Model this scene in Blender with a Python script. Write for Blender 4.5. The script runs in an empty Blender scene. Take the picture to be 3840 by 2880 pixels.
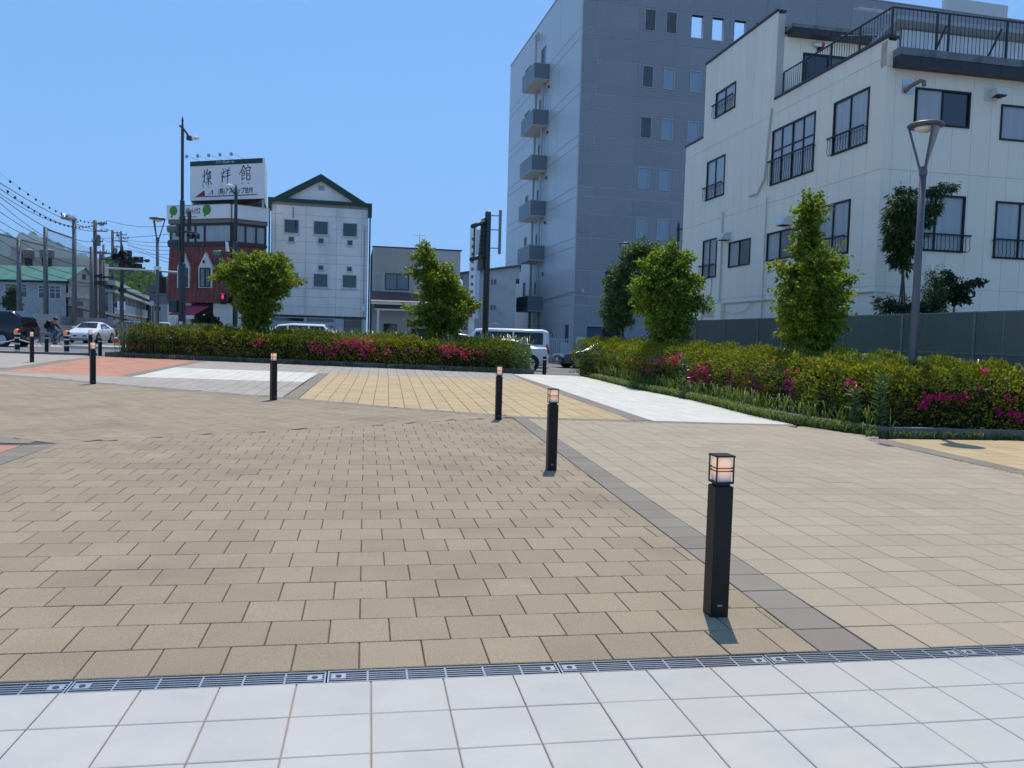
import bpy, math, random
import numpy as np
from mathutils import Vector, Matrix
rnd = random.Random(7)
nrs = np.random.RandomState(11)
sc = bpy.context.scene
COL = sc.collection

# ---------------------------------------------------------------- camera, sky, sun, exposure
EYE = 1.48
F, PITCH, ROLL = 3000.0, .05907586, .02731464
_f = Vector((0, math.cos(PITCH), -math.sin(PITCH)))
_x = Vector((1, 0, 0)); _u = _x.cross(_f)
CX = math.cos(ROLL)*_x + math.sin(ROLL)*_u
CU = CX.cross(_f)
cam = bpy.data.cameras.new('camera'); camo = bpy.data.objects.new('camera', cam); COL.objects.link(camo)
cam.sensor_width = 36; cam.lens = F/3840*36; cam.clip_start = .05; cam.clip_end = 12000
camo.matrix_world = Matrix(((CX.x, CU.x, -_f.x, 0), (CX.y, CU.y, -_f.y, 0), (CX.z, CU.z, -_f.z, EYE), (0, 0, 0, 1)))
sc.camera = camo
world = bpy.data.worlds.new('World'); sc.world = world; world.use_nodes = True
wn = world.node_tree; wn.nodes.clear()
sky = wn.nodes.new('ShaderNodeTexSky'); sky.sky_type = 'NISHITA'; sky.sun_disc = False
SUN_EL = math.radians(67); SUN_AZ = math.atan2(.13, .99)      # measured from +y towards +x
sky.sun_elevation = SUN_EL; sky.sun_rotation = SUN_AZ
sky.air_density = 1.0; sky.dust_density = .3; sky.ozone_density = 2.0; sky.altitude = 400
bg = wn.nodes.new('ShaderNodeBackground'); bg.inputs[1].default_value = .106
wo = wn.nodes.new('ShaderNodeOutputWorld')
# the photograph's deep even blue: the same sky, its gradient softened and its colour balanced as the camera did
sk1 = wn.nodes.new('ShaderNodeVectorMath'); sk1.operation = 'SCALE'; sk1.inputs['Scale'].default_value = .085
sk2 = wn.nodes.new('ShaderNodeGamma'); sk2.inputs[1].default_value = .35
sk3 = wn.nodes.new('ShaderNodeVectorMath'); sk3.operation = 'MULTIPLY'; sk3.inputs[1].default_value = (3.9, 6.95, 11.4)
wn.links.new(sky.outputs[0], sk1.inputs[0]); wn.links.new(sk1.outputs[0], sk2.inputs[0]); wn.links.new(sk2.outputs[0], sk3.inputs[0])
wn.links.new(sk3.outputs[0], bg.inputs[0]); wn.links.new(bg.outputs[0], wo.inputs[0])
sl = bpy.data.lights.new('sun', 'SUN'); sl.energy = 4.1; sl.angle = math.radians(.53); sl.color = (1, .93, .82)
so = bpy.data.objects.new('sun', sl); COL.objects.link(so)
sd = Vector((math.sin(SUN_AZ)*math.cos(SUN_EL), math.cos(SUN_AZ)*math.cos(SUN_EL), math.sin(SUN_EL)))
so.rotation_euler = sd.to_track_quat('Z', 'Y').to_euler(); so.location = (0, 0, 60)
sc.view_settings.view_transform = 'Standard'; sc.view_settings.look = 'None'
sc.view_settings.exposure = 0.0; sc.view_settings.gamma = 1; sc.view_settings.use_curve_mapping = False
try:
    sc.cycles.max_bounces = 8; sc.cycles.transparent_max_bounces = 12; sc.cycles.use_denoising = True
except Exception: pass

# ---------------------------------------------------------------- where a sight line meets a depth, a height or a wall
def ray(px, py):
    px, py = float(px), float(py); return (px-1920)/F*CX - (py-1440)/F*CU + _f
def at(px, py, D):
    d = ray(px, py); p = d*(float(D)/d.y); return Vector((p.x, p.y, p.z+EYE))
def plz(x, y): return -.01*x + .0096*y
def clamp(v, a=0., b=1.): return max(a, min(b, v))
def road_z(x, y):
    base = .26 - .38*clamp((x+14)/16)
    k = clamp((y-27)/13)
    near = plz(clamp(x, -18, 4), 27.5)-.13
    return near*(1-k)+base*k
def gz(x, y):
    """height of the big ground sheet"""
    if y < 26: return min(plz(x, y)-.22, .1)
    return road_z(x, y)

# ---------------------------------------------------------------- materials
MATS = {}
def mat(name, col, rough=.7, metal=0., var=.12, scale=3., bump=0., bscale=60., spec=.5, emit=None, estr=1., tint=0., fine=0., fscale=250., dirt=None, dscale=1.2, coord='world', alpha=None, trans=None, stretch=None):
    if name in MATS: return MATS[name]
    m = bpy.data.materials.new(name); m.use_nodes = True; MATS[name] = m
    nt = m.node_tree; n = nt.nodes; L = nt.links; b = n['Principled BSDF']
    b.inputs['Roughness'].default_value = rough; b.inputs['Metallic'].default_value = metal
    b.inputs['Specular IOR Level'].default_value = spec
    if coord == 'world': src = n.new('ShaderNodeNewGeometry').outputs['Position']
    else: src = n.new('ShaderNodeTexCoord').outputs['Object']
    if stretch:
        mp = n.new('ShaderNodeMapping'); mp.inputs['Scale'].default_value = stretch; L.new(src, mp.inputs['Vector']); src2 = mp.outputs[0]
    else: src2 = src
    def noise(s, det=3, v=src):
        t = n.new('ShaderNodeTexNoise'); t.inputs['Scale'].default_value = s; t.inputs['Detail'].default_value = det; L.new(v, t.inputs['Vector']); return t.outputs['Fac']
    def math_(op, a, b_, c=None):
        t = n.new('ShaderNodeMath'); t.operation = op
        for i, v in enumerate((a, b_, c)):
            if v is None: continue
            if isinstance(v, (int, float)): t.inputs[i].default_value = v
            else: L.new(v, t.inputs[i])
        return t.outputs[0]
    # value factor
    fac = math_('MULTIPLY_ADD', noise(scale, 4, src2), 2*var, 1-var)
    if fine: fac = math_('MULTIPLY', fac, math_('MULTIPLY_ADD', noise(fscale, 2), 2*fine, 1-fine))
    if tint:
        at_ = n.new('ShaderNodeAttribute'); at_.attribute_name = 'tint'
        oi = n.new('ShaderNodeObjectInfo')
        s_ = math_('FRACT', math_('ADD', at_.outputs['Fac'], oi.outputs['Random']), 0)
        fac = math_('MULTIPLY', fac, math_('MULTIPLY_ADD', s_, 2*tint, 1-tint))
    base = n.new('ShaderNodeRGB'); base.outputs[0].default_value = (*col, 1)
    cur = base.outputs[0]
    if dirt:
        mx = n.new('ShaderNodeMix'); mx.data_type = 'RGBA'; mx.inputs[7].default_value = (*dirt, 1); L.new(cur, mx.inputs[6])
        rp = n.new('ShaderNodeMapRange'); rp.inputs[1].default_value = .5; rp.inputs[2].default_value = .72; L.new(noise(dscale, 5, src2), rp.inputs[0]); L.new(rp.outputs[0], mx.inputs[0]); cur = mx.outputs[2]
    sc_ = n.new('ShaderNodeVectorMath'); sc_.operation = 'SCALE'; L.new(cur, sc_.inputs[0]); L.new(fac, sc_.inputs['Scale'])
    L.new(sc_.outputs[0], b.inputs['Base Color'])
    if bump:
        bp = n.new('ShaderNodeBump'); bp.inputs['Strength'].default_value = bump; bp.inputs['Distance'].default_value = .01
        L.new(noise(bscale, 3), bp.inputs['Height']); L.new(bp.outputs[0], b.inputs['Normal'])
    if emit:
        b.inputs['Emission Color'].default_value = (*emit, 1); b.inputs['Emission Strength'].default_value = estr
    if alpha is not None: b.inputs['Alpha'].default_value = alpha
    if trans is not None: b.inputs['Transmission Weight'].default_value = trans
    return m

def leaf_mat(name, c1, c2, c3=None, trans=.45, rough=.5, spec=.4):
    if name in MATS: return MATS[name]
    m = bpy.data.materials.new(name); m.use_nodes = True; MATS[name] = m
    nt = m.node_tree; n = nt.nodes; L = nt.links; b = n['Principled BSDF']
    a = n.new('ShaderNodeAttribute'); a.attribute_name = 'tint'
    r = n.new('ShaderNodeValToRGB'); r.color_ramp.elements[0].color = (*c1, 1); r.color_ramp.elements[1].color = (*c2, 1)
    if c3: e = r.color_ramp.elements.new(.93); e.color = (*c2, 1); r.color_ramp.elements[-1].color = (*c3, 1)
    L.new(a.outputs['Fac'], r.inputs[0]); L.new(r.outputs[0], b.inputs['Base Color'])
    b.inputs['Roughness'].default_value = rough; b.inputs['Specular IOR Level'].default_value = spec
    t = n.new('ShaderNodeBsdfTranslucent')
    hs = n.new('ShaderNodeMix'); hs.data_type = 'RGBA'; hs.blend_type = 'MULTIPLY'; hs.inputs[0].default_value = 1; hs.inputs[7].default_value = (1.5, 1.6, .7, 1)
    L.new(r.outputs[0], hs.inputs[6]); L.new(hs.outputs[2], t.inputs['Color'])
    mx = n.new('ShaderNodeMixShader'); mx.inputs[0].default_value = trans
    L.new(b.outputs[0], mx.inputs[1]); L.new(t.outputs[0], mx.inputs[2]); L.new(mx.outputs[0], n['Material Output'].inputs['Surface'])
    return m

# ---------------------------------------------------------------- object helpers
def tag(o, label=None, cat=None, group=None, kind=None):
    if label: o['label'] = label
    if cat: o['category'] = cat
    if group: o['group'] = group
    if kind: o['kind'] = kind
    return o
def empty(name, loc=(0, 0, 0), rz=0., label=None, cat=None, group=None, kind=None):
    o = bpy.data.objects.new(name, None); COL.objects.link(o); o.location = loc; o.rotation_euler = (0, 0, rz); o.empty_display_size = .2
    return tag(o, label, cat, group, kind)
def link(name, me, m=None, parent=None):
    o = bpy.data.objects.new(name, me); COL.objects.link(o)
    if m is not None and not me.materials: me.materials.append(m)
    if parent is not None: o.parent = parent
    return o
def copy_tree(o, parent=None):
    c = o.copy(); COL.objects.link(c)
    if parent is not None: c.parent = parent
    for ch in [x for x in o.children]: copy_tree(ch, c)
    return c

class MB:
    """collects simple shapes and builds them as one mesh object"""
    def __init__(s): s.v = []; s.f = []; s.t = []
    def add(s, vs, fs, tint=None):
        o = len(s.v); s.v += [tuple(v) for v in vs]; s.f += [tuple(i+o for i in f) for f in fs]; s.t += [tint if tint is not None else 0.]*len(vs); return s
    def box(s, x0, y0, z0, x1, y1, z1, tint=None, M=None):
        vs = [Vector(p) for p in ((x0,y0,z0),(x1,y0,z0),(x1,y1,z0),(x0,y1,z0),(x0,y0,z1),(x1,y0,z1),(x1,y1,z1),(x0,y1,z1))]
        if M is not None: vs = [M@v for v in vs]
        return s.add(vs, [(0,3,2,1),(4,5,6,7),(0,1,5,4),(1,2,6,5),(2,3,7,6),(3,0,4,7)], tint)
    def cbox(s, c, size, rz=0., M=None):
        a = Matrix.Translation(Vector(c))@Matrix.Rotation(rz, 4, 'Z'); x, y, z = [k/2 for k in size]
        return s.box(-x,-y,-z,x,y,z,M=(M@a if M is not None else a))
    def prism(s, poly, lo, hi, axis='z', M=None):
        n = len(poly)
        def P(a, b, h):
            v = Vector((a, b, h)) if axis == 'z' else (Vector((a, h, b)) if axis == 'y' else Vector((h, a, b)))
            return M@v if M is not None else v
        vs = [P(a, b, lo) for a, b in poly]+[P(a, b, hi) for a, b in poly]
        return s.add(vs, [tuple(range(n))[::-1], tuple(range(n, 2*n))]+[(i, (i+1) % n, n+(i+1) % n, n+i) for i in range(n)])
    def tube(s, pts, r, n=8, cap=True):
        pts = [Vector(p) for p in pts]; rs = r if isinstance(r, (list, tuple)) else [r]*len(pts); vs = []; k = len(pts)
        up0 = None
        for i, p in enumerate(pts):
            d = (pts[min(i+1, k-1)]-pts[max(i-1, 0)]).normalized()
            up = up0 if up0 is not None and abs(up0.dot(d)) < .95 else (Vector((0, 0, 1)) if abs(d.z) < .9 else Vector((1, 0, 0)))
            a = d.cross(up).normalized(); b = a.cross(d); up0 = b
            for j in range(n):
                t = 2*math.pi*j/n; vs.append(p+a*math.cos(t)*rs[i]+b*math.sin(t)*rs[i])
        fs = [(i*n+j, i*n+(j+1) % n, (i+1)*n+(j+1) % n, (i+1)*n+j) for i in range(k-1) for j in range(n)]
        if cap: fs += [tuple(range(n))[::-1], tuple(range((k-1)*n, k*n))]
        return s.add(vs, fs)
    def lathe(s, prof, n=20, M=None):
        vs = []; k = len(prof)
        for r, z in prof:
            for j in range(n):
                t = 2*math.pi*j/n; v = Vector((r*math.cos(t), r*math.sin(t), z)); vs.append(M@v if M is not None else v)
        fs = [(i*n+j, i*n+(j+1) % n, (i+1)*n+(j+1) % n, (i+1)*n+j) for i in range(k-1) for j in range(n)]
        return s.add(vs, fs+[tuple(range(n))[::-1], tuple(range((k-1)*n, k*n))])
    def mesh(s, name, tint=False, smooth=False):
        me = bpy.data.meshes.new(name); me.from_pydata(s.v, [], s.f); me.validate(); me.update()
        if tint and len(me.vertices) == len(s.t):
            a = me.attributes.new('tint', 'FLOAT', 'POINT'); a.data.foreach_set('value', s.t)
        if smooth: me.polygons.foreach_set('use_smooth', [True]*len(me.polygons))
        return me
    def build(s, name, m, parent=None, tint=False, smooth=False, bevel=0., kind=None, label=None):
        o = link(name, s.mesh(name, tint, smooth), m, parent)
        if bevel:
            b = o.modifiers.new('bevel', 'BEVEL'); b.width = bevel; b.segments = 2; b.limit_method = 'ANGLE'
        if kind: o['kind'] = kind
        if label: o['label'] = label
        return o

# ---------------------------------------------------------------- ground sheet
asphalt = mat('asphalt', (.155, .148, .138), .9, var=.22, scale=.35, fine=.25, fscale=90, bump=.35, bscale=220)
xs = np.unique(np.r_[-5000, -2000, -900, -400, -200, np.arange(-120, 121, 6), np.arange(-24, 16, 1.), 200, 400, 900, 2000, 5000])
ys = np.unique(np.r_[-600, -60, np.arange(-12, 60, 1.), np.arange(60, 200, 10), 300, 500, 900, 2000, 5000])
gv = [(x, y, gz(x, y)) for y in ys for x in xs]; nx = len(xs)
gf = [(j*nx+i, j*nx+i+1, (j+1)*nx+i+1, (j+1)*nx+i) for j in range(len(ys)-1) for i in range(nx-1)]
tag(MB().add(gv, gf).build('ground', asphalt, smooth=True), kind='structure')

# ---------------------------------------------------------------- paving
def clip(poly, a, b):
    """keep the part of poly left of a->b"""
    out = []; ax, ay = a; dx, dy = b[0]-ax, b[1]-ay
    for i in range(len(poly)):
        p, q = poly[i], poly[(i+1) % len(poly)]
        sp = dx*(p[1]-ay)-dy*(p[0]-ax); sq = dx*(q[1]-ay)-dy*(q[0]-ax)
        if sp >= 0: out.append(p)
        if (sp > 0 > sq) or (sp < 0 < sq):
            t = sp/(sp-sq); out.append((p[0]+(q[0]-p[0])*t, p[1]+(q[1]-p[1])*t))
    return out
def area(p): return .5*sum(p[i][0]*p[(i+1) % len(p)][1]-p[(i+1) % len(p)][0]*p[i][1] for i in range(len(p)))
def ccw(p): return p if area(p) > 0 else p[::-1]
def tri_convex(poly):
    """ear clipping into triangles, so that a cell can be clipped by each"""
    P = ccw(list(poly)); out = []
    def inside(p, a, b, c):
        def s(u, v, w): return (v[0]-u[0])*(w[1]-u[1])-(v[1]-u[1])*(w[0]-u[0])
        return s(a, b, p) > 1e-9 and s(b, c, p) > 1e-9 and s(c, a, p) > 1e-9
    while len(P) > 3:
        for i in range(len(P)):
            a, b, c = P[i-1], P[i], P[(i+1) % len(P)]
            if (b[0]-a[0])*(c[1]-a[1])-(b[1]-a[1])*(c[0]-a[0]) > 1e-12 and not any(inside(p, a, b, c) for p in P if p not in (a, b, c)):
                out.append((a, b, c)); P.pop(i); break
        else: break
    out.append(tuple(P)); return out
def inset(poly, d):
    n = len(poly); out = []
    for i in range(n):
        p0, p, p1 = Vector(poly[i-1]), Vector(poly[i]), Vector(poly[(i+1) % n])
        a = (p-p0); b = (p1-p)
        if a.length < 1e-6 or b.length < 1e-6: return None
        a.normalize(); b.normalize(); na = Vector((-a.y, a.x)); nb = Vector((-b.y, b.x)); k = 1+na.dot(nb)
        if k < .2: return None
        out.append(tuple(p+(na+nb)*(d/k)))
    return out if area(out) > 1e-4 else None
def plate(mb, poly, gap, zf, top=0., depth=.012, ch=.0035, tint=0.):
    """one paver: a chamfered plate with its own edges"""
    p1 = inset(poly, gap/2); 
    if not p1: return False
    p2 = inset(p1, ch)
    if not p2: return False
    n = len(p1)
    vs = [(x, y, zf(x, y)-depth) for x, y in p1]+[(x, y, zf(x, y)+top-ch*.8) for x, y in p1]+[(x, y, zf(x, y)+top) for x, y in p2]
    fs = [(i, (i+1) % n, n+(i+1) % n, n+i) for i in range(n)]+[(n+i, n+(i+1) % n, 2*n+(i+1) % n, 2*n+i) for i in range(n)]+[tuple(range(2*n, 3*n))]
    mb.add(vs, fs, tint); return True
mortar = mat('joint_sand', (.085, .068, .05), .95, var=.3, scale=8, fine=.3)
def pave(name, polys, o, az, su, sv, m, gap=.007, skew=0., bond=False, zf=plz, single=0, bed=mortar, pname='paver', vary=.0012, bond_cols=False):
    """a paved area: cells of a grid clipped to its outline; the SINGLE cells that show largest are objects of their own"""
    root = empty(name, kind='structure')
    if bed is not None:
        b = MB()
        for poly in polys:
            for t in tri_convex(poly): b.add([(x, y, zf(x, y)-.009) for x, y in t], [tuple(range(len(t)))])
        b.build('joint_bed', bed, root)
    U = Vector((math.cos(az+skew), -math.sin(az+skew))); V = Vector((math.sin(az), math.cos(az))); O = Vector(o)
    det = U.x*V.y-U.y*V.x
    cells = {}
    for poly in polys:
        poly = ccw(list(poly))
        cs = [(((p[0]-O.x)*V.y-(p[1]-O.y)*V.x)/det/su, (U.x*(p[1]-O.y)-U.y*(p[0]-O.x))/det/sv) for p in poly]
        i0, i1 = math.floor(min(c[0] for c in cs))-1, math.ceil(max(c[0] for c in cs))+1
        j0, j1 = math.floor(min(c[1] for c in cs))-1, math.ceil(max(c[1] for c in cs))+1
        convex = all((poly[(k+1) % len(poly)][0]-poly[k][0])*(poly[(k+2) % len(poly)][1]-poly[(k+1) % len(poly)][1])-(poly[(k+1) % len(poly)][1]-poly[k][1])*(poly[(k+2) % len(poly)][0]-poly[(k+1) % len(poly)][0]) > -1e-6 for k in range(len(poly)))
        for j in range(j0, j1):
            for i in range(i0, i1):
                ii = i+(.5 if bond and j % 2 else 0); jj = j+(.5 if bond_cols and i % 2 else 0)
                q = [O+U*(a*su)+V*(b_*sv) for a, b_ in ((ii, jj), (ii+1, jj), (ii+1, jj+1), (ii, jj+1))]
                c = [tuple(p) for p in q]
                if convex:
                    for k in range(len(poly)):
                        c = clip(c, poly[k], poly[(k+1) % len(poly)])
                        if not c: break
                    parts = [c] if c else []
                else:
                    cc = sum((p for p in q), Vector((0, 0)))/4
                    # winding test at the cell centre; straddling cells are cut by the nearest edge
                    ins = False
                    for k in range(len(poly)):
                        (x1, y1), (x2, y2) = poly[k], poly[(k+1) % len(poly)]
                        if (y1 > cc.y) != (y2 > cc.y) and cc.x < (x2-x1)*(cc.y-y1)/(y2-y1)+x1: ins = not ins
                    best = []
                    for k in range(len(poly)):
                        a, b2 = Vector(poly[k]), Vector(poly[(k+1) % len(poly)]); ab = b2-a
                        t = clamp((cc-a).dot(ab)/ab.length_squared); dd = (cc-(a+ab*t)).length
                        if dd < max(su, sv)*.75: best.append((dd, k))
                    if not ins and not best: continue
                    for dd, k in sorted(best)[:2]:
                        c = clip(c, poly[k], poly[(k+1) % len(poly)])
                        if not c: break
                    parts = [c] if c else []
                for c in parts:
                    full = area(c) > su*sv*abs(det)*.995
                    if full:
                        cells[(i, j, len(cells))] = ([tuple(p) for p in q], True, sum((p for p in q), Vector((0, 0)))/4); continue
                    # drop near-duplicate points
                    c2 = []
                    for p in c:
                        if not c2 or (Vector(p)-Vector(c2[-1])).length > 2e-3: c2.append(p)
                    while len(c2) > 2 and (Vector(c2[0])-Vector(c2[-1])).length < 2e-3: c2.pop()
                    if len(c2) >= 3 and area(c2) > .0012:
                        cells[(i, j, len(cells))] = (c2, False, Vector((sum(p[0] for p in c2)/len(c2), sum(p[1] for p in c2)/len(c2))))
    order = sorted(cells.values(), key=lambda c: c[2].length if c[2].y > .8 and abs(c[2].x) < c[2].y*.72+.6 else 1e3+c[2].length)
    stuff = MB(); shared = None; k = 0; R0 = None
    for poly, full, c in order:
        top = rnd.uniform(-vary, vary)
        if k < single:
            k += 1
            if full:
                if shared is None:
                    mb = MB(); R0 = c.copy()
                    plate(mb, [(p[0]-c.x, p[1]-c.y) for p in poly], gap, lambda x, y: 0.)
                    shared = mb.mesh(pname)
                    shared.materials.append(m)
                ob = link(pname, shared, None, root)
                gx = (zf(c.x+.1, c.y)-zf(c.x-.1, c.y))/.2; gy = (zf(c.x, c.y+.1)-zf(c.x, c.y-.1))/.2
                ob.location = (c.x, c.y, zf(c.x, c.y)+top)
                ob.rotation_euler = (gy+rnd.uniform(-1, 1)*vary, -gx+rnd.uniform(-1, 1)*vary, rnd.uniform(-1, 1)*.002)
            else:
                mb = MB()
                if plate(mb, [(p[0]-c.x, p[1]-c.y) for p in poly], gap, lambda x, y: zf(x+c.x, y+c.y)-zf(c.x, c.y)):
                    ob = mb.build(pname, m, root); ob.location = (c.x, c.y, zf(c.x, c.y)+top)
        else: plate(stuff, poly, gap, zf, top, tint=rnd.random())
    if stuff.v: stuff.build(pname+'s', m, root, tint=True, kind='stuff')
    return root

tan = mat('tan_concrete_paver', (.320, .250, .165), .93, var=.12, scale=1.7, fine=.34, fscale=130, tint=.07, bump=.6, bscale=160, dirt=(.262, .205, .14), dscale=.8)
tan2 = mat('sand_concrete_paver', (.375, .305, .215), .93, var=.08, scale=1.1, fine=.22, fscale=130, tint=.06, bump=.5, bscale=160, dirt=(.35, .285, .205), dscale=.4)
greyp = mat('grey_concrete_paver', (.235, .200, .160), .93, var=.08, scale=2, fine=.18, fscale=330, tint=.09, bump=.4, bscale=420)
yel = mat('ochre_concrete_paver', (.46, .34, .185), .93, var=.08, scale=1, fine=.14, fscale=300, tint=.09, bump=.3, bscale=300)
whp = mat('pale_stone_paver', (.60, .57, .50), .85, var=.06, scale=1.5, fine=.08, fscale=300, tint=.06)
org = mat('terracotta_paver', (.46, .225, .145), .93, var=.08, scale=1, fine=.14, fscale=300, tint=.08, bump=.3, bscale=300)
beige = mat('beige_concrete_paver', (.36, .315, .265), .93, var=.07, scale=1, fine=.14, fscale=300, tint=.08)
wtile = mat('porcelain_tile', (.475, .445, .395), .42, var=.07, scale=5, fine=.02, fscale=40, tint=.025, dirt=(.43, .41, .375), dscale=2.6, spec=.5)

G0, SU, SV = -.1826, .285, .299
def colpt(p, t, az=-.165): return (p[0]-math.sin(az)*-t*-1, p[1])  # unused guard
def down(p, t, az): return (p[0]-math.sin(az)*t, p[1]-math.cos(az)*t)
arc = [(-11.9, 18.5), (-10.6, 18.0), (-7.89, 16.75), (-6.61, 16.25), (-5.34, 15.76), (-4.1, 15.29), (-3.16, 14.87), (-2.01, 14.34), (-1.02, 13.99), (-.2, 13.68), (.2, 13.57), (1.07, 13.55), (2.09, 13.62), (3.14, 13.70), (4.9, 13.89)]
arcl = (-30., 26.05)
arc2 = [(x-.09, y-.26) for x, y in arc[:10]]+[(.12, 13.3), (1.0, 13.27), (2.05, 13.33), (3.1, 13.43), (4.9, 13.62)]
nb = [(-5.1, 8.96), (-4.37, 9.67), (-3.6, 10.3), (-2.53, 11.21), (-1.62, 12.0), (-.75, 12.78), (.03, 13.27)]
drl = lambda x: 3.47+.178*x                      # drain, far side
dr2 = lambda x: drl(x)-.125                      # drain, near side
n0 = down(nb[0], 6.3, -.165)
# running bond in front, and its edge band, the square-laid field to the right
pave('running_bond_paving', [nb[::-1]+[(-5.1, 8.96), (-6.2, drl(-6.2)), (1.51, drl(1.51))][1:][:0]+[n0, (n0[0], drl(n0[0])), (1.505, drl(1.505)+.0)]], (-.7316, 3.94), G0, SU, SV, tan, bond=True, single=300, gap=.0065)
pave('grey_edge_band', [[(.03, 13.27), (1.505, drl(1.505)), (1.80, drl(1.80)), (.27, 13.29)]], (1.51, 3.72), -.1525, .292, SV, greyp, single=60, skew=-.03)
bed_e = [(5.30, 12.6), (5.46, 11.77), (5.76, 10.59), (6.01, 9.28), (6.95, drl(6.95)-.1)]
pave('square_laid_paving', [[(.27, 13.29), (1.80, drl(1.80)), (6.95, drl(6.95)), (6.01, 9.28), (5.46, 11.77), (5.80, 12.55), (5.46, 13.02), (4.97, 13.8), (4.9, 13.62), (3.1, 13.43), (2.05, 13.33), (1.0, 13.27)]], (1.81, 3.79), G0+.01, SU, SV, tan2, single=300, gap=.0055)
pave('right_grey_band', [[(5.40, 12.2), (5.46, 11.77), (5.76, 10.59), (6.01, 9.28), (6.95, drl(6.95)), (7.25, drl(7.25)), (6.31, 9.35), (6.08, 10.66), (5.78, 12.3)]], (6.01, 9.28), -.19, .30, .30, greyp, single=20)
pave('right_ochre_paving', [[(5.80, 12.25), (6.08, 10.66), (6.31, 9.35), (7.25, drl(7.25)), (13, drl(13)), (13, 13.6), (8.28, 12.75), (6.0, 12.35)]], (6.08, 10.66), -.19, .30, .30, yel, single=40)
# the diagonal field and the arc border
dl = (nb[0][0]-.923*24, nb[0][1]+.385*24)
pave('diagonal_paving', [[nb[0]]+nb[1:]+[(.0, 13.32)]+arc2[:10][::-1]+[(-30., 25.78), dl]], (-1.5, 12.2), math.radians(22.6), .285, .29, tan, bond_cols=True, single=120, gap=.007)
bp = arc2[::-1]+[(-30., 25.78)]
for i in range(len(arc)-1): pass
pave('arc_border', [[arc2[i], arc2[i+1], arc[i+1], arc[i]] for i in range(len(arc)-1)]+[[(-30., 25.78), arc2[0], arc[0], arcl]], (0, 13.4), 0., .3, 3., greyp, gap=.004)
# near left terracotta corner with its grey edge
t0 = (-5.38, 8.75); tL = (t0[0]-.923*22, t0[1]+.385*22)
pave('terracotta_corner_paving', [[t0, tL, (tL[0], 2.0), down(t0, 6.6, -.16)]], t0, -.16, .3, .3, org, single=12)
pave('terracotta_corner_band', [[nb[0], dl, tL, t0], [nb[0], t0, down(t0, 6.6, -.16), down((-5.06, 8.9), 6.7, -.16)]], nb[0], -.16, .3, .3, greyp, single=30)
# far fields
G1 = -.155; SK = .15
wr = [(-9.83, 23.25), (-5.61, 23.21), (-5.07, 19.5), (-9.13, 19.15)]
pave('pale_panel_paving', [wr], wr[3], G1, .29, .30, whp, gap=.010, skew=-.17+.25, single=0)
yp = [(-5.32, 23.2), (.33, 23.2), (2.07, 13.66), (1.07, 13.55), (.2, 13.57), (-.2, 13.68), (-1.02, 13.99), (-2.01, 14.34), (-3.16, 14.87), (-4.1, 15.29)]
pave('ochre_field_paving', [yp], (-5.32, 23.2), G1, .288, .30, yel, skew=SK, gap=.010, single=60)
pave('ochre_field_left_band', [[(-5.61, 23.21), (-4.42, 15.42), (-4.1, 15.29), (-5.32, 23.2)]], (-5.61, 23.21), G1, .30, .30, greyp, gap=.008, skew=SK)
kl = lambda x: 26.62-.075*(x-.71)                # planter kerb foot
pave('far_beige_paving', [[(-9.83, 23.25), (-10.45, kl(-10.45)), (0.0, kl(0.0)), (.04, 26.17), (.33, 23.2), (-5.32, 23.2), (-5.61, 23.21)],
                          [(-9.13, 19.15), (-5.07, 19.5), (-4.42, 15.42)]+arc[0:5][::-1]+[(-12.35, 19.1), (-9.46, 19.15)]], (-5.07, 19.5), G1, .29, .30, beige, gap=.010, skew=SK, single=0)
pave('pale_panel_left_band', [[(-9.46, 19.15), (-10.8, kl(-10.8)), (-10.45, kl(-10.45)), (-9.83, 23.25), (-9.13, 19.15)]], (-9.46, 19.15), G1, .30, .30, greyp, skew=SK)
pave('terracotta_field_paving', [[(-9.46, 19.15), (-12.35, 19.12), (-12.68, 21.27), (-13.54, 24.59), (-14.1, kl(-14.1)), (-10.8, kl(-10.8))]], (-9.46, 19.15), G1, .30, .30, org, gap=.010, skew=SK)
pave('left_beige_paving', [[arc[0], (-30., 26.05), (-30., 26.4), (-17.4, 27.55), (-14.6, 28.0), (-14.1, kl(-14.1)), (-14.0, 24.6), (-13.14, 21.27), (-12.75, 19.3), (-12.35, 19.1)]], arc[0], math.radians(22.6), .3, .3, beige, gap=.008)
pave('terracotta_left_band', [[(-12.35, 19.12), (-12.75, 19.3), (-13.14, 21.27), (-14.0, 24.6), (-14.4, kl(-14.4)), (-14.1, kl(-14.1)), (-13.54, 24.59), (-12.68, 21.27)]], (-12.35, 19.1), G1, .3, .3, greyp)
wp = [(.04, 26.17), (.02, 26.55), (2.3, 26.6), (2.79, 24.34), (3.26, 21.47), (3.82, 19.66), (4.22, 18.1), (4.6, 15.4), (4.95, 13.89), (2.43, 13.66)]
pave('pale_path_paving', [wp], (2.43, 13.66), -.187, .30, .30, whp, gap=.007, skew=.06, single=60)
pave('pale_path_band', [[(.33, 23.2), (.04, 26.17), (2.43, 13.66), (2.07, 13.66)]], (2.07, 13.66), -.187, .36, .30, greyp, single=0)
# white tiled porch floor, rising towards the viewer from the drain
def pz(x, y):
    d = (dr2(x)-y)*.985
    return plz(x, dr2(x))+.022*max(d, 0)
grout = mat('tile_grout', (.33, .24, .21), .9, var=.2, scale=6)
wd = math.atan(.178)
pave('porch_tile_floor', [[(-9, dr2(-9)), (-9, -9.), (10, -9.), (10, dr2(10))]], (.0375, dr2(.0375)-.3048*0), -wd, .2995, .3035, wtile, gap=.0048, zf=pz, single=300, bed=grout, pname='floor_tile', vary=.0006)
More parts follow.
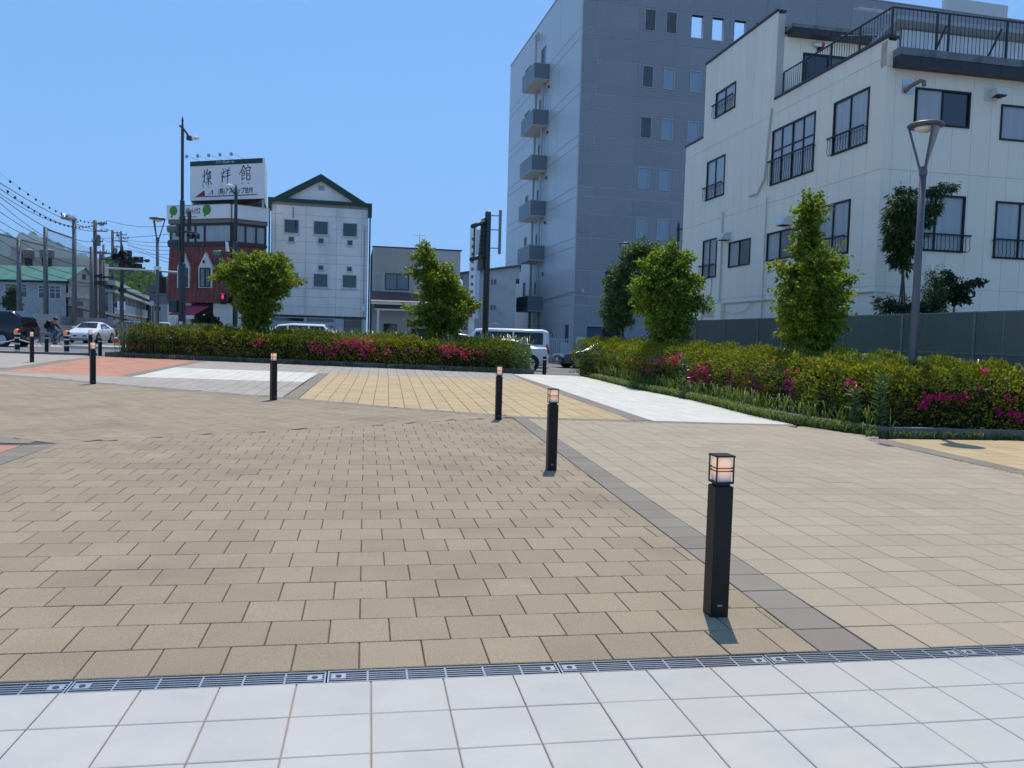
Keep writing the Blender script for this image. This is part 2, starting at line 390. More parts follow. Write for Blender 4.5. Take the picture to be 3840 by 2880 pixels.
# soil and verge sheets under the planting
soil = mat('planter_soil', (.07, .055, .04), .95, var=.3, scale=3, bump=.6, bscale=40)

# ---------------------------------------------------------------- drain channel gratings
steel = mat('galvanised_steel', (.52, .54, .56), .38, .9, var=.12, scale=20)
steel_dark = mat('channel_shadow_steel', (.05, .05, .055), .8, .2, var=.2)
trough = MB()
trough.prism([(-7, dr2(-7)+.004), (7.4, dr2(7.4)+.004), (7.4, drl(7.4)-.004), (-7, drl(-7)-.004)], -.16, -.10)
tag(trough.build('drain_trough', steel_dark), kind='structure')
ang = math.atan(.178); rung0 = -1.83
def make_grate():
    r = empty('drain_grating')
    W, Ln = .110, .992
    fr = MB()
    for y in (-W/2, W/2-.006): fr.box(-Ln/2, y, -.02, Ln/2, y+.006, 0)
    for x in (-Ln/2, Ln/2-.006): fr.box(x, -W/2+.006, -.02, x+.006, W/2-.006, -.0005)
    fr.build('frame', steel, r)
    for k in range(4):
        y = -W/2+.006+(k+1)*(W-.012)/5
        MB().box(-Ln/2+.006, y-.0028, -.018, Ln/2-.006, y+.0028, -.001).build('bar', steel, r)
    for k in range(1, 6):
        x = -Ln/2+k*Ln/6; MB().box(x-.004, -W/2+.006, -.022, x+.004, W/2-.006, -.0022).build('cross_bar', steel, r)
    for sx in (-1, 1):
        b = MB(); b.box(sx*(Ln/2-.045)-.03, -.022, -.012, sx*(Ln/2-.045)+.03, .022, .0005); b.build('lock_plate', steel, r)
        MB().lathe([(.013, -.01), (.013, .0015), (.010, .002)], 12, Matrix.Translation((sx*(Ln/2-.045), 0, .0006))).build('bolt', steel_dark, r)
    return r
gr0 = make_grate()
gl = ['steel drain grating at the far left, cut by the picture edge', 'steel drain grating below the left part of the brown pavers', 'steel drain grating in the middle of the picture', 'steel drain grating just left of the nearest lantern bollard', 'steel drain grating running under the nearest lantern bollard shadow', 'steel drain grating below the dark grey paver band', 'steel drain grating at the right picture edge', 'steel drain grating beyond the right picture edge']
for i in range(8):
    g = gr0 if i == 0 else copy_tree(gr0)
    c = -1.725+(i-1)*.9836+.49                  # x of the grating's centre
    y = (drl(c)+dr2(c))/2
    g.location = (c, y, plz(c, y)-.004); g.rotation_euler = (.0096, .01, ang)
    tag(g, gl[i], 'drain grating', 'drain gratings between the pavers and the white tiles')

# ---------------------------------------------------------------- lantern bollards
blk = mat('black_powder_coat', (.012, .012, .013), .45, .3, var=.2, scale=12, spec=.4)
def lantern_glass():
    m = bpy.data.materials.new('frosted_lantern_glass'); m.use_nodes = True
    n = m.node_tree.nodes; L = m.node_tree.links; b = n['Principled BSDF']
    b.inputs['Base Color'].default_value = (.62, .57, .56, 1); b.inputs['Roughness'].default_value = .45
    tc = n.new('ShaderNodeTexCoord'); sp = n.new('ShaderNodeSeparateXYZ'); L.new(tc.outputs['Object'], sp.inputs[0])
    # the lamp stands low inside the lantern: the glass glows most around it
    v = n.new('ShaderNodeVectorMath'); v.operation = 'DISTANCE'; v.inputs[1].default_value = (0, 0, .805); L.new(tc.outputs['Object'], v.inputs[0])
    r = n.new('ShaderNodeMapRange'); r.inputs[1].default_value = .048; r.inputs[2].default_value = .085; r.inputs[3].default_value = .62; r.inputs[4].default_value = .05; L.new(v.outputs['Value'], r.inputs[0])
    b.inputs['Emission Color'].default_value = (1, .52, .22, 1); L.new(r.outputs[0], b.inputs['Emission Strength'])
    return m
lg = lantern_glass()
badge = mat('badge_print', (.25, .26, .27), .5)
def make_bollard():
    r = empty('lantern_bollard')
    s = .050
    p = MB(); p.box(-s, -s, 0, s, s, .70); p.build('post', blk, r, bevel=.003)
    MB().box(-.036, -.036, .70, .036, .036, .715).build('neck', blk, r)
    f = MB(); z0, z1 = .715, .865; t = .0065
    f.box(-s, -s, z0, s, s, z0+.009); 
    for sx in (-1, 1):
        for sy in (-1, 1): f.box(min(sx*s, sx*(s-t)), min(sy*s, sy*(s-t)), z0+.009, max(sx*s, sx*(s-t)), max(sy*s, sy*(s-t)), z1-.010)
    f.build('lantern_frame', blk, r)
    MB().box(-s-.003, -s-.003, z1-.010, s+.003, s+.003, z1).build('lantern_cap', blk, r, bevel=.002)
    for z in (.781, .797):
        b = MB()
        for sy in (-1, 1): b.box(-s+t, min(sy*s, sy*(s-.005)), z-.0024, s-t, max(sy*s, sy*(s-.005)), z+.0024)
        for sx in (-1, 1): b.box(min(sx*s, sx*(s-.005)), -s+.006, z-.0024, max(sx*s, sx*(s-.005)), s-.006, z+.0024)
        b.build('glazing_rail', blk, r)
    MB().box(-.037, -.037, .724, .037, .037, .855).build('glass', lg, r)
    MB().box(-.014, -s-.0012, .062, .014, -s, .072).build('badge', badge, r)
    return r
bd = [((1.12, 4.20), 'nearest and largest lantern bollard, black post right of the grey band', .175),
      ((.44, 8.45), 'second nearest black lantern bollard, at the top of the grey paver band', .175),
      ((-.21, 12.97), 'black lantern bollard at the lower edge of the yellow paving', .175),
      ((-4.42, 14.80), 'black lantern bollard in front of the white paving panel', .72),
      ((-8.79, 16.74), 'black lantern bollard in front of the terracotta paving, nearer of two in line', .72),
      ((-13.95, 23.2), 'black lantern bollard at the far left in front of the dark minivan', .72),
      ((-14.55, 27.55), 'black lantern bollard at the street edge, behind another and before the white car', .72)]
b0 = make_bollard()
for i, ((x, y), lb, rz) in enumerate(bd):
    g = b0 if i == 0 else copy_tree(b0)
    g.location = (x, y, plz(x, y)-.004); g.rotation_euler = (0, 0, rz); g.scale = (1, 1, 1.0+.006*i)
    tag(g, lb, 'bollard', 'lit lantern bollards on the plaza')

# ---------------------------------------------------------------- wall helpers
def cuts(lo, hi, holes_1d):
    v = sorted(set([lo, hi]+[h for h in holes_1d if lo < h < hi])); return list(zip(v[:-1], v[1:]))
def cell_boxes(mb, u0, u1, z0, z1, holes, y0, y1, tint=0., side=False):
    """a slab of wall between u0..u1, z0..z1 with rectangular holes left open; side=True runs along y instead of x"""
    hs = [h for h in holes if h[0] < u1 and h[1] > u0 and h[2] < z1 and h[3] > z0]
    for a, b in cuts(u0, u1, [h[0] for h in hs]+[h[1] for h in hs]):
        col = []
        for c, d in cuts(z0, z1, [h[2] for h in hs]+[h[3] for h in hs]):
            m = ((a+b)/2, (c+d)/2)
            if any(h[0] < m[0] < h[1] and h[2] < m[1] < h[3] for h in hs): continue
            if col and abs(col[-1][1]-c) < 1e-6: col[-1][1] = d
            else: col.append([c, d])
        for c, d in col:
            if b-a < .004 or d-c < .004: continue
            if side: mb.box(y0, a, c, y1, b, d, tint)
            else: mb.box(a, y0, c, b, y1, d, tint)
def cladding(parent, us, zs, holes, face, th, gap, m, side=False, name='wall_panel', top=None):
    """panels between the joint lines us x zs, proud of the wall behind by th; each is an object of its own. face = the wall's plane, outward is -"""
    for i in range(len(us)-1):
        for j in range(len(zs)-1):
            z1 = zs[j+1]
            if top is not None:
                z1 = min(z1, top((us[i]+us[i+1])/2))
                if z1-zs[j] < .05: continue
            a, b, c, d = us[i]+gap/2, us[i+1]-gap/2, zs[j]+gap/2, z1-gap/2; bands = [(c, d)]
            for h in holes:                     # an opening as wide as the panel leaves two panels
                if h[0] <= a+.02 and h[1] >= b-.02: bands = [q for (p, r) in bands for q in ((p, min(r, h[2])), (max(p, h[3]), r)) if q[1]-q[0] > .02]
            spans = [(a, b)]
            for h in holes:
                if h[2] <= c+.02 and h[3] >= d-.02: spans = [q for (p, r) in spans for q in ((p, min(r, h[0])), (max(p, h[1]), r)) if q[1]-q[0] > .02]
            t_ = rnd.random()
            for p, r in bands:
                for u, v in spans:
                    mb = MB(); cell_boxes(mb, u, v, p, r, holes, face-th, face, t_, side)
                    if mb.v: mb.build(name, m, parent)
glass_d = mat('dark_window_glass', (.02, .026, .03), .06, var=.3, scale=.8, spec=.9)
glass_m = mat('grey_window_glass', (.10, .125, .14), .10, var=.25, scale=.7, spec=.8)
glass_b = mat('pale_blue_window_glass', (.26, .33, .40), .12, var=.12, scale=.6, spec=.8)
alu_black = mat('black_aluminium', (.018, .018, .02), .4, .5, var=.1)
alu_grey = mat('grey_aluminium', (.40, .42, .43), .4, .6, var=.1)
curtain = mat('white_curtain', (.82, .80, .76), .8, var=.22, scale=1., stretch=(9, 9, .4))
curtain_g = mat('grey_curtain', (.33, .35, .37), .8, var=.2, scale=1., stretch=(8, 8, .4))
def P3(side, a, y, z): return (y, a, z) if side else (a, y, z)
def bx(mb, side, a0, a1, y0, y1, z0, z1):
    if side: mb.box(y0, a0, z0, y1, a1, z1)
    else: mb.box(a0, y0, z0, a1, y1, z1)
def window(parent, a0, a1, z0, z1, face, side=False, frame=.05, mull=(), trans=(), fm=None, gm=None, depth=.09, out=.03, cur=None, gms=None, name='window', sill=False):
    """frame round an opening, panes (sub-parts), sash bars; face = wall plane, outward is negative"""
    fm = fm or alu_black; gm = gm or glass_d
    y0, y1 = face-out, face+depth
    f = MB()
    bx(f, side, a0, a1, y0, y1, z0, z0+frame); bx(f, side, a0, a1, y0, y1, z1-frame, z1)
    bx(f, side, a0, a0+frame, y0+.002, y1, z0+frame, z1-frame); bx(f, side, a1-frame, a1, y0+.002, y1, z0+frame, z1-frame)
    xs_ = [a0+frame]+[a0+(a1-a0)*k for k in mull]+[a1-frame]; zs_ = [z0+frame]+[z0+(z1-z0)*k for k in trans]+[z1-frame]
    for k in mull: a = a0+(a1-a0)*k; bx(f, side, a-frame*.45, a+frame*.45, y0+.01, y1-.01, z0+frame, z1-frame)
    for k in trans: z = z0+(z1-z0)*k; bx(f, side, a0+frame, a1-frame, y0+.013, y1-.013, z-frame*.35, z+frame*.35)
    w = f.build(name, fm, parent)
    n = 0
    for i in range(len(xs_)-1):
        for j in range(len(zs_)-1):
            g = MB(); yy = face+.012+.014*(i % 2)
            bx(g, side, xs_[i], xs_[i+1], yy, yy+.008, zs_[j], zs_[j+1])
            mm = gms[(i+j*(len(xs_)-1)) % len(gms)] if gms else gm
            g.build('pane', mm, w); n += 1
    if cur:                                     # curtains in folds behind the glass
        for c0, c1, cm in cur:
            A0, A1 = a0+frame+(a1-a0-2*frame)*c0, a0+frame+(a1-a0-2*frame)*c1
            k = max(6, int((A1-A0)/.035)); vs = []
            for i in range(k+1):
                t = A0+(A1-A0)*i/k; yy = face+.085+.016*math.sin(i*1.9)+.01*math.sin(i*.7)
                vs += [P3(side, t, yy, z0+frame+.02), P3(side, t, yy, z1-frame)]
            MB().add(vs, [(2*i, 2*i+2, 2*i+3, 2*i+1) for i in range(k)]).build('curtain', cm, w)
    if sill:
        s_ = MB(); bx(s_, side, a0-.06, a1+.06, face-.09, face, z0-.06, z0-.002); s_.build('sill', fm, w)
    return w
curtain_pane = mat('painted_curtain_pane', (.36, .38, .385), .10, var=.28, scale=1., stretch=(7, 7, .25), spec=.7)  # opaque pane: lit curtains and their folds painted into its colour
dark_in = mat('dark_interior', (.03, .03, .033), .9, var=.3)

def railing(parent, a0, a1, y, z0, z1, side=False, step=.13, r=.009, belly=.10, m=None, name='window_guard'):
    """bellied iron guard in front of a window"""
    m = m or alu_black; w = MB()
    P = lambda a, yy, z: P3(side, a, yy, z)
    hr = MB(); bx(hr, side, a0-.03, a1+.03, y-belly-.03, y-belly+.02, z1-.02, z1+.02); g = hr.build(name, m, parent)
    n = max(2, int((a1-a0)/step))
    for i in range(n+1):
        a = a0+(a1-a0)*i/n; h = z1-z0
        b = MB().tube([P(a, y-belly, z1), P(a, y-belly*.92, z0+h*.5), P(a, y-belly*1.12, z0+h*.25), P(a, y-belly*.8, z0+h*.05), P(a, y-.02, z0+.01)], r, 5); b.build('guard_bar', m, g)
    bb = MB()
    for a in (a0, a1): bb.tube([P(a, y-belly, z1-.03), P(a, y, z1-.03)], r, 5)
    bb.tube([P(a0, y-.02, z0+.01), P(a1, y-.02, z0+.01)], r*1.2, 5); bb.build('guard_bracket', m, g)
    return g

# ---------------------------------------------------------------- tall blue-grey office block
blue = mat('blue_grey_wall_tile', (.32, .32, .325), .42, var=.07, scale=.5, tint=.05, spec=.5)
def add_tile_grid(m, s1=.1, amt=.10):
    """tiles of a hand's width: too small to pick apart, so joints in the material"""
    nt = m.node_tree; n = nt.nodes; L = nt.links; b = n['Principled BSDF']
    src = b.inputs['Base Color'].links[0].from_socket
    tc = n.new('ShaderNodeTexCoord'); br = n.new('ShaderNodeTexBrick'); br.offset = 0; br.inputs['Scale'].default_value = 1
    br.inputs['Brick Width'].default_value = s1; br.inputs['Row Height'].default_value = s1; br.inputs['Mortar Size'].default_value = s1*.09
    sp = n.new('ShaderNodeSeparateXYZ'); cb = n.new('ShaderNodeCombineXYZ'); ad = n.new('ShaderNodeMath'); ad.operation = 'ADD'
    L.new(tc.outputs['Object'], sp.inputs[0]); L.new(sp.outputs[0], ad.inputs[0]); L.new(sp.outputs[1], ad.inputs[1]); L.new(ad.outputs[0], cb.inputs[0]); L.new(sp.outputs[2], cb.inputs[1])
    L.new(cb.outputs[0], br.inputs['Vector'])
    br.inputs['Color1'].default_value = (1, 1, 1, 1); br.inputs['Color2'].default_value = (.93, .94, .96, 1); br.inputs['Mortar'].default_value = (1-amt*3, 1-amt*3, 1-amt*3, 1)
    mx = n.new('ShaderNodeMix'); mx.data_type = 'RGBA'; mx.blend_type = 'MULTIPLY'; mx.inputs[0].default_value = 1
    L.new(src, mx.inputs[6]); L.new(br.outputs['Color'], mx.inputs[7]); L.new(mx.outputs[2], b.inputs['Base Color'])
add_tile_grid(blue, .18, .10)
jointm = mat('pale_joint_strip', (.54, .54, .54), .7, var=.06)
bluedk = mat('dark_blue_grey_metal', (.07, .10, .14), .5, .2, var=.1)
pipe_m = mat('blue_grey_pipe', (.46, .48, .49), .5, var=.05)
soff = mat('pale_soffit_board', (.62, .60, .55), .8, var=.06)
TB = empty('office_building', (4.465, 60, 0), .23, 'tall blue grey office block with stacked corner balconies', 'building')
us = [0, 1.25, 4.35, 7.46, 8.64, 11.7, 14.86, 16.0, 19.1, 22.2, 23.4, 26.5, 29.6, 30.8, 33.9, 37.0, 40.]
zs = [-1.0, 2.49, 3.96, 4.70, 6.59, 8.33, 9.0, 10.78, 12.05, 12.77, 14.55, 15.82, 16.53, 18.28, 19.6, 20.31, 22.09, 23.72, 24.46, 26.2, 29.04]
H = []
W1 = [(4.80, 5.68), (6.48, 7.38), (8.62, 9.52)]
rows = [(24.54, 26.13), (20.40, 22.0), (16.65, 18.24), (12.86, 14.47), (9.12, 10.72)]
lou = [(4.83, 5.70, 0), (6.54, 7.40, 0), (4.79, 5.66, 1), (4.77, 5.66, 2)]
opn = [(8.6, 9.56), (10.31, 11.27), (12.15, 13.12), (13.95, 14.92), (16.3, 17.2), (19.4, 20.3)]
win = [(6.49, 7.39, 1), (8.64, 9.53, 1), (6.46, 7.38, 2), (8.6, 9.5, 2), (4.74, 5.62, 3), (6.42, 7.34, 3), (4.71, 5.59, 4), (6.4, 7.32, 4)]
for a, b, r in lou: H.append((a, b, rows[r][0], rows[r][1]))
for a, b in opn: H.append((a, b, 24.48, 26.16))
for a, b, r in win: H.append((a, b, rows[r][0], rows[r][1]))
H.append((2.40, 3.9, -1., 6.6)); H.append((1.1, 2.4, -1., 2.40))
wl = MB(); cell_boxes(wl, 0, 40, -1.2, 29.04, H, .06, .36)
wl.build('front_wall', jointm, TB)
cladding(TB, us, zs, H, .06, .035, .055, blue)
lw = MB(); HL = [(10.2, 11.8, 24.95, 26.5), (15.5, 17.5, 24.7, 26.55), (15.5, 17.4, 20.7, 22.45), (15.15, 16.2, 13.8, 14.6), (15.25, 16.2, 9.9, 10.8), (15.25, 16.25, 5.25, 6.6), (1.24, 2.46, -1., 2.5)]
for z in (21.1, 17.3, 13.35, 9.5, 5.3): HL.append((10.75, 12.0, z, z+1.1))
cell_boxes(lw, .062, 24.2, -1.2, 29.04, HL, .06, .36, side=True); lw.build('side_wall', jointm, TB)
sideblue = mat('blue_grey_side_panel', (.57, .575, .56), .36, var=.05, scale=.35, tint=.02, spec=.5)
cladding(TB, [.036, 6., 12., 18., 24.2], [-1, 2.49, 3.96, 4.7, 8.33, 9.0, 12.05, 12.77, 15.82, 16.53, 19.6, 20.31, 23.72, 24.46, 29.04], HL, .06, .035, .05, sideblue, side=True)
bk = MB(); bk.box(.4, 3.2, -1, 40, 24, 24.3); bk.box(.36, .37, 24.0, 40, 3.2, 24.3); bk.box(.4, .9, -1, 40, 1.0, 24.0); bk.build('inner_block', dark_in, TB)
cap = MB(); cap.box(-.02, -.02, 29.05, 40, .42, 29.12); cap.box(-.02, .42, 29.05, .42, 24.25, 29.12); cap.build('parapet_coping', pipe_m, TB)
rv = MB(); rv.box(39.6, .36, 24.3, 40, 24, 29.04); rv.box(.36, 23.85, 24.3, .37, 23.9, 29.0); rv.build('rear_screen_wall', jointm, TB)
for a, b, r in lou:
    g = MB(); z0, z1 = rows[r]
    g.box(a, .20, z0, b, .22, z1)
    g.build('louvre_back', dark_in, TB)
    fr = window(TB, a, b, z0, z1, .03, frame=.045, fm=alu_grey, gm=dark_in, depth=.12, name='louvre_frame')
    for k in range(22):
        z = z0+.07+k*(z1-z0-.12)/22
        s_ = MB(); s_.add([(a+.045, .0, z), (b-.045, .0, z), (b-.045, .045, z+.055), (a+.045, .045, z+.055), (a+.045, .008, z-.008), (b-.045, .008, z-.008), (b-.045, .053, z+.047), (a+.045, .053, z+.047)], [(0,1,2,3), (7,6,5,4), (0,4,5,1), (1,5,6,2), (2,6,7,3), (3,7,4,0)]); s_.build('slat', alu_grey, fr)
redtri = mat('red_rescue_mark', (.45, .04, .05), .5)
for a, b, r in win:
    z0, z1 = rows[r]
    w = window(TB, a, b, z0, z1, .03, frame=.05, fm=pipe_m, gm=glass_b, depth=.12, out=.05)
    if a > 8: MB().prism([((a+b)/2-.09, z0+.95), ((a+b)/2+.09, z0+.95), ((a+b)/2, z0+.80)][::-1], .074, .080, 'y').build('rescue_mark', redtri, w)
for a, b in opn:
    f = MB(); f.box(a, .05, 26.10, b, .36, 26.16); f.build('opening_head', dark_in, TB)
# balconies: tiled box, pale soffit, posts, door and window
btile = mat('slate_blue_balcony_tile', (.20, .23, .255), .45, var=.06, scale=.6); add_tile_grid(btile, .15, .09)
for bi, (zt, zb) in enumerate([(24.41, 23.18), (20.59, 19.36), (16.82, 15.61), (13.03, 11.8), (9.27, 8.07), (4.96, 3.75)]):
    X0, X1, Y0, Y1 = -1.30, .02, 8.95, 13.25
    s_ = MB(); s_.box(X0, Y0, zb, X1, Y0+.12, zt); s_.box(X0, Y1-.12, zb, X1, Y1, zt); s_.box(X0, Y0+.12, zb, X0+.12, Y1-.12, zt)
    s_.build('balcony_parapet', btile, TB)
    MB().box(X0+.002, Y0+.002, zb-.05, X1, Y1-.002, zb-.002).build('balcony_soffit', soff, TB)
    MB().box(X0-.02, Y0-.02, zt+.002, X1, Y1+.02, zt+.05).build('balcony_coping', pipe_m, TB)
    for yy in (zb+.45,): MB().box(X0-.004, Y0-.006, yy, X0+.5*0+X1-.02, Y0-.001, yy+.035).build('balcony_joint', jointm, TB)
    lo_ = [20.7, 16.9, 12.75, 8.7, 5.3][bi]-0 if bi < 5 else -1.0
    lo_ = [20.64, 16.87, 13.08, 9.32, 5.01, -.4][bi]
    for (px_, py_) in ((-.25, 9.9), (-.25, 12.3)):
        MB().tube([(px_, py_, lo_), (px_, py_, zb-.05)], .11, 8).build('downpipe', pipe_m, TB)
    if bi > 0 or True:
        MB().tube([(-.2, 9.2, lo_+.1), (-.2, 9.2, (lo_+zb)/2+.4)], .035, 6).build('drain_pipe', pipe_m, TB)
    lp = MB(); lp.lathe([(.13, 0), (.13, .1), (.02, .12)], 10, Matrix.Translation((.02, 8.9+.2*(bi>3), lo_+1.9))@Matrix.Rotation(-math.pi/2, 4, 'Y')); lp.build('vent_cap', mat('rust_vent', (.10, .04, .04), .6), TB)
MB().tube([(-.25, 12.8, 24.4), (-.25, 12.8, 28.0), (-.25, 12.0, 28.0), (-.25, 12.0, 27.4)], .11, 8).build('vent_stack', pipe_m, TB)
for (a, b, z0, z1) in HL[:6]: window(TB, a, b, z0, z1, .03, side=True, frame=.06, fm=alu_grey, gm=glass_d, depth=.1, mull=(.5,))
for (a, b, z0, z1) in HL[7:]: window(TB, a, b, z0, z1, .03, side=True, frame=.07, fm=alu_grey, gm=glass_d, depth=.1, mull=(.5,), name='balcony_door')
MB().box(.12, 1.3, -.8, .2, 2.4, 2.46).build('side_door', bluedk, TB)
MB().box(2.42, .5, -1, 3.9, .6, 6.58).build('recess_wall', dark_in, TB); MB().box(1.12, .3, -1, 2.4, .36, 2.38).build('entrance_door', bluedk, TB)
MB().tube([(-.03, 9.2, 4.62), (-.03, -.05, 5.02), (-.03, -.5, 5.0)], .03, 6).build('cable', pipe_m, TB)
MB().lathe([(.05, 0), (.13, .06), (.10, .28), (.03, .32)], 10, Matrix.Translation((.5, -.5, 4.85))).build('wall_camera', pipe_m, TB)
MB().tube([(.3, .2, 29.1), (.3, .2, 33.2)], .05, 6).build('roof_mast', alu_grey, TB)
up = MB(); up.box(31.6, 4., 24, 40, 20, 30.4); up.box(33.9, 3.2, 24, 40, 4.0, 31.7); up.build('upper_block', sideblue, TB)
MB().tube([(-.1+.0, 7.5, 29.1), (-.1, 7.5, 30.6), (-.1, 7.7, 30.6)], .05, 6).build('wind_vane', alu_grey, TB)

# ---------------------------------------------------------------- cream apartment building
cream = mat('cream_wall_panel', (.87, .79, .635), .62, var=.05, scale=.5, tint=.02, dirt=(.81, .74, .60), dscale=.5, bump=.15, bscale=30)
creamj = mat('grey_sealant_joint', (.50, .47, .41), .8, var=.1)
CB = empty('apartment_building', (9.84, 22.0, 0), .2, 'cream panelled apartment building with black window guards and a roof terrace', 'building')
zj = [-.6, 3.14, 6.30, 9.28]
Wl = [ # side wall windows: w0,w1,z0,z1
 (8.78, 10.46, 10.30, 11.28, 'g'), (9.42, 11.02, 7.16, 8.72, 'g'), (3.30, 5.90, 6.86, 8.72, 'big'), (.66, 2.34, 7.12, 8.68, 'g'),
 (9.82, 11.10, 4.03, 5.58, 'g'), (7.11, 8.80, 4.30, 5.26, 's'), (4.24, 5.95, 4.30, 5.26, 's'), (1.29, 2.91, 4.14, 5.70, 'g')]
Hs = [w[:4] for w in Wl]
topf = lambda w: 9.76 if w < 5.92 else (12.72 if w < 11.5 else 9.8)
sw = MB()
for a, b, t in ((.02, 5.92, 9.70), (5.92, 11.5, 12.66), (11.5, 13.24, 9.74)): cell_boxes(sw, a, b, -.6, t, Hs, .03, .28, side=True)
sw.build('side_wall', creamj, CB)
vj = [.0]+[.06+.61*k for k in range(1, 22)]; vj = [v for v in vj if v < 13.2]+[13.24]
vj = sorted(set([v for v in vj if abs(v-5.92) > .2 and abs(v-11.5) > .2]+[5.92, 11.5]))
cladding(CB, vj, [-.6, 3.14, 6.30, 9.28, 12.9], Hs, .03, .03, .010, cream, side=True, top=topf)
Wf = [(.93, 2.65, 7.56, 8.54, 's'), (3.64, 5.30, 7.33, 8.31, 's'), (1.18, 2.68, 4.15, 5.71, 'g'), (3.66, 5.60, 4.05, 5.65, 'g')]
Hf = [w[:4] for w in Wf]
fw = MB(); cell_boxes(fw, .03, 9.0, -.6, 9.0, Hf, .03, .28); fw.build('front_wall', creamj, CB)
cladding(CB, [.0, .30]+[.30+.61*k for k in range(1, 14)]+[9.0], [-.6, 3.14, 6.30, 9.02], Hf, .03, .03, .008, cream)
MB().box(.0, .0, 9.03, .28, .26, 9.70).build('parapet_end', cream, CB)
dkm = mat('dark_brown_fascia_metal', (.035, .034, .04), .45, .3, var=.1)
gym = mat('weathered_grey_slab_edge', (.16, .18, .185), .7, var=.3, scale=2, dirt=(.07, .075, .075), dscale=3)
cp = MB(); cp.box(-.05, -.04, 9.765, .33, 5.86, 9.83); cp.box(-.05, 5.93, 12.73, .33, 11.52, 12.80); cp.box(-.05, 11.53, 9.81, .33, 13.3, 9.87); cp.build('parapet_coping', dkm, CB)
for k in range(15):
    x0 = .18+k*.62; MB().box(x0+.004, -.30, 8.98, x0+.616, .02, 9.24).build('eaves_panel', dkm, CB)
MB().box(.17, -.32, 9.245, 9.5, .6, 9.44).build('eaves_slab', gym, CB)
for k in range(12):
    x0 = .40+k*.7; MB().box(x0+.004, 5.56, 11.92, x0+.696, 5.92, 12.12).build('eaves_panel', dkm, CB)
MB().box(.38, 5.54, 12.125, 8.8, 12, 12.24).build('upper_roof_slab', gym, CB)
MB().box(.02, .3, 9.3, 9.0, 13.2, 9.42).build('terrace_floor', gym, CB)
H4 = [(1.0, 3.9, 9.5, 11.45)]
up = MB(); cell_boxes(up, .28, 8.8, 9.42, 12.0, H4, 5.95, 6.15); up.build('upper_wall', creamj, CB)
cladding(CB, [.28+.61*k for k in range(0, 15)], [9.43, 11.92], H4, 5.95, .03, .008, cream)
window(CB, 1.0, 3.9, 9.5, 11.45, 5.93, frame=.06, mull=(.33, .66), gm=glass_d, gms=[glass_d, glass_m, glass_d], name='terrace_window')
bk = MB(); bk.box(.3, .62, -.6, 8.9, 13.2, 9.2); bk.box(.3, 6.5, 9.42, 8.7, 11.4, 11.9); bk.build('inner_block', dark_in, CB)
for a, b, z0, z1, t in Wl:
    if t == 'big':
        window(CB, a, b, z0, z1, .0, side=True, frame=.055, mull=(.25, .5, .75), trans=(.62,), gm=curtain_pane, gms=[curtain_pane], cur=[(0, 1, curtain)], depth=.1)
        railing(CB, a-.05, b+.05, 0, z0+.02, z0+.82, side=True)
    elif t == 'g':
        window(CB, a, b, z0, z1, .0, side=True, frame=.055, mull=(.5,), gm=curtain_pane, cur=[(0, .5, curtain_g), (.5, 1, curtain)], depth=.1)
        railing(CB, a+.1, b+.12, 0, z0+.02, z0+.52, side=True)
    else: window(CB, a, b, z0, z1, .0, side=True, frame=.05, mull=(.5,), gm=glass_m, gms=[glass_m, curtain_pane], cur=[(.5, 1, curtain_g)], depth=.1, sill=False)
window(CB, .93, 2.65, 7.56, 8.54, .0, frame=.05, mull=(.49,), gm=glass_d, gms=[curtain_pane, glass_d], depth=.1)
window(CB, 3.64, 5.3, 7.33, 8.31, .0, frame=.05, mull=(.6,), gm=curtain_pane, cur=[(.05, .5, curtain_g)], depth=.1)
window(CB, 1.18, 2.68, 4.15, 5.71, .0, frame=.055, mull=(.38,), gm=curtain_pane, cur=[(.0, .36, curtain_g), (.4, .86, curtain)], depth=.1)
window(CB, 3.66, 5.6, 4.05, 5.65, .0, frame=.055, mull=(.42,), gm=curtain_pane, cur=[(.0, .4, curtain_g), (.45, 1, curtain)], depth=.1)
railing(CB, 1.25, 2.82, 0, 4.17, 4.62); railing(CB, 3.62, 5.7, 0, 4.07, 4.58)
# kitchen shelf and pan seen through the upper window
k_ = MB(); k_.box(1.0, .32, 8.03, 1.75, .46, 8.06); k_.build('shelf', alu_grey, CB)
MB().lathe([(.09, 0), (.10, .12), (.09, .13)], 14, Matrix.Translation((1.45, .36, 8.062))).build('saucepan', steel, CB)
# vents, hoods, flue, conduits, lamp
def hood(w, z, s=1.): 
    pr = [(0, 0), (-.36*s, .0), (-.36*s, .06), (-.30*s, .2*s), (-.16*s, .28*s), (0, .30*s)]
    MB().prism([(y, zz) for y, zz in pr][::-1], w, w+.5*s, 'x') if False else None
    mb = MB(); vs = []
    for ww in (w, w+.46*s): vs += [(y, ww, z+zz) for y, zz in pr]
    n = len(pr); mb.add(vs, [tuple(range(n)), tuple(range(n, 2*n))[::-1]]+[(i, i+n, (i+1) % n+n, (i+1) % n) for i in range(n)])
    h = mb.build('vent_hood', mat('cream_vent_hood', (.62, .62, .58), .4, var=.04), CB)
    MB().box(-.35*s, w+.02, z-.012, -.03, w+.44*s, z-.002).build('hood_mouth', dark_in, h)
hood(8.68, 5.36); hood(4.38, 5.36)
h2 = MB(); h2.box(3.08, -.03, 8.36, 3.46, 0, 8.72); h2.add([(3.2, -.03, 8.66), (3.52, -.03, 8.66), (3.2, -.28, 8.62), (3.52, -.28, 8.62), (3.2, -.34, 8.47), (3.52, -.34, 8.47), (3.2, -.03, 8.42), (3.52, -.03, 8.42)], [(0,1,3,2), (2,3,5,4), (4,5,7,6), (0,2,4,6), (1,7,5,3)]); h2.build('vent_hood', mat('cream_vent_hood', (.62, .62, .58)), CB)
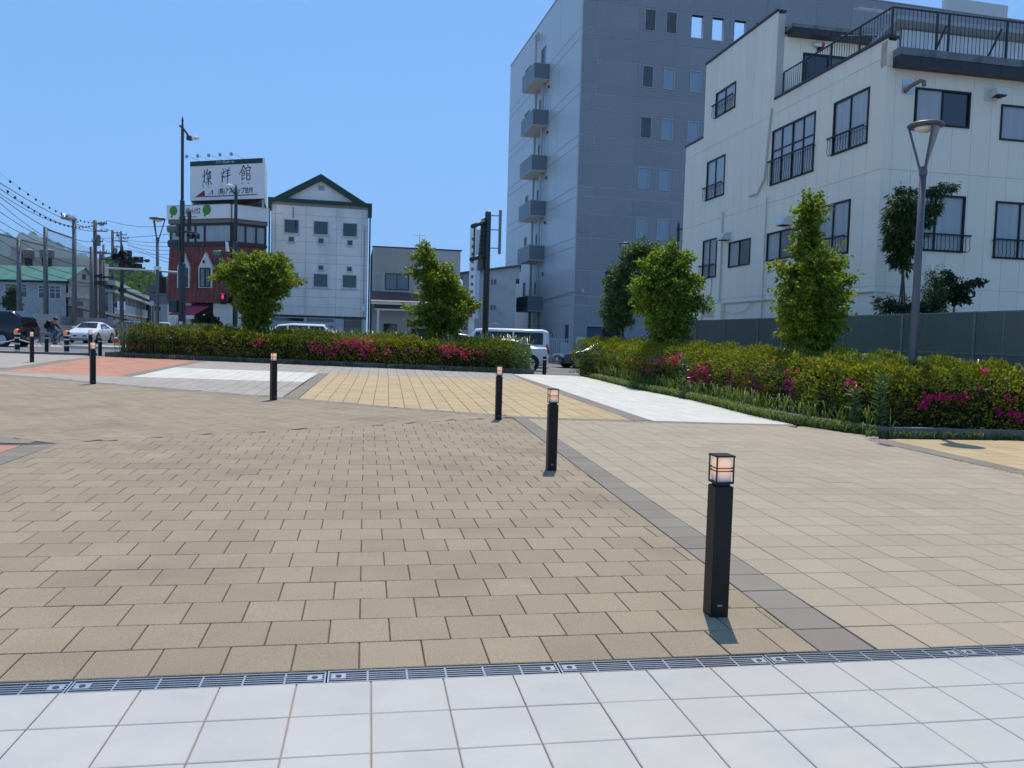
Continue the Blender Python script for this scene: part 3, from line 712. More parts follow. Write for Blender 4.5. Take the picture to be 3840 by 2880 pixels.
MB().box(3.21, -.33, 8.43, 3.51, -.05, 8.45).build('hood_mouth', dark_in, CB)
MB().box(.50, -.02, 8.33, .85, 0, 8.70).build('flue_plate', steel, CB)
MB().tube([(.6, -.02, 8.40), (.62, -.16, 8.48), (.80, -.34, 8.60), (.88, -.36, 8.58), (.90, -.36, 8.46)], .055, 10).build('flue_pipe', mat('rusty_flue', (.22, .18, .15), .6, .5, var=.3, scale=8), CB)
cond = mat('pale_conduit', (.55, .56, .53), .6)
def condt(pts, r=.02, n='conduit'): MB().tube(pts, r, 6).build(n, cond, CB)
condt([(-.04, w, 2.98+.0*w) for w in (0.02, 3, 6, 9, 12.8)], .03)
condt([(-.04, 6.0, 9.5), (-.05, 6.1, 8.6), (-.05, 6.25, 7.2), (-.05, 6.7, 6.75), (-.05, 7.3, 6.75)], .035, 'cable')
condt([(-.04, 6.05, .5), (-.04, 6.05, 6.5)], .02); condt([(-.05, 9.35, 2.95), (-.05, 9.35, 6.4), (-.05, 9.35, 6.5)], .03)
condt([(-.05, 10.1, 4.0), (-.05, 10.12, 3.4), (-.05, 10.5, 3.05), (-.05, 11.2, 2.98)], .025, 'cable')
condt([(-.05, 6.6, 2.98), (-.05, 7.2, 2.65), (-.05, 8.2, 2.55), (-.05, 9.0, 2.7)], .012, 'cable')
condt([(.02, -.04, 2.98), (.5, -.04, 2.95), (1.4, -.05, 2.7), (2.6, -.05, 2.55)], .012, 'cable')
MB().box(-.16, 8.95, 2.35, 0, 9.5, 2.95).build('meter_box', cream, CB)
for k in range(4): MB().tube([(-.04, 9.6, 2.5+.07*k), (-.04, 10.9, 2.5+.07*k), (-.04, 11.0+.06*k, 1.2)], .018, 6).build('conduit', cond, CB)
wlamp = mat('white_lamp_housing', (.7, .72, .72), .4)
MB().lathe([(.02, 0), (.07, .12), (.085, .3), (.07, .46), (.02, .62)], 12, Matrix.Translation((1.32, 5.8, 11.72))@Matrix.Rotation(math.pi/2, 4, 'Y')).build('wall_lamp', wlamp, CB)
MB().lathe([(.088, 0), (.09, .1)], 12, Matrix.Translation((1.58, 5.8, 11.72))@Matrix.Rotation(math.pi/2, 4, 'Y')).build('lamp_band', redtri, CB)
MB().box(1.52, 5.78, 11.55, 1.68, 5.92, 11.66).build('lamp_bracket', alu_black, CB)
# terrace railing
def rail_run(p0, p1, z0, z1, posts, name='terrace_railing', leader=True):
    p0, p1 = Vector(p0), Vector(p1); L_ = (p1-p0).length; d = (p1-p0)/L_
    r = MB(); M_ = Matrix.Translation((p0.x, p0.y, 0))@Matrix.Rotation(math.atan2(d.y, d.x), 4, 'Z')
    r.box(0, -.025, z1-.03, L_, .025, z1, M=M_); g = r.build(name, dkm, CB)
    MB().box(0, -.012, z0+.08, L_, .012, z0+.1, M=M_).build('bottom_rail', dkm, g)
    n = int(L_/.125)
    for i in range(n+1):
        x = L_*i/n; MB().box(x-.006, -.006, z0+.1, x+.006, .006, z1-.03, M=M_).build('baluster', dkm, g)
    for x in posts: MB().box(x-.025, -.025, z0, x+.025, .025, z1-.03, M=M_).build('post', dkm, g)
rail_run((.14, 0.06), (.14, 5.6), 9.84, 10.62, [0, 1.4, 2.8, 4.2, 5.54])
rail_run((.14, 0.06), (8.9, .06), 9.45, 10.62, [1.38, 1.75, 3.6, 5.4, 7.2])
MB().tube([(1.72, .5, 9.45), (1.85, .12, 10.3)], .03, 6).build('rail_stay', dkm, CB); MB().tube([(3.4, .5, 9.45), (3.62, .12, 10.4)], .03, 6).build('rail_stay', dkm, CB)
# rooftop shed
shw = mat('white_corrugated_sheet', (.8, .79, .77), .5, var=.04)
sh = MB(); sh.add([(1.55, 1.6, 9.44), (6.2, 1.6, 9.44), (6.2, 4.6, 9.44), (1.55, 4.6, 9.44), (1.55, 1.6, 10.75), (6.2, 1.6, 10.75), (6.2, 4.6, 10.75), (1.55, 4.6, 9.75)], [(0,1,5,4), (1,2,6,5), (2,3,7,6), (3,0,4,7), (4,5,6,7)]); 
sh = MB()
for k in range(22): x = 1.6+k*.2; sh.box(x, 1.6, 9.45, x+.19, 1.63, 10.72)
for k in range(14): y = 1.66+k*.2; sh.box(1.56, y, 9.45, 1.59, y+.19, 10.72-.066*k)
sh.build('rooftop_shed_wall', shw, CB)
rf = MB(); rf.add([(1.2, 1.3, 10.86), (6.6, 1.3, 10.86), (6.6, 4.9, 9.75), (1.2, 4.9, 9.75), (1.2, 1.3, 10.98), (6.6, 1.3, 10.98), (6.6, 4.9, 9.87), (1.2, 4.9, 9.87)], [(0,3,2,1), (4,5,6,7), (0,1,5,4), (1,2,6,5), (2,3,7,6), (3,0,4,7)]); rf.build('rooftop_shed_roof', mat('pale_green_grey_roof', (.36, .40, .40), .5), CB)
# tv aerials
aer = mat('aerial_metal', (.30, .31, .32), .4, .7)
def aerial(root, x, y, z0, h, L_, n=12, rz=0., tilt=0., el=.4):
    MB().tube([(x, y, z0), (x, y, z0+h)], .022, 6).build('mast', aer, root)
    M_ = Matrix.Translation((x, y, z0+h*.92))@Matrix.Rotation(rz, 4, 'Z')@Matrix.Rotation(tilt, 4, 'Y'); b = MB(); b.tube([M_@Vector((-L_/2, 0, 0)), M_@Vector((L_/2, 0, 0))], .014, 5)
    for k in range(n):
        t = -L_/2+L_*(k+.5)/n; e = el*(1-.35*k/n); b.tube([M_@Vector((t, -e, 0)), M_@Vector((t, e, 0))], .007, 4)
    b.build('antenna', aer, root)
ae = empty('tv_aerial', CB.matrix_world@Vector((0, 0, 0)), 0, 'pair of television aerials on the cream building roof above the railing', 'aerial')
def cbw(u, w, z):
    c, s_ = math.cos(.2), math.sin(.2); return (9.84+u*c-w*s_, 22+u*s_+w*c, z)
ae.location = (0, 0, 0)
p = cbw(1.35, 2.6, 9.45); aerial(ae, p[0], p[1], 9.45, 2.35, 1.9, 14, .6, -.16, .12); aerial(ae, p[0], p[1]-.05, 9.45, 1.55, 1.9, 8, -.15, 0, .65)
p = cbw(1.75, 2.9, 9.45); aerial(ae, p[0], p[1], 9.45, 2.0, 1.6, 6, .2, -.1, .7)

# ---------------------------------------------------------------- white gabled building
wpan = mat('white_siding_board', (.88, .84, .77), .6, var=.05, scale=.6, tint=.02, dirt=(.70, .69, .66), dscale=.8, stretch=(1.5, 1.5, .35))
wj = mat('grey_board_joint', (.34, .34, .34), .8)
gtrim = mat('dark_green_trim', (.014, .045, .026), .45, var=.1)
GB = empty('gabled_building', (-17.287, 58, 0), .239, 'white gabled three storey building with dark green trim', 'building')
gw = [(.57, 1.65, 8.47, 9.5), (2.63, 3.71, 8.47, 9.5), (4.7, 5.79, 8.45, 9.48), (.62, 1.64, 4.68, 5.71), (2.66, 3.73, 4.68, 5.71), (4.73, 5.80, 4.70, 5.71)]
gs = [(.88, 1.33, 7.84, 8.28), (2.96, 3.42, 7.84, 8.28), (5.03, 5.48, 7.82, 8.25), (.93, 1.32, 5.92, 6.32), (2.99, 3.41, 5.92, 6.32), (5.04, 5.46, 5.92, 6.32)]
gh = gw+gs
w = MB(); cell_boxes(w, -.3, 6.55, 2.60, 10.75, gh, .03, .3); w.box(-.3, .3, -.8, -.1, 9., 10.8); w.box(6.35, .3, -.8, 6.55, 9, 10.8); w.build('wall', wj, GB)
gz_ = [2.62, 3.26, 3.97, 4.56, 5.34, 6.43, 7.07, 7.95, 8.96, 9.85, 10.5]
cladding(GB, [-.28, .0, 2.12, 4.3, 6.1, 6.53], gz_, gh, .03, .03, .022, wpan, name='siding_board')
gp = [(.97-.4, 10.98), (5.37+.4, 10.98), (3.13, 12.5)]
MB().prism(gp, .03, .3, 'y').build('gable_wall', wpan, GB)
for s_ in (0, 1):
    a = (3.13, 12.83); b = (-.1, 10.95) if s_ == 0 else (6.36, 10.95); a2 = (3.13, 12.36); b2 = (.72, 10.95) if s_ == 0 else (5.54, 10.95)
    poly = [b, b2, a2, a]; MB().prism(poly if s_ == 0 else poly[::-1], -.28+.004*s_, .34, 'y').build('gable_trim', gtrim, GB)
tr = MB(); tr.box(-.52, -.30, 10.72, 6.80, .3, 10.94); tr.box(-.52, -.26, 10.05, -.28, .3, 10.715); tr.box(6.56, -.26, 9.95, 6.80, .3, 10.715); tr.build('eaves_trim', gtrim, GB)
MB().box(-.31, -.02, 2.47, 6.3, .3, 2.6).build('shop_fascia', gtrim, GB)
v = MB(); v.box(2.95, -.03, 11.7, 3.37, .03, 12.05); vf = v.build('gable_vent', alu_grey, GB)
for k in range(6): MB().box(3.0, -.05, 11.74+.045*k, 3.32, -.032, 11.765+.045*k).build('vent_slat', wj, vf)
gfm = mat('white_window_frame', (.55, .58, .62), .5)
for a, b, z0, z1 in gw: window(GB, a, b, z0, z1, .0, frame=.06, fm=gfm, gm=glass_d, depth=.1, sill=True, out=.05)
for a, b, z0, z1 in gs: window(GB, a, b, z0, z1, .0, frame=.05, fm=gfm, gm=mat('brown_grey_small_pane', (.09, .09, .08), .2), depth=.1, sill=True, out=.04)
for x in (-.42, 6.68): MB().tube([(x, -.12, 0), (x, -.12, 10.1)], .055, 8).build('downpipe', gtrim, GB)
MB().tube([(6.3, -.06, 1.0), (6.3, -.06, 9.3)], .03, 6).build('conduit', wj, GB); MB().box(6.2, -.14, 3.05, 6.48, 0, 3.55).build('meter_box', wpan, GB)
# shop front
tanp = mat('beige_transom_panel', (.20, .20, .18), .6); sfr = mat('white_shop_frame', (.52, .55, .58), .5)
ssf = [(.05, 2.1, 2.12, 2.46, glass_d), (2.22, 4.22, 2.12, 2.46, tanp), (.05, 1.05, -.6, 1.98, glass_d), (1.1, 2.1, -.6, 1.98, glass_d), (2.22, 4.22, -.6, 1.98, glass_m)]
w = MB(); cell_boxes(w, -.28, 4.27, -.8, 2.47, [s_[:4] for s_ in ssf], .02, .25); w.build('shopfront_wall', sfr, GB)
for a, b, z0, z1, g_ in ssf: window(GB, a, b, z0, z1, .0, frame=.05, fm=sfr, gm=g_, depth=.1, name='shop_window')
posterp = mat('pink_poster', (.36, .16, .20), .6)
po = MB(); po.box(2.75, -.05, 1.35, 3.42, -.035, 1.78); po = po.build('poster', posterp, GB)
wbr = mat('white_glazed_brick', (.50, .53, .56), .4, tint=.05)
bb = MB(); bb.box(4.28, .02, -.8, 4.92, .25, 2.46); bb = bb.build('brick_pier', wj, GB)
for r in range(30):
    z = -.1+r*.085
    for c in range(3):
        x0 = 4.29+(c-(.5 if r % 2 else 0))*.21; x1 = min(x0+.2, 4.91); x0 = max(x0, 4.29)
        if x1-x0 > .03: MB().box(x0, .0, z, x1, .02, z+.076).build('brick', wbr, GB)
shut = mat('brown_grey_shutter', (.17, .165, .14), .5, .2)
MB().box(4.96, .12, -.8, 6.2, .2, 2.46).build('shutter_backing', wj, GB)
for k in range(28): MB().box(5.0, .07, -.3+k*.095, 6.16, .12, -.3+k*.095+.085).build('shutter_slat', shut, GB)
MB().box(6.22, .02, -.8, 6.54, .25, 2.46).build('corner_pier', wpan, GB)
MB().box(-.1, .32, -.6, 6.3, 9, 10.7).build('inner_block', dark_in, GB)
rfm = mat('green_roof_sheet', (.03, .07, .05), .5)
for s_ in (0, 1):
    e = -.5 if s_ == 0 else 6.76
    r = MB(); r.add([(3.13, .35, 12.8), (3.13, 9.2, 12.8), (e, 9.2, 10.8), (e, .35, 10.8), (3.13, .35, 12.7), (3.13, 9.2, 12.7), (e, 9.2, 10.7), (e, .35, 10.7)], [(0,1,2,3), (4,7,6,5), (0,4,5,1), (2,6,7,3), (0,3,7,4), (1,5,6,2)]); r.build('roof', rfm, GB)

# text flat on a face: glyph outlines as thin raised print
def text(parent, s, x, y, z, h, m, ext=.004, sx=1., name='lettering', rot=None, off=0., align='CENTER', M=None, sk=0.):
    cu = bpy.data.curves.new(name, 'FONT'); cu.body = s; cu.size = h; cu.extrude = ext; cu.align_x = align; cu.align_y = 'CENTER'; cu.offset = off; cu.resolution_u = 2; cu.shear = sk
    o = bpy.data.objects.new(name, cu); COL.objects.link(o)
    dg = bpy.context.evaluated_depsgraph_get(); me = bpy.data.meshes.new_from_object(o.evaluated_get(dg)); bpy.data.objects.remove(o)
    me.name = name
    T = Matrix.Translation((x, y, z))@(M if M is not None else Matrix.Identity(4))@Matrix.Rotation(math.pi/2, 4, 'X')@Matrix.Diagonal((sx, 1, 1, 1))
    me.transform(T)
    me.materials.clear()
    return link(name, me, m, parent)
ink = mat('navy_black_ink', (.008, .006, .022), .5); white_ink = mat('white_ink', (.7, .72, .72), .5); greyink = mat('grey_ink', (.16, .17, .20), .5)
text(po, '測量', 3.08, -.056, 1.56, .24, mat('dark_red_ink', (.12, .01, .03), .5)); text(GB, '真田の土地', 2.75, .02, 1.88, .10, greyink)

# ---------------------------------------------------------------- brown tiled corner building
def v2(p): return Vector((p.x, p.y, 0))
BL, BK, BR = v2(at(637, 830, 53.6)), v2(at(868, 828, 52.0)), v2(at(1000, 838, 53.4))
BB = empty('corner_shop_building', (BK.x, BK.y, 0), 0, 'corner building clad in dark red roof tiles under a white sign band', 'building')
red = mat('red_brown_roof_tile', (.21, .034, .014), .42, var=.18, scale=2, tint=.22, spec=.5)
brn = mat('brown_window_frame', (.045, .028, .022), .5); cream2 = mat('cream_render', (.72, .68, .58), .8, var=.05)
bandm = mat('white_sign_panel', (.86, .82, .76), .45, var=.03); grn = mat('bright_green_print', (.07, .26, .02), .5)
def frame_of(a, b):
    d = (b-a); L_ = d.length; rz = math.atan2(d.y, d.x)
    return Matrix.Translation((a.x-BK.x, a.y-BK.y, 0))@Matrix.Rotation(rz, 4, 'Z'), L_
ML, LL = frame_of(BL, BK); MR, LR = frame_of(BK, BR)
def sub(mb, name, m, M_, parent=None, **k):
    o = mb.build(name, m, parent or BB, **k); o.matrix_local = M_ if parent is None else o.matrix_local; return o
zw0, zw1, zb0, zb1 = 7.05, 8.22, 8.58, 9.45
for M_, L_, side in ((ML, LL, 0), (MR, LR, 1)):
    # mansard wall: courses of tiles leaning out towards the foot
    nz = 17; zt0, zt1 = 3.15, 6.85
    bw = MB(); bw.box(0, .35, -.5, L_, .6, 9.3); sub(bw, 'core_wall', dark_in, M_)
    k = 0
    ncol = int(L_/.33)
    wins = [(1.0, 1.85, 4.15, 5.45), (2.6, 3.45, 4.15, 5.45)] if side == 0 else [(.75, 1.6, 4.15, 5.45)]
    if side == 0: wins = [(1.0, 1.75, 4.15, 5.4), (2.72, 3.55, 4.15, 5.4)]
    ridge = {}
    for r in range(nz):
        z0 = zt0+(zt1-zt0)*r/nz; z1 = zt0+(zt1-zt0)*(r+1)/nz; y0 = -.28*(1-r/nz); y1 = -.28*(1-(r+1)/nz)
        for c in range(ncol):
            x0 = L_*c/ncol; x1 = L_*(c+1)/ncol; xm = (x0+x1)/2
            if any(a-.1 < xm < b+.1 and c0-.1 < (z0+z1)/2 < d0+.75*(1-abs(xm-(a+b)/2)/(b-a)*1.6) for a, b, c0, d0 in wins): continue
            t = MB(); t.add([(x0+.008, y0-.05, z0), (x1-.008, y0-.05, z0), (x1-.008, y1-.012, z1+.01), (x0+.008, y1-.012, z1+.01), (xm, y0-.085, z0), (xm, y1-.045, z1+.01), (x0+.008, y0, z0), (x1-.008, y0, z0)], [(0, 4, 5, 3), (4, 1, 2, 5), (6, 0, 4, 1, 7)][:2]+[(0, 6, 7, 1, 4)])
            sub(t, 'roof_tile', red, M_)
    sub(MB().box(0, -.26, zt0, L_, .34, zt0+.02), 'tile_foot', dark_in, M_)
    bk_ = MB(); bk_.add([(0, -.25, zt0+.02), (L_, -.25, zt0+.02), (L_, .02, zt1), (0, .02, zt1), (0, .34, zt0+.02), (L_, .34, zt0+.02), (L_, .34, zt1), (0, .34, zt1)], [(0,1,2,3), (1,5,6,2), (4,0,3,7), (3,2,6,7)]); sub(bk_, 'tile_backing', mat('tile_backing', (.09, .016, .01), .8), M_)
    sub(MB().box(-.02, -.10, zt1+.002, L_+.02, .34, zw0), 'dark_ledge', brn, M_)
    # dormer windows with white pointed surrounds
    for a, b, c0, d0 in wins:
        yy = -.36; p = MB().prism([(a-.12, c0-.05), (b+.12, c0-.05), (b+.12, d0+.05), ((a+b)/2, d0+1.0), (a-.12, d0+.05)], yy+.05, yy+.4, 'y'); dm = sub(p, 'dormer', cream2, M_)
        f = MB(); f.box(a, yy, c0, b, yy+.06, c0+.05); f.box(a, yy, d0-.05, b, yy+.06, d0); f.box(a, yy, c0+.05, a+.05, yy+.06, d0-.05); f.box(b-.05, yy, c0+.05, b, yy+.06, d0-.05); f.box((a+b)/2-.025, yy, c0+.05, (a+b)/2+.025, yy+.06, d0-.05)
        f = f.build('window', alu_black, dm); MB().box(a+.05, yy+.03, c0+.05, (a+b)/2-.025, yy+.045, d0-.05).build('pane', glass_m, f); MB().box((a+b)/2+.025, yy+.03, c0+.05, b-.05, yy+.045, d0-.05).build('pane', glass_d, f)
        MB().lathe([(.02, 0), (.07, .05), (.05, .22), (.02, .25)], 8, Matrix.Translation(((a+b)/2, yy-.1, d0+.25))).build('wall_lantern', brn, dm)
    # upper windows
    n = 6 if side == 0 else 3; xs2 = [.1+(L_-.2)*k/n for k in range(n+1)]
    if side == 0: xs2 = [.05, .95, 1.75, 2.1, LL*.58, LL*.60, LL-.02]; xs2 = [.05, .8, 1.45, 2.05, 2.9-.1, LL-.05]
    else: xs2 = [.22, .95, 1.62, 1.75, LR-.06]; xs2 = [.2, .92, 1.62, LR-.08]
    holes = [(xs2[i]+.05, xs2[i+1]-.05, zw0+.08, zw1-.05) for i in range(len(xs2)-1)]
    f = MB(); cell_boxes(f, 0, L_, zw0+.002, zw1+.1, holes, -.02, .14); sub(f, 'window_band', brn, M_)
    for i, (a, b, c0, d0) in enumerate(holes):
        sub(MB().box(a, .05, c0, b, .06, d0), 'pane', curtain_pane, M_)
        cv = MB(); kk = max(6, int((b-a)/.05)); vs = []
        for q in range(kk+1): x = a+(b-a)*q/kk; vs += [(x, .19+.02*math.sin(q*1.7), c0+.02), (x, .19+.02*math.sin(q*1.7), d0)]
        cv.add(vs, [(2*q, 2*q+2, 2*q+3, 2*q+1) for q in range(kk)]); sub(cv, 'curtain', curtain, M_)
    sub(MB().box(-.03, -.12, zw1+.102, L_+.03, .3, zb0-.002), 'soffit_band', mat('grey_brown_soffit', (.20, .185, .17), .8), M_)
    sub(MB().box(-.0, -.28, zb0, L_+.06, -.10, zb1), 'sign_band', bandm, M_)
    sub(MB().box(-.02, -.30, zb1+.002, L_+.08, .3, zb1+.03), 'sign_band_cap', wj, M_)
def disc(M_, x, z, r, m, y=-.286, name='green_disc'):
    n = 28; p = [(x+r*math.cos(2*math.pi*k/n), z+r*math.sin(2*math.pi*k/n)) for k in range(n)]
    return sub(MB().prism([(a, min(b, zb1-.003)) for a, b in p], y-.006, y+.002, 'y'), name, m, M_)
disc(ML, .55, 9.13, .31, grn); disc(ML, .40, 8.76, .08, grn); disc(ML, 3.22, 9.14, .33, grn); disc(ML, 3.06, 8.79, .09, grn)
def tx(M_, *a, **k):
    o = text(BB, *a, **k); o.matrix_local = M_; return o
tx(ML, 'ピタットハウス', 2.12, -.288, 9.04, .5, ink, sx=.34, off=.01); tx(ML, '賃貸・売買', 1.45, -.288, 8.98, .24, greyink, sx=.42)
tx(ML, '上田店　株式会社不動産ネット', 2.1, -.288, 8.70, .08, greyink, sx=.7)
# ground floor
gfw = MB(); gfw.box(0, -.02, -.5, 1.75, .34, 3.12); gfw.box(3.55, -.02, -.5, LL, .34, 3.12); sub(gfw, 'ground_floor_wall', cream2, ML)
sub(MB().box(0, .0, -.5, LR, .34, 3.12), 'ground_floor_wall', cream2, MR)
sw_ = MB(); sw_.box(1.75, .05, -.3, 2.95, .09, 1.75); sub(sw_, 'shop_window', glass_m, ML)
sub(MB().box(2.98, .05, -.3, 3.55, .12, 2.5), 'shop_door', glass_d, ML)
sub(MB().box(1.75, .1, 1.75, 3.55, .3, 3.1), 'lintel_wall', dark_in, ML)
aw = mat('crimson_awning_cloth', (.42, .045, .08), .8, var=.08)
a = MB(); a.add([(1.35, -.14, 2.95), (3.35, -.14, 2.95), (3.0, -1.15, 2.33), (.95, -1.15, 2.33), (1.35, -.13, 2.92), (3.35, -.13, 2.92), (3.0, -1.14, 2.29), (.95, -1.14, 2.29)], [(0,3,2,1), (4,5,6,7), (3,7,6,2), (0,4,7,3), (1,2,6,5), (0,1,5,4)]); sub(a, 'awning', aw, ML)
sub(MB().box(.97, -1.14, 2.05, 2.98, -1.12, 2.28), 'awning_valance', cream2, ML)
lampw = mat('shop_lamp_glow', (.9, .85, .7), .4, emit=(1, .8, .5), estr=2.2)
for x in (3.1, 3.45): sub(MB().lathe([(.01, 0), (.06, .05), (.06, .09), (.01, .13)], 10, Matrix.Translation((x, -.35, 2.25))), 'shop_lamp', lampw, ML)
def rel(p): return (p.x-BK.x, p.y-BK.y)
_n = [rel(BL*1.01), rel(BK*1.012), rel(BR*1.008), rel(BR*1.16), rel(BL*1.16)]
MB().prism(_n, -.5, 9.3).build('rear_block', cream2, BB)
sideT = MB()
nt_ = 14
for r in range(nt_):
    z0 = 3.15+3.7*r/nt_
    for c in range(12): sideT.box(-.06-.22*(1-r/nt_), .3+c*.5, z0, -.02, .78+c*.5, z0+.25)
sub(sideT, 'side_tile_courses', red, ML, kind='stuff')
# billboard on the roof
SL, SR = at(713, 617, 53.9), at(988, 602, 52.1)
SG = empty('rooftop_billboard', (SL.x, SL.y, 0), math.atan2(SR.y-SL.y, SR.x-SL.x), 'rooftop billboard with black brushed characters and a red arrow', 'billboard')
Ls = math.hypot(SR.x-SL.x, SR.y-SL.y); z0, z1 = 9.93, 12.50
MB().box(0, 0, z0, Ls, .14, z1).build('face_panel', bandm, SG)
MB().box(0, -.012, z1-.32, Ls-.06, -.002, z1-.002).build('green_header', gtrim, SG)
_r = SG.matrix_basis.inverted() if False else Matrix.Rotation(-math.atan2(SR.y-SL.y, SR.x-SL.x), 4, 'Z')
_q = at(999, 700, 56.2); _q = _r@Vector((_q.x-SL.x, _q.y-SL.y, 0)); _q2 = at(740, 700, 57.); _q2 = _r@Vector((_q2.x-SL.x, _q2.y-SL.y, 0))
MB().prism([(Ls+.002, .0), (Ls+.06, .0), (_q.x+.05, _q.y), (_q.x, _q.y)], z0, z1).build('side_panel', bandm, SG)
MB().prism([(.05, .145), (Ls, .145), (_q.x, _q.y), (_q2.x, _q2.y)], z0+.02, z1-.02).build('back_panels', bandm, SG)
MB().prism([(.05, .05), (Ls, .05), (_q.x, _q.y), (_q2.x, _q2.y)], z0-.06, z0-.003).build('underside', dark_in, SG)
for x in (.12, Ls-.1): MB().box(x-.06, .1, 9.3, x+.06, .22, z0-.001).build('leg', alu_grey, SG)
for x in (1.7, 3.4, Ls-.1): MB().box(x-.04, 3.5, 9.2, x+.04, 3.58, z0-.001).build('leg', alu_grey, SG)
MB().tube([(.2, .3, 9.85), (2.6, 3.2, 9.4)], .03, 6).build('brace', alu_grey, SG); MB().tube([(Ls-.3, .4, 9.85), (2.6, 1.2, 9.45)], .03, 6).build('brace', alu_grey, SG)
def brush(strokes, cx, cz, s, parent, sz=1.):
    """brushed characters: tapering strokes on a unit square, z up"""
    mb = MB()
    for st in strokes:
        pts = [Vector((cx+(p[0]-.5)*s, cz+(p[1]-.5)*s*sz)) for p in st]; ws = [p[2]*s*1.25 for p in st]
        for i in range(len(pts)-1):
            d = pts[i+1]-pts[i]
            if d.length < 1e-6: continue
            n_ = Vector((-d.y, d.x)).normalized(); e = d.normalized()*.012*s
            a, b = pts[i]-e, pts[i+1]+e; h = .003*((len(mb.v)//8) % 3)
            q = [a+n_*ws[i], a-n_*ws[i], b-n_*ws[i+1], b+n_*ws[i+1]]
            mb.add([(p.x, -.006-h, p.y) for p in q]+[(p.x, .001, p.y) for p in q], [(0,1,2,3), (4,7,6,5), (0,4,5,1), (1,5,6,2), (2,6,7,3), (3,7,4,0)])
    return mb.build('brushed_character', ink, parent)
k1 = [[(.22,.93,.03),(.23,.45,.035),(.05,.0,.012)], [(.05,.62,.02),(.10,.52,.03)], [(.36,.66,.012),(.22,.52,.03)], [(.22,.3,.02),(.36,.2,.03)],
      [(.52,.98,.03),(.5,.78,.02)], [(.42,.85,.025),(.40,.65,.03),(.55,.72,.02)], [(.44,.68,.02),(.62,.76,.02),(.5,.5,.02)], [(.72,.86,.03),(.66,.6,.02)], [(.66,.78,.02),(.86,.82,.03),(.74,.55,.02)], [(.7,.66,.02),(.86,.52,.03)],
      [(.42,.38,.02),(.88,.44,.03)], [(.64,.56,.03),(.62,.04,.03)], [(.5,.5,.02),(.55,.42,.02)], [(.8,.52,.02),(.72,.42,.02)], [(.6,.36,.02),(.4,.08,.02)], [(.64,.34,.02),(.95,.1,.04)]]
k2 = [[(.22,.92,.02),(.34,.8,.035)], [(.05,.62,.03),(.42,.74,.025),(.12,.38,.02)], [(.24,.56,.03),(.20,.1,.04),(.14,.04,.01)], [(.3,.46,.02),(.42,.34,.035)],
      [(.52,.9,.02),(.58,.8,.03)], [(.9,.98,.03),(.78,.82,.02)], [(.5,.74,.02),(.95,.8,.03)], [(.56,.6,.02),(.9,.65,.025)], [(.46,.42,.02),(1.0,.52,.035)], [(.74,.84,.03),(.72,.3,.03),(.70,-.06,.012)]]
k3 = [[(.36,1.0,.03),(.2,.66,.03),(.02,.42,.02)], [(.34,.96,.03),(.56,.74,.03)], [(.28,.72,.02),(.4,.66,.025)], [(.24,.56,.02),(.5,.6,.02),(.48,.36,.02)], [(.24,.56,.02),(.24,.1,.03)], [(.26,.46,.015),(.48,.48,.015)], [(.26,.34,.015),(.48,.36,.015)], [(.22,.04,.02),(.46,.2,.03)],
      [(.74,.98,.02),(.78,.86,.03)], [(.6,.78,.03),(.58,.66,.02)], [(.6,.8,.02),(1.0,.84,.03),(.92,.68,.02)], [(.66,.66,.02),(.66,.06,.03)], [(.66,.64,.02),(.92,.66,.02),(.9,.46,.02),(.68,.44,.02)], [(.66,.34,.02),(.96,.36,.025),(.92,.06,.03),(.68,.06,.02)]]
U = Ls/5.0
brush(k1, 1.2*U, 11.42, .82, SG, 1.38); brush(k2, 2.45*U, 11.5, .80, SG, 1.3); brush(k3, 3.78*U, 11.6, .88, SG, 1.15)
text(SG, '・フリーダムホール・', 2.42*U, -.014, z1-.15, .2, white_ink, off=.003, sx=.9)
text(SG, '(株)アステップ信州', 3.15*U, -.006, 10.46, .42, ink, sx=.74, off=.006)
for s_, x, zz in (('さ', .93, 10.82), ('ん', 1.3, 10.80), ('し', 2.2, 10.86), ('ょ', 2.45, 10.88), ('う', 2.7, 10.88), ('か', 3.6, 10.94), ('ん', 4.0, 10.95)): text(SG, s_, x*U, -.004, zz, .15, ink)
rp = mat('crimson_print', (.26, .012, .03), .5)
MB().prism([(.33*U, 10.13), (1.06*U, 10.18), (1.02*U, 10.56), (.96*U, 10.56)], -.012, .001, 'y').build('red_arrow_head', rp, SG)
MB().prism([(1.0*U, 10.14), (4.6*U, 10.16), (4.64*U, 10.19), (4.6*U, 10.22), (1.04*U, 10.20)], -.014, .001, 'y').build('red_arrow_shaft', rp, SG)
lm_ = MB()
for pts in ([(1.28, 10.24), (1.6, 10.62), (1.58, 10.52), (1.34, 10.28)], [(1.56, 10.58), (1.6, 10.62), (1.62, 10.34), (1.58, 10.27), (1.52, 10.28), (1.56, 10.33)]): lm_.prism([(a*U, b) for a, b in pts], -.01, .001, 'y')
lm_.build('blue_swoosh_mark', mat('navy_blue_print', (.02, .04, .14), .5), SG)
for k in range(5):
    x = .25+k*.76*U; l_ = MB(); l_.tube([(x+.55, .05, z1), (x+.0, -.62, z1+.24)], .012, 5); l_ = l_.build('lamp_arm', alu_grey, SG)
    MB().box(x-.04, -.72, z1+.08, x+.08, -.58, z1+.28).build('lamp_head', alu_grey, l_)

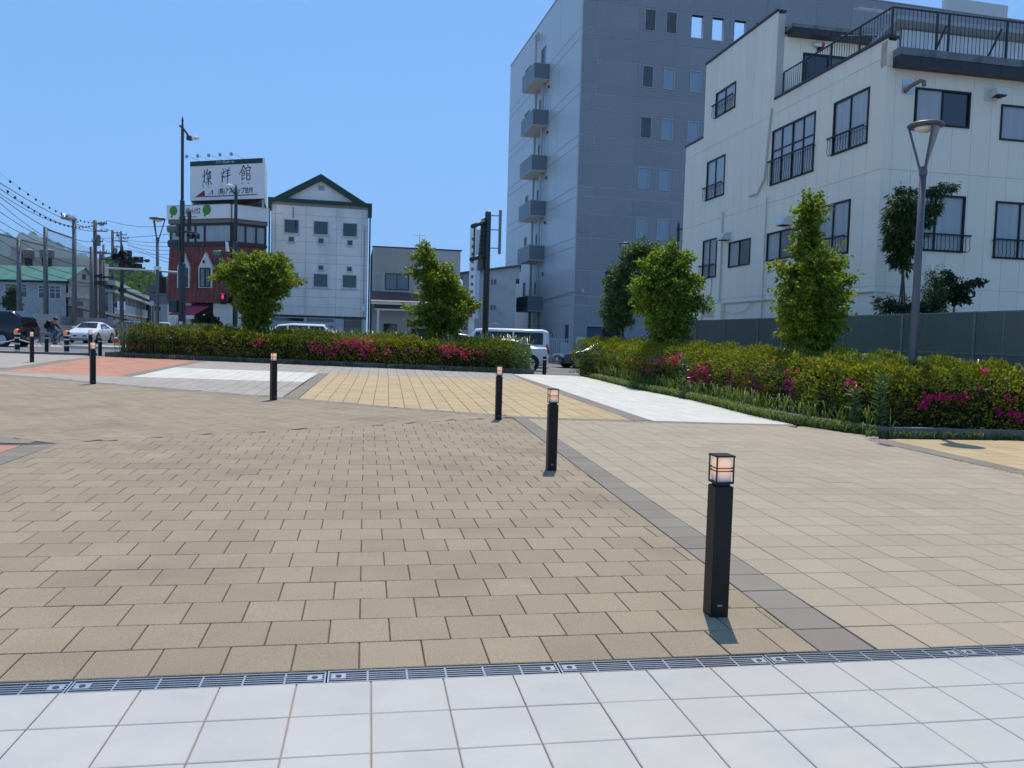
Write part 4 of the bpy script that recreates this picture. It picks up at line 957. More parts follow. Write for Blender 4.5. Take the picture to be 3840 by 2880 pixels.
# ---------------------------------------------------------------- beige house with a porch roof
HC = at(1393, 1180, 60.)
HB = empty('beige_house', (HC.x, HC.y, 0), .2, 'beige two storey house with ribbed siding and a brown porch roof', 'house')
bs = mat('beige_siding', (.52, .48, .43), .7, var=.05); bs2 = mat('beige_ribbed_siding', (.47, .43, .37), .7, tint=.04)
def hz(py, px=1480): return (1440-F*math.tan(PITCH)+(px-1920)*math.tan(ROLL)-py)/F*61+EYE+ .0
hw = MB(); cell_boxes(hw, 0, 6.6, -.6, hz(937), [(.95, 2.75, hz(1090), hz(1030))], 0, .2); hw.build('wall', bs, HB)
for k in range(17): 
    x = .25+k*.18
    MB().box(x, -.035, hz(1026), x+.15, -.001, hz(940)-.03).build('siding_rib', bs2, HB)
for x in (.28, .46, .64, 2.85, 3.03): MB().box(x, -.03, hz(1100), x+.14, -.001, hz(1032)).build('siding_rib', bs2, HB)
window(HB, .95, 2.75, hz(1090), hz(1030), -.02, frame=.06, mull=(.5,), gm=glass_m, fm=brn, depth=.1)
MB().box(-.02, -.06, hz(937)+.002, 6.7, .3, hz(937)+.09).build('roof_edge', brn, HB)
MB().box(.02, .25, -.5, 6.5, 7, hz(940)).build('inner_block', dark_in, HB)
pr = mat('brown_porch_roof', (.14, .09, .085), .5, tint=.1); 
zt, zl = hz(1097), hz(1138)
for k in range(4):
    t0_, t1_ = k/4, (k+1)/4
    MB().add([(-.1, -.02-1.9*t0_, zt-(zt-zl)*t0_), (2.6+2.1*t0_, -.02-1.9*t0_, zt-(zt-zl)*t0_), (2.6+2.1*t1_, -.02-1.9*t1_, zt-(zt-zl)*t1_+.02), (-.1, -.02-1.9*t1_, zt-(zt-zl)*t1_+.02), (-.1, -.02-1.9*t0_, zt-(zt-zl)*t0_-.06), (2.6+2.1*t0_, -.02-1.9*t0_, zt-(zt-zl)*t0_-.06), (2.6+2.1*t1_, -.02-1.9*t1_, zt-(zt-zl)*t1_-.05), (-.1, -.02-1.9*t1_, zt-(zt-zl)*t1_-.05)], [(0,3,2,1), (4,5,6,7), (3,7,6,2), (0,4,7,3), (1,2,6,5)]).build('roof_course', pr, HB)
MB().box(-.1, -1.98, zl-.2, 4.9, -1.9, zl-.03).build('gutter', cream2, HB)
MB().box(.15, -1.75, zl-.50, 4.6, -1.65, zl-.21).build('porch_beam_dark', brn, HB); MB().box(.2, -1.8, zl-.62, 4.6, -1.6, zl-.505).build('porch_beam', cream2, HB)
for x in (.35, 4.4): MB().box(x, -1.78, -.5, x+.16, -1.62, zl-.625).build('porch_post', cream2, HB)
MB().box(3.0, -.05, -.5, 4.9, -.001, 1.9).build('door_recess', dark_in, HB); window(HB, .9, 1.9, .95, 2.2, -.03, frame=.05, gm=glass_d, fm=brn)
for k in range(7): MB().box(2.0+k*.14, -.03, -.5, 2.12+k*.14, -.001, 2.2).build('siding_rib', bs2, HB)
ha = empty('tv_aerial', (0, 0, 0), 0, 'television aerial on the beige house roof behind the middle tree', 'aerial')
p = at(1572, 940, 63); aerial(ha, p.x, p.y, p.z-.2, 1.5, 1.0, 5, .2, 0, .12); q = MB(); q.tube([(p.x, p.y, p.z+.5), (p.x-.8, p.y, p.z-.15)], .02, 5); q.build('stay', aer, ha)
# pale block farther back between the two, and the grey three storey house
def block(name, label, cat, pl, pr_, pyt, D, depth, m, wins=(), rz=0., roof=None, base=-.6, wm=None, fm=None):
    a = at(pl, pyt, D); b = at(pr_, pyt, D); W = (b.x-a.x)
    r = empty(name, (a.x, a.y, 0), rz, label, cat); zt = a.z
    hs = []
    for (x0, x1, y0, y1) in wins:
        hs.append(((x0-pl)/F*D, (x1-pl)/F*D, at(x0, y1, D).z, at(x0, y0, D).z))
    w = MB(); cell_boxes(w, 0, W, base, zt, hs, 0, .25); w.box(0, .25, base, .2, depth, zt); w.box(W-.2, .25, base, W, depth, zt); w.build('wall', m, r)
    MB().box(.25, .4, base, W-.25, depth-.05, zt-.05).build('inner_block', dark_in, r)
    for h in hs: window(r, *h, 0, frame=.07, mull=(.5,), gm=wm or glass_d, fm=fm or alu_grey)
    if roof: MB().box(-.15, -.25, zt+.002, W+.15, depth+.1, zt+.22).build('roof', roof, r)
    return r, W, zt
paleg = mat('pale_grey_render', (.66, .64, .62), .75, var=.08, scale=.4, dirt=(.52,.51,.50), dscale=.7)
grr = mat('green_grey_roof', (.14, .20, .17), .6)
block('pale_house', 'pale block with a green roof strip behind the middle tree', 'building', 1570, 1705, 1000, 80, 6, paleg, [(1590, 1630, 1060, 1100)], .0, grr)
r_, W_, zt_ = block('grey_house', 'grey rendered three storey house left of the tall blue block', 'building', 1735, 1935, 1040, 66, 8, paleg, [(1838, 1864, 1045, 1070), (1838, 1864, 1141, 1165)], .0, None)
MB().prism([(0-.3, 0), (W_+.3, 0), (W_+.3, 1.0), (0-.3, .25)], 0, 6, 'y').build('sloping_roof_end', paleg, r_).location = (0, 0, zt_)
MB().add([(-.4, -.3, zt_+.25), (W_+.4, -.3, zt_+1.05), (W_+.4, 6.2, zt_+1.05), (-.4, 6.2, zt_+.25), (-.4, -.3, zt_+.37), (W_+.4, -.3, zt_+1.17), (W_+.4, 6.2, zt_+1.17), (-.4, 6.2, zt_+.37)], [(0,3,2,1), (4,5,6,7), (0,1,5,4), (2,3,7,6), (1,2,6,5), (3,0,4,7)]).build('roof', grr, r_)
# glass arch shelter roof beside it
ar = empty('arched_shelter', tuple(at(1855, 1245, 58)), 0, 'small arched shelter roof beside the white van', 'shelter')
a_ = MB(); a_.tube([(-.55*math.cos(t)*1.0, 0, .62*math.sin(t)) for t in [math.pi*k/12 for k in range(13)]], .03, 5); a_.build('arch_rib', alu_grey, ar)
a_ = MB(); n = 12
vs = [(-.55*math.cos(math.pi*k/n), y, .6*math.sin(math.pi*k/n)) for y in (.02, 2.2) for k in range(n+1)]
a_.add(vs, [(k, k+1, n+2+k, n+1+k) for k in range(n)]); a_.build('roof_sheet', glass_m, ar)
MB().box(-.58, -.04, -2.6, -.52, .04, 0).build('post', alu_grey, ar); MB().box(.52, -.04, -2.6, .58, .04, 0).build('post', alu_grey, ar)

# ---------------------------------------------------------------- foliage builders
def ribbons(name, V, nper, faces, tints, m, parent=None, kind=None):
    """V (N, nper, 3) vertices, FACES one leaf's quads or triangles"""
    N = V.shape[0]; me = bpy.data.meshes.new(name)
    me.vertices.add(N*nper); me.vertices.foreach_set('co', V.reshape(-1).astype(np.float32))
    k = len(faces[0]); nf = len(faces)
    idx = (np.array(faces).reshape(1, nf, k)+(np.arange(N)*nper).reshape(N, 1, 1)).reshape(-1)
    me.loops.add(len(idx)); me.loops.foreach_set('vertex_index', idx.astype(np.int32))
    me.polygons.add(N*nf); me.polygons.foreach_set('loop_start', (np.arange(N*nf)*k).astype(np.int32))
    me.update(calc_edges=True)
    a = me.attributes.new('tint', 'FLOAT', 'POINT'); a.data.foreach_set('value', np.repeat(tints, nper).astype(np.float32))
    o = link(name, me, m, parent)
    if kind: o['kind'] = kind
    return o
def unit(v): return v/np.maximum(np.linalg.norm(v, axis=-1, keepdims=True), 1e-9)
def leaves(name, P, size, D, m, parent=None, kind=None, width=.5, tint=None, spread=.7, fold=.25):
    """folded diamond leaves at P pointing roughly along D"""
    N = len(P); d = unit(D+nrs.normal(0, spread, (N, 3))); r = unit(np.cross(d, nrs.normal(0, 1, (N, 3)))); n = np.cross(d, r)
    s = (size*nrs.uniform(.6, 1.25, N))[:, None]
    base = P; tip = P+d*s; mid = P+d*s*.45
    L_ = mid+r*s*width*.5+n*s*fold*.3; R_ = mid-r*s*width*.5+n*s*fold*.3
    V = np.stack([base, L_, tip, R_], 1)
    return ribbons(name, V, 4, [(0, 1, 2), (0, 2, 3)], nrs.rand(N) if tint is None else tint, m, parent, kind)
def blades(name, P, h, lean, m, parent=None, w=.008, kind='stuff', droop=.5, tint=None):
    N = len(P); a = nrs.uniform(0, 2*np.pi, N); d = np.stack([np.cos(a), np.sin(a), np.zeros(N)], 1); s = np.stack([-np.sin(a), np.cos(a), np.zeros(N)], 1)
    H_ = (h*nrs.uniform(.55, 1.25, N))[:, None]; ln = (lean*nrs.uniform(.3, 1.4, N))[:, None]; up = np.array([[0, 0, 1.]])
    ws = (w*nrs.uniform(.7, 1.4, N))[:, None]
    p0 = P; p1 = P+up*H_*.5+d*H_*ln*.25; p2 = P+up*H_*.88+d*H_*ln*.7; p3 = P+up*H_*(1-.35*droop*ln)+d*H_*ln*1.25
    V = np.stack([p0-s*ws*.8, p0+s*ws*.8, p1-s*ws, p1+s*ws, p2-s*ws*.7, p2+s*ws*.7, p3-s*ws*.1, p3+s*ws*.1], 1)
    return ribbons(name, V, 8, [(0, 1, 3, 2), (2, 3, 5, 4), (4, 5, 7, 6)], nrs.rand(N) if tint is None else tint, m, parent, kind)
azal = leaf_mat('azalea_leaf', (.05, .08, .010), (.27, .27, .022), (.24, .12, .03), trans=.42)
azal2 = leaf_mat('azalea_leaf_green', (.028, .055, .012), (.12, .155, .022), (.08, .075, .02), trans=.34)
dogl = leaf_mat('dogwood_leaf', (.05, .10, .010), (.27, .32, .025), (.30, .22, .04), trans=.5)
dkl = leaf_mat('dark_tree_leaf', (.04, .09, .012), (.26, .33, .03), trans=.5)
grl = leaf_mat('grass_blade', (.075, .12, .02), (.16, .21, .06), (.30, .27, .13), trans=.35)
weed = leaf_mat('weed_leaf', (.06, .11, .03), (.14, .20, .07), (.30, .34, .22), trans=.3, rough=.35, spec=.6)
greyw = leaf_mat('grey_green_weed', (.06, .08, .045), (.14, .16, .09), (.12, .10, .12), trans=.3)
pet = leaf_mat('azalea_petal', (.45, .02, .13), (.62, .08, .20), (.65, .18, .22), trans=.3)
pet2 = leaf_mat('magenta_petal', (.40, .01, .17), (.55, .03, .24), trans=.3)
bam = leaf_mat('bamboo_leaf', (.022, .045, .012), (.06, .10, .018), (.22, .24, .02), trans=.3)
dkv = leaf_mat('dark_vine_leaf', (.012, .028, .010), (.03, .055, .014), trans=.2)
bark = mat('bark', (.09, .07, .055), .9, var=.3, scale=20)
hedge_dark = mat('hedge_inner_shade', (.014, .013, .007), .9, var=.3)  # near-black: the shade inside the hedges is put into this colour

def hedge_pts(path, depth, zb, zt, dens, side=1, round_=.35, seed=0):
    """points over the shell of a clipped, lumpy hedge: front face, top, ends; returns P, N"""
    path = [Vector(p) for p in path]; P = []; Nn = []
    for a, b in zip(path[:-1], path[1:]):
        d = (b-a); L_ = d.length; d.normalize(); n_ = Vector((-d.y, d.x))*side      # towards the inside
        perim = (zt-zb)+depth+(zt-zb)*.6
        k = int(L_*perim*dens)
        s = nrs.uniform(0, L_, k); q = nrs.uniform(0, perim, k)
        hgt = zt-zb
        t = np.where(q < hgt, 0, np.where(q < hgt+depth, q-hgt, depth)); z = np.where(q < hgt, q, np.where(q < hgt+depth, hgt, hgt-(q-hgt-depth)))
        nx_ = np.where(q < hgt, -1., np.where(q < hgt+depth, 0., 1.)); nz_ = np.where((q >= hgt) & (q < hgt+depth), 1., 0.15)
        e = np.clip((z-hgt+round_)/round_, 0, 1)*np.clip((round_-t)/round_, 0, 1); t = t+e*round_*.5; z = z-e*round_*.45*0-np.where(nz_ > .5, np.clip((round_-t)/round_, 0, 1)*round_*.45, 0)
        X = a.x+d.x*s+n_.x*t; Y = a.y+d.y*s+n_.y*t
        Z_ = zb+z
        lump = np.sin(X*2.1+Y*1.7)*.06+np.sin(X*6.3-Y*4.1+Z_*5)*.05+np.sin(X*13.+Y*9.+Z_*11)*.035
        inn = np.abs(nrs.normal(0, .10, k))-.03
        X += n_.x*nx_*(lump-inn); Y += n_.y*nx_*(lump-inn); Z = zb+z+np.where(nz_ > .5, lump*1.3-inn, 0)
        P.append(np.stack([X, Y, Z], 1)); Nn.append(np.stack([n_.x*nx_, n_.y*nx_, nz_], 1))
    return np.concatenate(P), np.concatenate(Nn)
def slopes(P): 
    Q = P.copy(); Q[:, 2] += -.01*P[:, 0]+.0096*P[:, 1]; return Q

# ---------------------------------------------------------------- left planter
kerb = mat('dark_weathered_kerb', (.065, .065, .06), .9, var=.35, scale=3, fine=.3, dirt=(.14, .14, .13), dscale=2.5)
PL = empty('planter_kerb', (0, 0, 0), 0, 'long low kerb of dark concrete blocks under the flowering hedge on the left', 'kerb')
n = 15
for k in range(n):
    x0 = -14.05+k*14.7/n; x1 = x0+14.7/n-.012
    z = plz(x0, kl(x0)); MB().prism([(x0, kl(x0)), (x1, kl(x1)), (x1, kl(x1)+.15), (x0, kl(x0)+.15)], z-.05, z+.155+rnd.uniform(-.004, .004)).build('kerb_block', kerb, PL, bevel=.008)
for (xa, ya, xb, yb) in ((-14.07, kl(-14.07), -14.45, 31.2), (.66, kl(.66), .72, 30.6)):
    MB().prism([(xa-.07, ya), (xa+.07, ya), (xb+.07, yb), (xb-.07, yb)], -.3, plz(xa, 28)+.15).build('kerb_block', kerb, PL)
MB().prism([(-14.4, 31.2), (.8, 30.6), (.8, 30.75), (-14.4, 31.35)], -.3, .42).build('kerb_block', kerb, PL)
so_ = MB(); so_.add([(x, y, plz(x, 28)+.10) for x, y in ((-14., kl(-14)+.1), (.6, kl(.6)+.1), (.7, 30.6), (-14.3, 31.2))], [(0, 1, 2, 3)]); tag(so_.build('planter_soil', soil), kind='structure')
LH = empty('azalea_hedge', (0, 0, 0), 0, 'long clipped azalea hedge with pink blossom in the left planter', 'hedge', 'azalea hedges round the plaza')
hp = [(-13.5, kl(-13.5)+.25), (-10, kl(-10)+.18), (-5, kl(-5)+.18), (0., kl(0.)+.22)]
P, N_ = hedge_pts(hp, 2.4, .12, .97, 900)
P2 = slopes(P); x = P[:, 0]
P2[:, 2] += (P[:, 2] > .5)*(-.015*(x+6))*.6
t_ = np.clip(nrs.rand(len(P))*.8+.25*np.sin(x*1.1)+.1, 0, 1)
leaves('foliage', P2, .085, N_+np.array([0, 0, .5]), azal, LH, tint=t_, spread=.55)
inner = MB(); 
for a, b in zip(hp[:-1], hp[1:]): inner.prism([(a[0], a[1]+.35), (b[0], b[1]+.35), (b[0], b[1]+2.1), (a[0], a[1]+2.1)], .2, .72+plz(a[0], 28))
inner.build('shade_core', hedge_dark, LH)  # solid dark block standing in for the hedge's inner shade
def blossoms(patches, hedge, name='blossom', m=pet, size=.05):
    P_ = []
    for (px, py, sx, sy, n_, dd) in patches:
        for _ in range(n_):
            a = nrs.normal(px, sx); b = nrs.normal(py, sy); d = dd(a, b)
            p = at(a, b, d); P_.append((p.x, p.y, p.z))
    P_ = np.array(P_); Q = np.repeat(P_, 6, 0)+nrs.normal(0, .008, (len(P_)*6, 3))
    return leaves(name, Q, size, np.tile(np.array([[0, -.5, .2]]), (len(Q), 1)), m, hedge, width=.9, spread=.9)
dL = lambda a, b: kl((a-1920)/F*27)+.12+nrs.uniform(-.1, .05)+max(0, (1330-b))/F*27*.25
blossoms([(1230, 1310, 28, 16, 75, dL), (1330, 1290, 34, 14, 110, dL), (1180, 1300, 18, 12, 35, dL), (1380, 1310, 22, 14, 40, dL), (975, 1280, 10, 5, 16, dL), (960, 1292, 16, 6, 10, dL), (1700, 1318, 26, 10, 55, dL), (1660, 1305, 14, 7, 22, dL), (1745, 1330, 14, 10, 26, dL), (1795, 1322, 9, 6, 10, dL), (520, 1298, 20, 5, 14, dL), (700, 1305, 20, 8, 5, dL), (1440, 1318, 26, 10, 14, dL), (1530, 1325, 30, 12, 10, dL)], LH)
blossoms([(1363, 1332, 6, 3, 6, dL), (1230, 1318, 20, 8, 14, dL)], LH, 'magenta_blossom', pet2)
# mixed weeds standing out of the hedge
def scatter(n, x0, x1, yf, z): 
    x = nrs.uniform(x0, x1, n); y = np.array([yf(a) for a in x]); zz = np.array([plz(a, b) for a, b in zip(x, y)])+z; return np.stack([x, y, zz], 1)
Pw = scatter(900, -14, -11.2, lambda a: nrs.uniform(kl(a)+.3, 30.2), .1)
tag(blades('grey_weeds', Pw, 1.05, .5, greyw, w=.012), kind='stuff')
Pw = scatter(2600, -11, .6, lambda a: nrs.uniform(kl(a)+.9, 30.2), .25)
tag(blades('planter_weeds', Pw, .95, .5, weed, w=.010), kind='stuff')
Pl = scatter(9000, -9.5, .5, lambda a: nrs.uniform(kl(a)+.9, 30.2), .85); Pl[:, 2] += nrs.uniform(0, .25, len(Pl))
Pl = np.concatenate([Pl[np.sin(Pl[:, 0]*2.3)+.4*np.sin(Pl[:, 0]*5+1) > .1]])
tag(leaves('feathery_weeds', Pl, .07, np.tile([[0, 0, 1.]], (len(Pl), 1)), greyw, width=.25), kind='stuff')
Pg = scatter(700, -13.8, .5, lambda a: kl(a)-.02+nrs.uniform(-.05, .03), .0)
tag(blades('kerb_weeds', Pg, .14, .9, grl, w=.006), kind='stuff')
Pe = scatter(1500, -1.3, .6, lambda a: nrs.uniform(kl(a)+.2, 28.4), .1); Pe[:, 2] += nrs.uniform(0, .75, len(Pe))
tag(leaves('tall_weed_leaves', np.repeat(Pe, 4, 0)+nrs.normal(0, .04, (6000, 3)), .10, np.tile([[0, -.2, .6]], (6000, 1)), weed, width=.3), kind='stuff')

# ---------------------------------------------------------------- right bed
edge = [(2.2, 27.0), (2.55, 25.6), (2.79, 24.34), (3.26, 21.47), (3.82, 19.66), (4.22, 18.1), (4.6, 15.4), (4.95, 13.89), (5.45, 13.1), (5.85, 12.66), (8.28, 12.88), (13, 13.5)]
fx = lambda y: 9.15-(y-14.3)*.2299
bedpoly = edge[:-1]+[(13, 13.5), (13, 24), (9, 30), (3, 31)]
sb = MB()
for t in tri_convex(bedpoly): sb.add([(x, y, plz(x, y)+.02) for x, y in t], [(0, 1, 2)])
tag(sb.build('bed_soil', soil), kind='structure')
RK = empty('bed_kerb', (0, 0, 0), 0, 'grey kerb stones at the corner of the right hand flower bed', 'kerb')
kp = [(4.75, 15.2), (5.05, 14.0), (5.50, 13.25), (5.85, 12.66), (7.1, 12.77), (8.35, 12.88), (9.6, 13.05), (10.9, 13.2)]
kc = mat('grey_kerb_stone', (.15, .15, .14), .85, var=.25, scale=4, fine=.25)
for a, b in zip(kp[:-1], kp[1:]):
    a, b = Vector(a), Vector(b); d = (b-a).normalized(); nn = Vector((-d.y, d.x)); b = b-d*.01
    z = plz(a.x, a.y); q = [a, b, b+nn*.12, a+nn*.12]; MB().prism([tuple(v) for v in q], z-.03, z+.14).build('kerb_block', kc, RK, bevel=.01)
RH = empty('azalea_hedge', (0, 0, 0), 0, 'deep azalea hedge with magenta blossom in the right hand bed', 'hedge', 'azalea hedges round the plaza')
hp = [(2.0, 27.2), (2.65, 26.2), (3.15, 24.3), (3.75, 21.5), (4.35, 19.7), (4.85, 18.1), (5.2, 15.6), (5.35, 14.1)]
P, N_ = hedge_pts(hp, 1.5, .05, 1.16, 1050, side=1)
P = np.concatenate([P]); P3_, N3 = hedge_pts([(5.35, 14.1), (6.0, 13.0), (8.4, 13.2), (12., 13.8)], 1.5, .05, 1.10, 1300, side=1)
P = np.concatenate([P, P3_]); N_ = np.concatenate([N_, N3])
# thin it out low down so that the shade-dark core shows
keep = (P[:, 2] > .45) | (nrs.rand(len(P)) < .75); P = P[keep]; N_ = N_[keep]
Ps = slopes(P); t_ = np.clip(nrs.rand(len(P))*.75+.3*(P[:, 2]-.45)+.12*np.sin(P[:, 0]*3+P[:, 1]*2), 0, 1)
leaves('foliage', Ps, .066, N_+np.array([0, 0, .5]), azal, RH, tint=t_, spread=.55)
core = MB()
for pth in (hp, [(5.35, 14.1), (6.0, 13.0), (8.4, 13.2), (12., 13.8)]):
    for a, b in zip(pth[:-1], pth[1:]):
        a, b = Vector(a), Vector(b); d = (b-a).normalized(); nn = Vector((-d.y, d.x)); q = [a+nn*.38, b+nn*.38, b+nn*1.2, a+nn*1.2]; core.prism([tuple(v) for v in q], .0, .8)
core.build('shade_core', hedge_dark, RH)
def hedge_d(pth):
    def f(a, b):
        best = None; r = ray(a, b)
        for p, q in zip(pth[:-1], pth[1:]):
            dx, dy = q[0]-p[0], q[1]-p[1]; den = r.x*dy-r.y*dx
            if abs(den) < 1e-6: continue
            t = (p[0]*dy-p[1]*dx)/den; s = ((r.x*t-p[0])*dx+(r.y*t-p[1])*dy)/(dx*dx+dy*dy)
            if -.1 <= s <= 1.1 and (best is None or t*r.y < best): best = t*r.y
        return (best or 14.)-.05+nrs.uniform(-.03, .06)
    return f
allp = hp+[(6.0, 13.0), (8.4, 13.2), (12., 13.8)]; dR = hedge_d(allp)
blossoms([(2410, 1352, 22, 8, 26, dR), (2480, 1352, 18, 8, 22, dR), (2530, 1350, 16, 8, 24, dR), (2560, 1330, 6, 3, 4, dR), (2600, 1400, 16, 14, 26, dR), (2640, 1390, 16, 12, 24, dR), (2655, 1418, 12, 10, 16, dR), (2590, 1430, 12, 6, 14, dR), (2480, 1385, 5, 4, 4, dR), (2880, 1385, 40, 12, 10, dR), (2270, 1395, 5, 5, 3, dR), (3690, 1390, 6, 3, 3, dR)], RH)
blossoms([(2430, 1395, 12, 8, 22, dR), (2380, 1395, 12, 6, 9, dR), (2605, 1415, 14, 12, 18, dR), (2765, 1435, 20, 12, 26, dR), (2810, 1430, 16, 10, 16, dR), (2850, 1455, 22, 10, 26, dR), (2960, 1440, 12, 14, 14, dR), (2965, 1465, 8, 8, 8, dR), (3190, 1440, 12, 6, 8, dR), (3215, 1455, 8, 6, 8, dR), (3480, 1498, 20, 10, 18, dR), (3530, 1492, 12, 8, 16, dR), (3590, 1492, 22, 8, 20, dR), (3622, 1490, 10, 8, 14, dR), (3460, 1525, 10, 6, 7, dR), (3665, 1462, 5, 3, 4, dR), (3740, 1545, 12, 7, 8, dR), (3780, 1552, 14, 10, 12, dR), (3790, 1495, 10, 12, 8, dR), (3820, 1560, 10, 14, 12, dR), (3700, 1390, 4, 3, 3, dR)], RH, 'magenta_blossom', pet2, .045)
# tall grasses behind the hedge and the ragged verge in front of it
def inside_bed(n, y0, y1, off):
    y = nrs.uniform(y0, y1, n); xl = np.interp(y, [12.5, 13.9, 15.4, 18.1, 19.66, 21.5, 24.3, 27], [6.2, 5.5, 5.3, 5.0, 4.5, 3.9, 3.3, 2.6])+off; xr = np.minimum(9.15-(y-14.3)*.23-.1, 11)
    return np.stack([xl+(xr-xl)*nrs.rand(n), y], 1)
Q = inside_bed(9000, 14.3, 22, 1.2); Z = -.01*Q[:, 0]+.0096*Q[:, 1]+.02
tag(blades('tall_grass', np.c_[Q, Z], 1.12, .75, weed, w=.013, droop=1.3), kind='stuff')
Q = inside_bed(5000, 14.3, 26.5, .9); Z = -.01*Q[:, 0]+.0096*Q[:, 1]+.75+nrs.uniform(0, .3, len(Q))
tag(leaves('broad_weed_leaves', np.repeat(np.c_[Q, Z], 3, 0)+nrs.normal(0, .03, (15000, 3)), .085, np.tile([[0, 0, .5]], (15000, 1)), weed, width=.3, spread=.9), kind='stuff')
Q = []
for a, b in zip(edge[1:9], edge[2:10]):
    a, b = Vector(a), Vector(b); k = int((b-a).length*300)
    for _ in range(k):
        t = nrs.rand(); w_ = abs(nrs.normal(0, .12))-.03; d = (b-a).normalized(); p = a+(b-a)*t+Vector((-d.y, d.x))*w_; Q.append((p.x, p.y, plz(p.x, p.y)))
Q = np.array(Q)
tag(blades('verge_grass', Q, .17, .9, grl, w=.006, droop=.8), kind='stuff')
Q2 = Q[nrs.rand(len(Q)) < .22]+np.array([[.25, 0, 0]])
tag(blades('long_verge_grass', Q2, .42, .6, grl, w=.008, droop=1.), kind='stuff')
Q = np.array([(x, 12.66+(x-5.85)*.09-.03+nrs.uniform(-.06, .03), plz(x, 12.7)) for x in nrs.uniform(5.6, 10.5, 500)])
tag(blades('kerb_foot_weeds', Q, .11, 1., grl, w=.008), kind='stuff')
Qd = np.array([(5.46+nrs.uniform(-.05, .08)+(11.77-y)*.2, y, plz(6, y)+.003) for y in nrs.uniform(8.8, 11.9, 260)])
tag(leaves('leaf_litter', Qd, .02, np.tile([[0, 0, .1]], (len(Qd), 1)), leaf_mat('dry_litter', (.25, .22, .15), (.45, .42, .33)), width=.6), kind='stuff')
# single upright stems against the hedge
for (px, D, h, lb) in ((3300, 12.9, .95, 'tall leafy weed stem standing before the right hedge, left of the lamp post'), (3205, 13.2, .7, 'shorter leafy weed stem left of the tall one before the right hedge'), (2560, 19.0, 1.0, 'leafy weed stem in the right hedge beside the dark tree')):
    b = at(px, 1500, D); r = empty('weed_stem', (b.x, b.y, plz(b.x, b.y)), 0, lb, 'plant')
    MB().tube([(0, 0, 0), (.02, 0, h*.6), (0, .01, h)], .006, 5).build('stem', weed, r)
    z = nrs.uniform(.1, h, 130); Pq = np.stack([nrs.normal(0, .02, 130), nrs.normal(0, .02, 130), z], 1); a = nrs.uniform(0, 6.28, 130)
    leaves('foliage', Pq, .15, np.stack([np.cos(a), np.sin(a), np.full(130, .5)], 1), weed, r, width=.22, spread=.25)
# ---------------------------------------------------------------- trees
def tree(name, lobes, basepx, D, label, cat, lm, n_per=1., leaf=.085, depth=1., group=None, trunk_r=.05, zb=None, droop=.5, width=.6, clump=.07, core=True, rs=.80):
    b = at(basepx, 1300, D); zg = plz(b.x, min(b.y, 30)) if zb is None else zb
    r = empty(name, (b.x, b.y, zg), 0, label, cat, group)
    L_ = []
    for (px, py, pr) in lobes:
        p = at(px, py, D); L_.append((Vector((p.x-b.x, 0, p.z-zg)), pr/F*D))
    zmax = max(l[0].z for l in L_); zmin = min(l[0].z-l[1] for l in L_)
    def axis_x(z):
        near = sorted(L_, key=lambda l: abs(l[0].z-z))[:5]; w = sum(l[1] for l in near); return sum(l[0].x*l[1] for l in near)/w
    tb = MB(); pts = []; K = 9
    for k in range(K+1):
        z = zmax*k/K*.97; pts.append((0*(1-k/K)+axis_x(z)*min(1, k/K*1.5)*.8, .02*math.sin(k*1.3), z))
    tb.tube(pts, [trunk_r*(1-.85*k/K) for k in range(K+1)], 7); tb.build('trunk', bark, r)
    lb_ = MB(); P_ = []; Dd = []
    for c, rad in L_:
        zz = max(c.z-rad*1.1-.1, zmin*.3); t = clamp(zz/(zmax*.97)); i = min(int(t*K), K-1); q = Vector(pts[i]).lerp(Vector(pts[i+1]), t*K-i)
        nrep = max(1, int(round(depth*3.0*rad/.35)))
        for rep in range(nrep+1):
            # lobes are repeated round the trunk so that the crown is as deep as it is wide
            ang_ = rnd.uniform(0, 2*math.pi); off = Vector((0, rnd.uniform(-1, 1)*max(abs(c.x-axis_x(c.z))*.3+rad*1.2, .2)*depth, 0))
            cc = c+off if rep else c
            lb_.tube([q, q.lerp(cc, .55)+Vector((0, 0, -.04)), cc], [trunk_r*.28, trunk_r*.16, .004], 5, cap=False)
            m_ = int(n_per*rad*rad*2100)+8; nc = max(3, m_//14)
            u = unit(nrs.normal(0, 1, (nc, 3)))*(nrs.uniform(.1, 1., (nc, 1))**.5)*rad*.9*np.array([[1, .9, .8]])
            idx = nrs.randint(0, nc, m_); pp = u[idx]+nrs.normal(0, clump, (m_, 3))*np.array([[1, 1, .6]])+np.array([[cc.x, cc.y, cc.z]])
            dd = unit(u[idx]+1e-6)+np.array([[0, 0, -droop]]); P_.append(pp); Dd.append(dd)
            for _ in range(int(3+rad*10*n_per**.5)):
                v = unit(nrs.normal(0, 1, 3)*np.array([1, 1, .55])+np.array([0, 0, .15])); k_ = 12
                t_ = nrs.uniform(.6, 1.0, (k_, 1))*(rad*1.15+nrs.uniform(.02, .16))
                P_.append(v[None]*t_+nrs.normal(0, .03, (k_, 3))+np.array([[cc.x, cc.y, cc.z]])); Dd.append(np.tile(v[None]*.6, (k_, 1))+np.array([[0, 0, -droop]]))
    lb_.build('branches', bark, r)
    P_ = np.concatenate(P_); Dd = np.concatenate(Dd)
    leaves('crown', P_, leaf, Dd, lm, r, width=width, spread=.5)
    return r
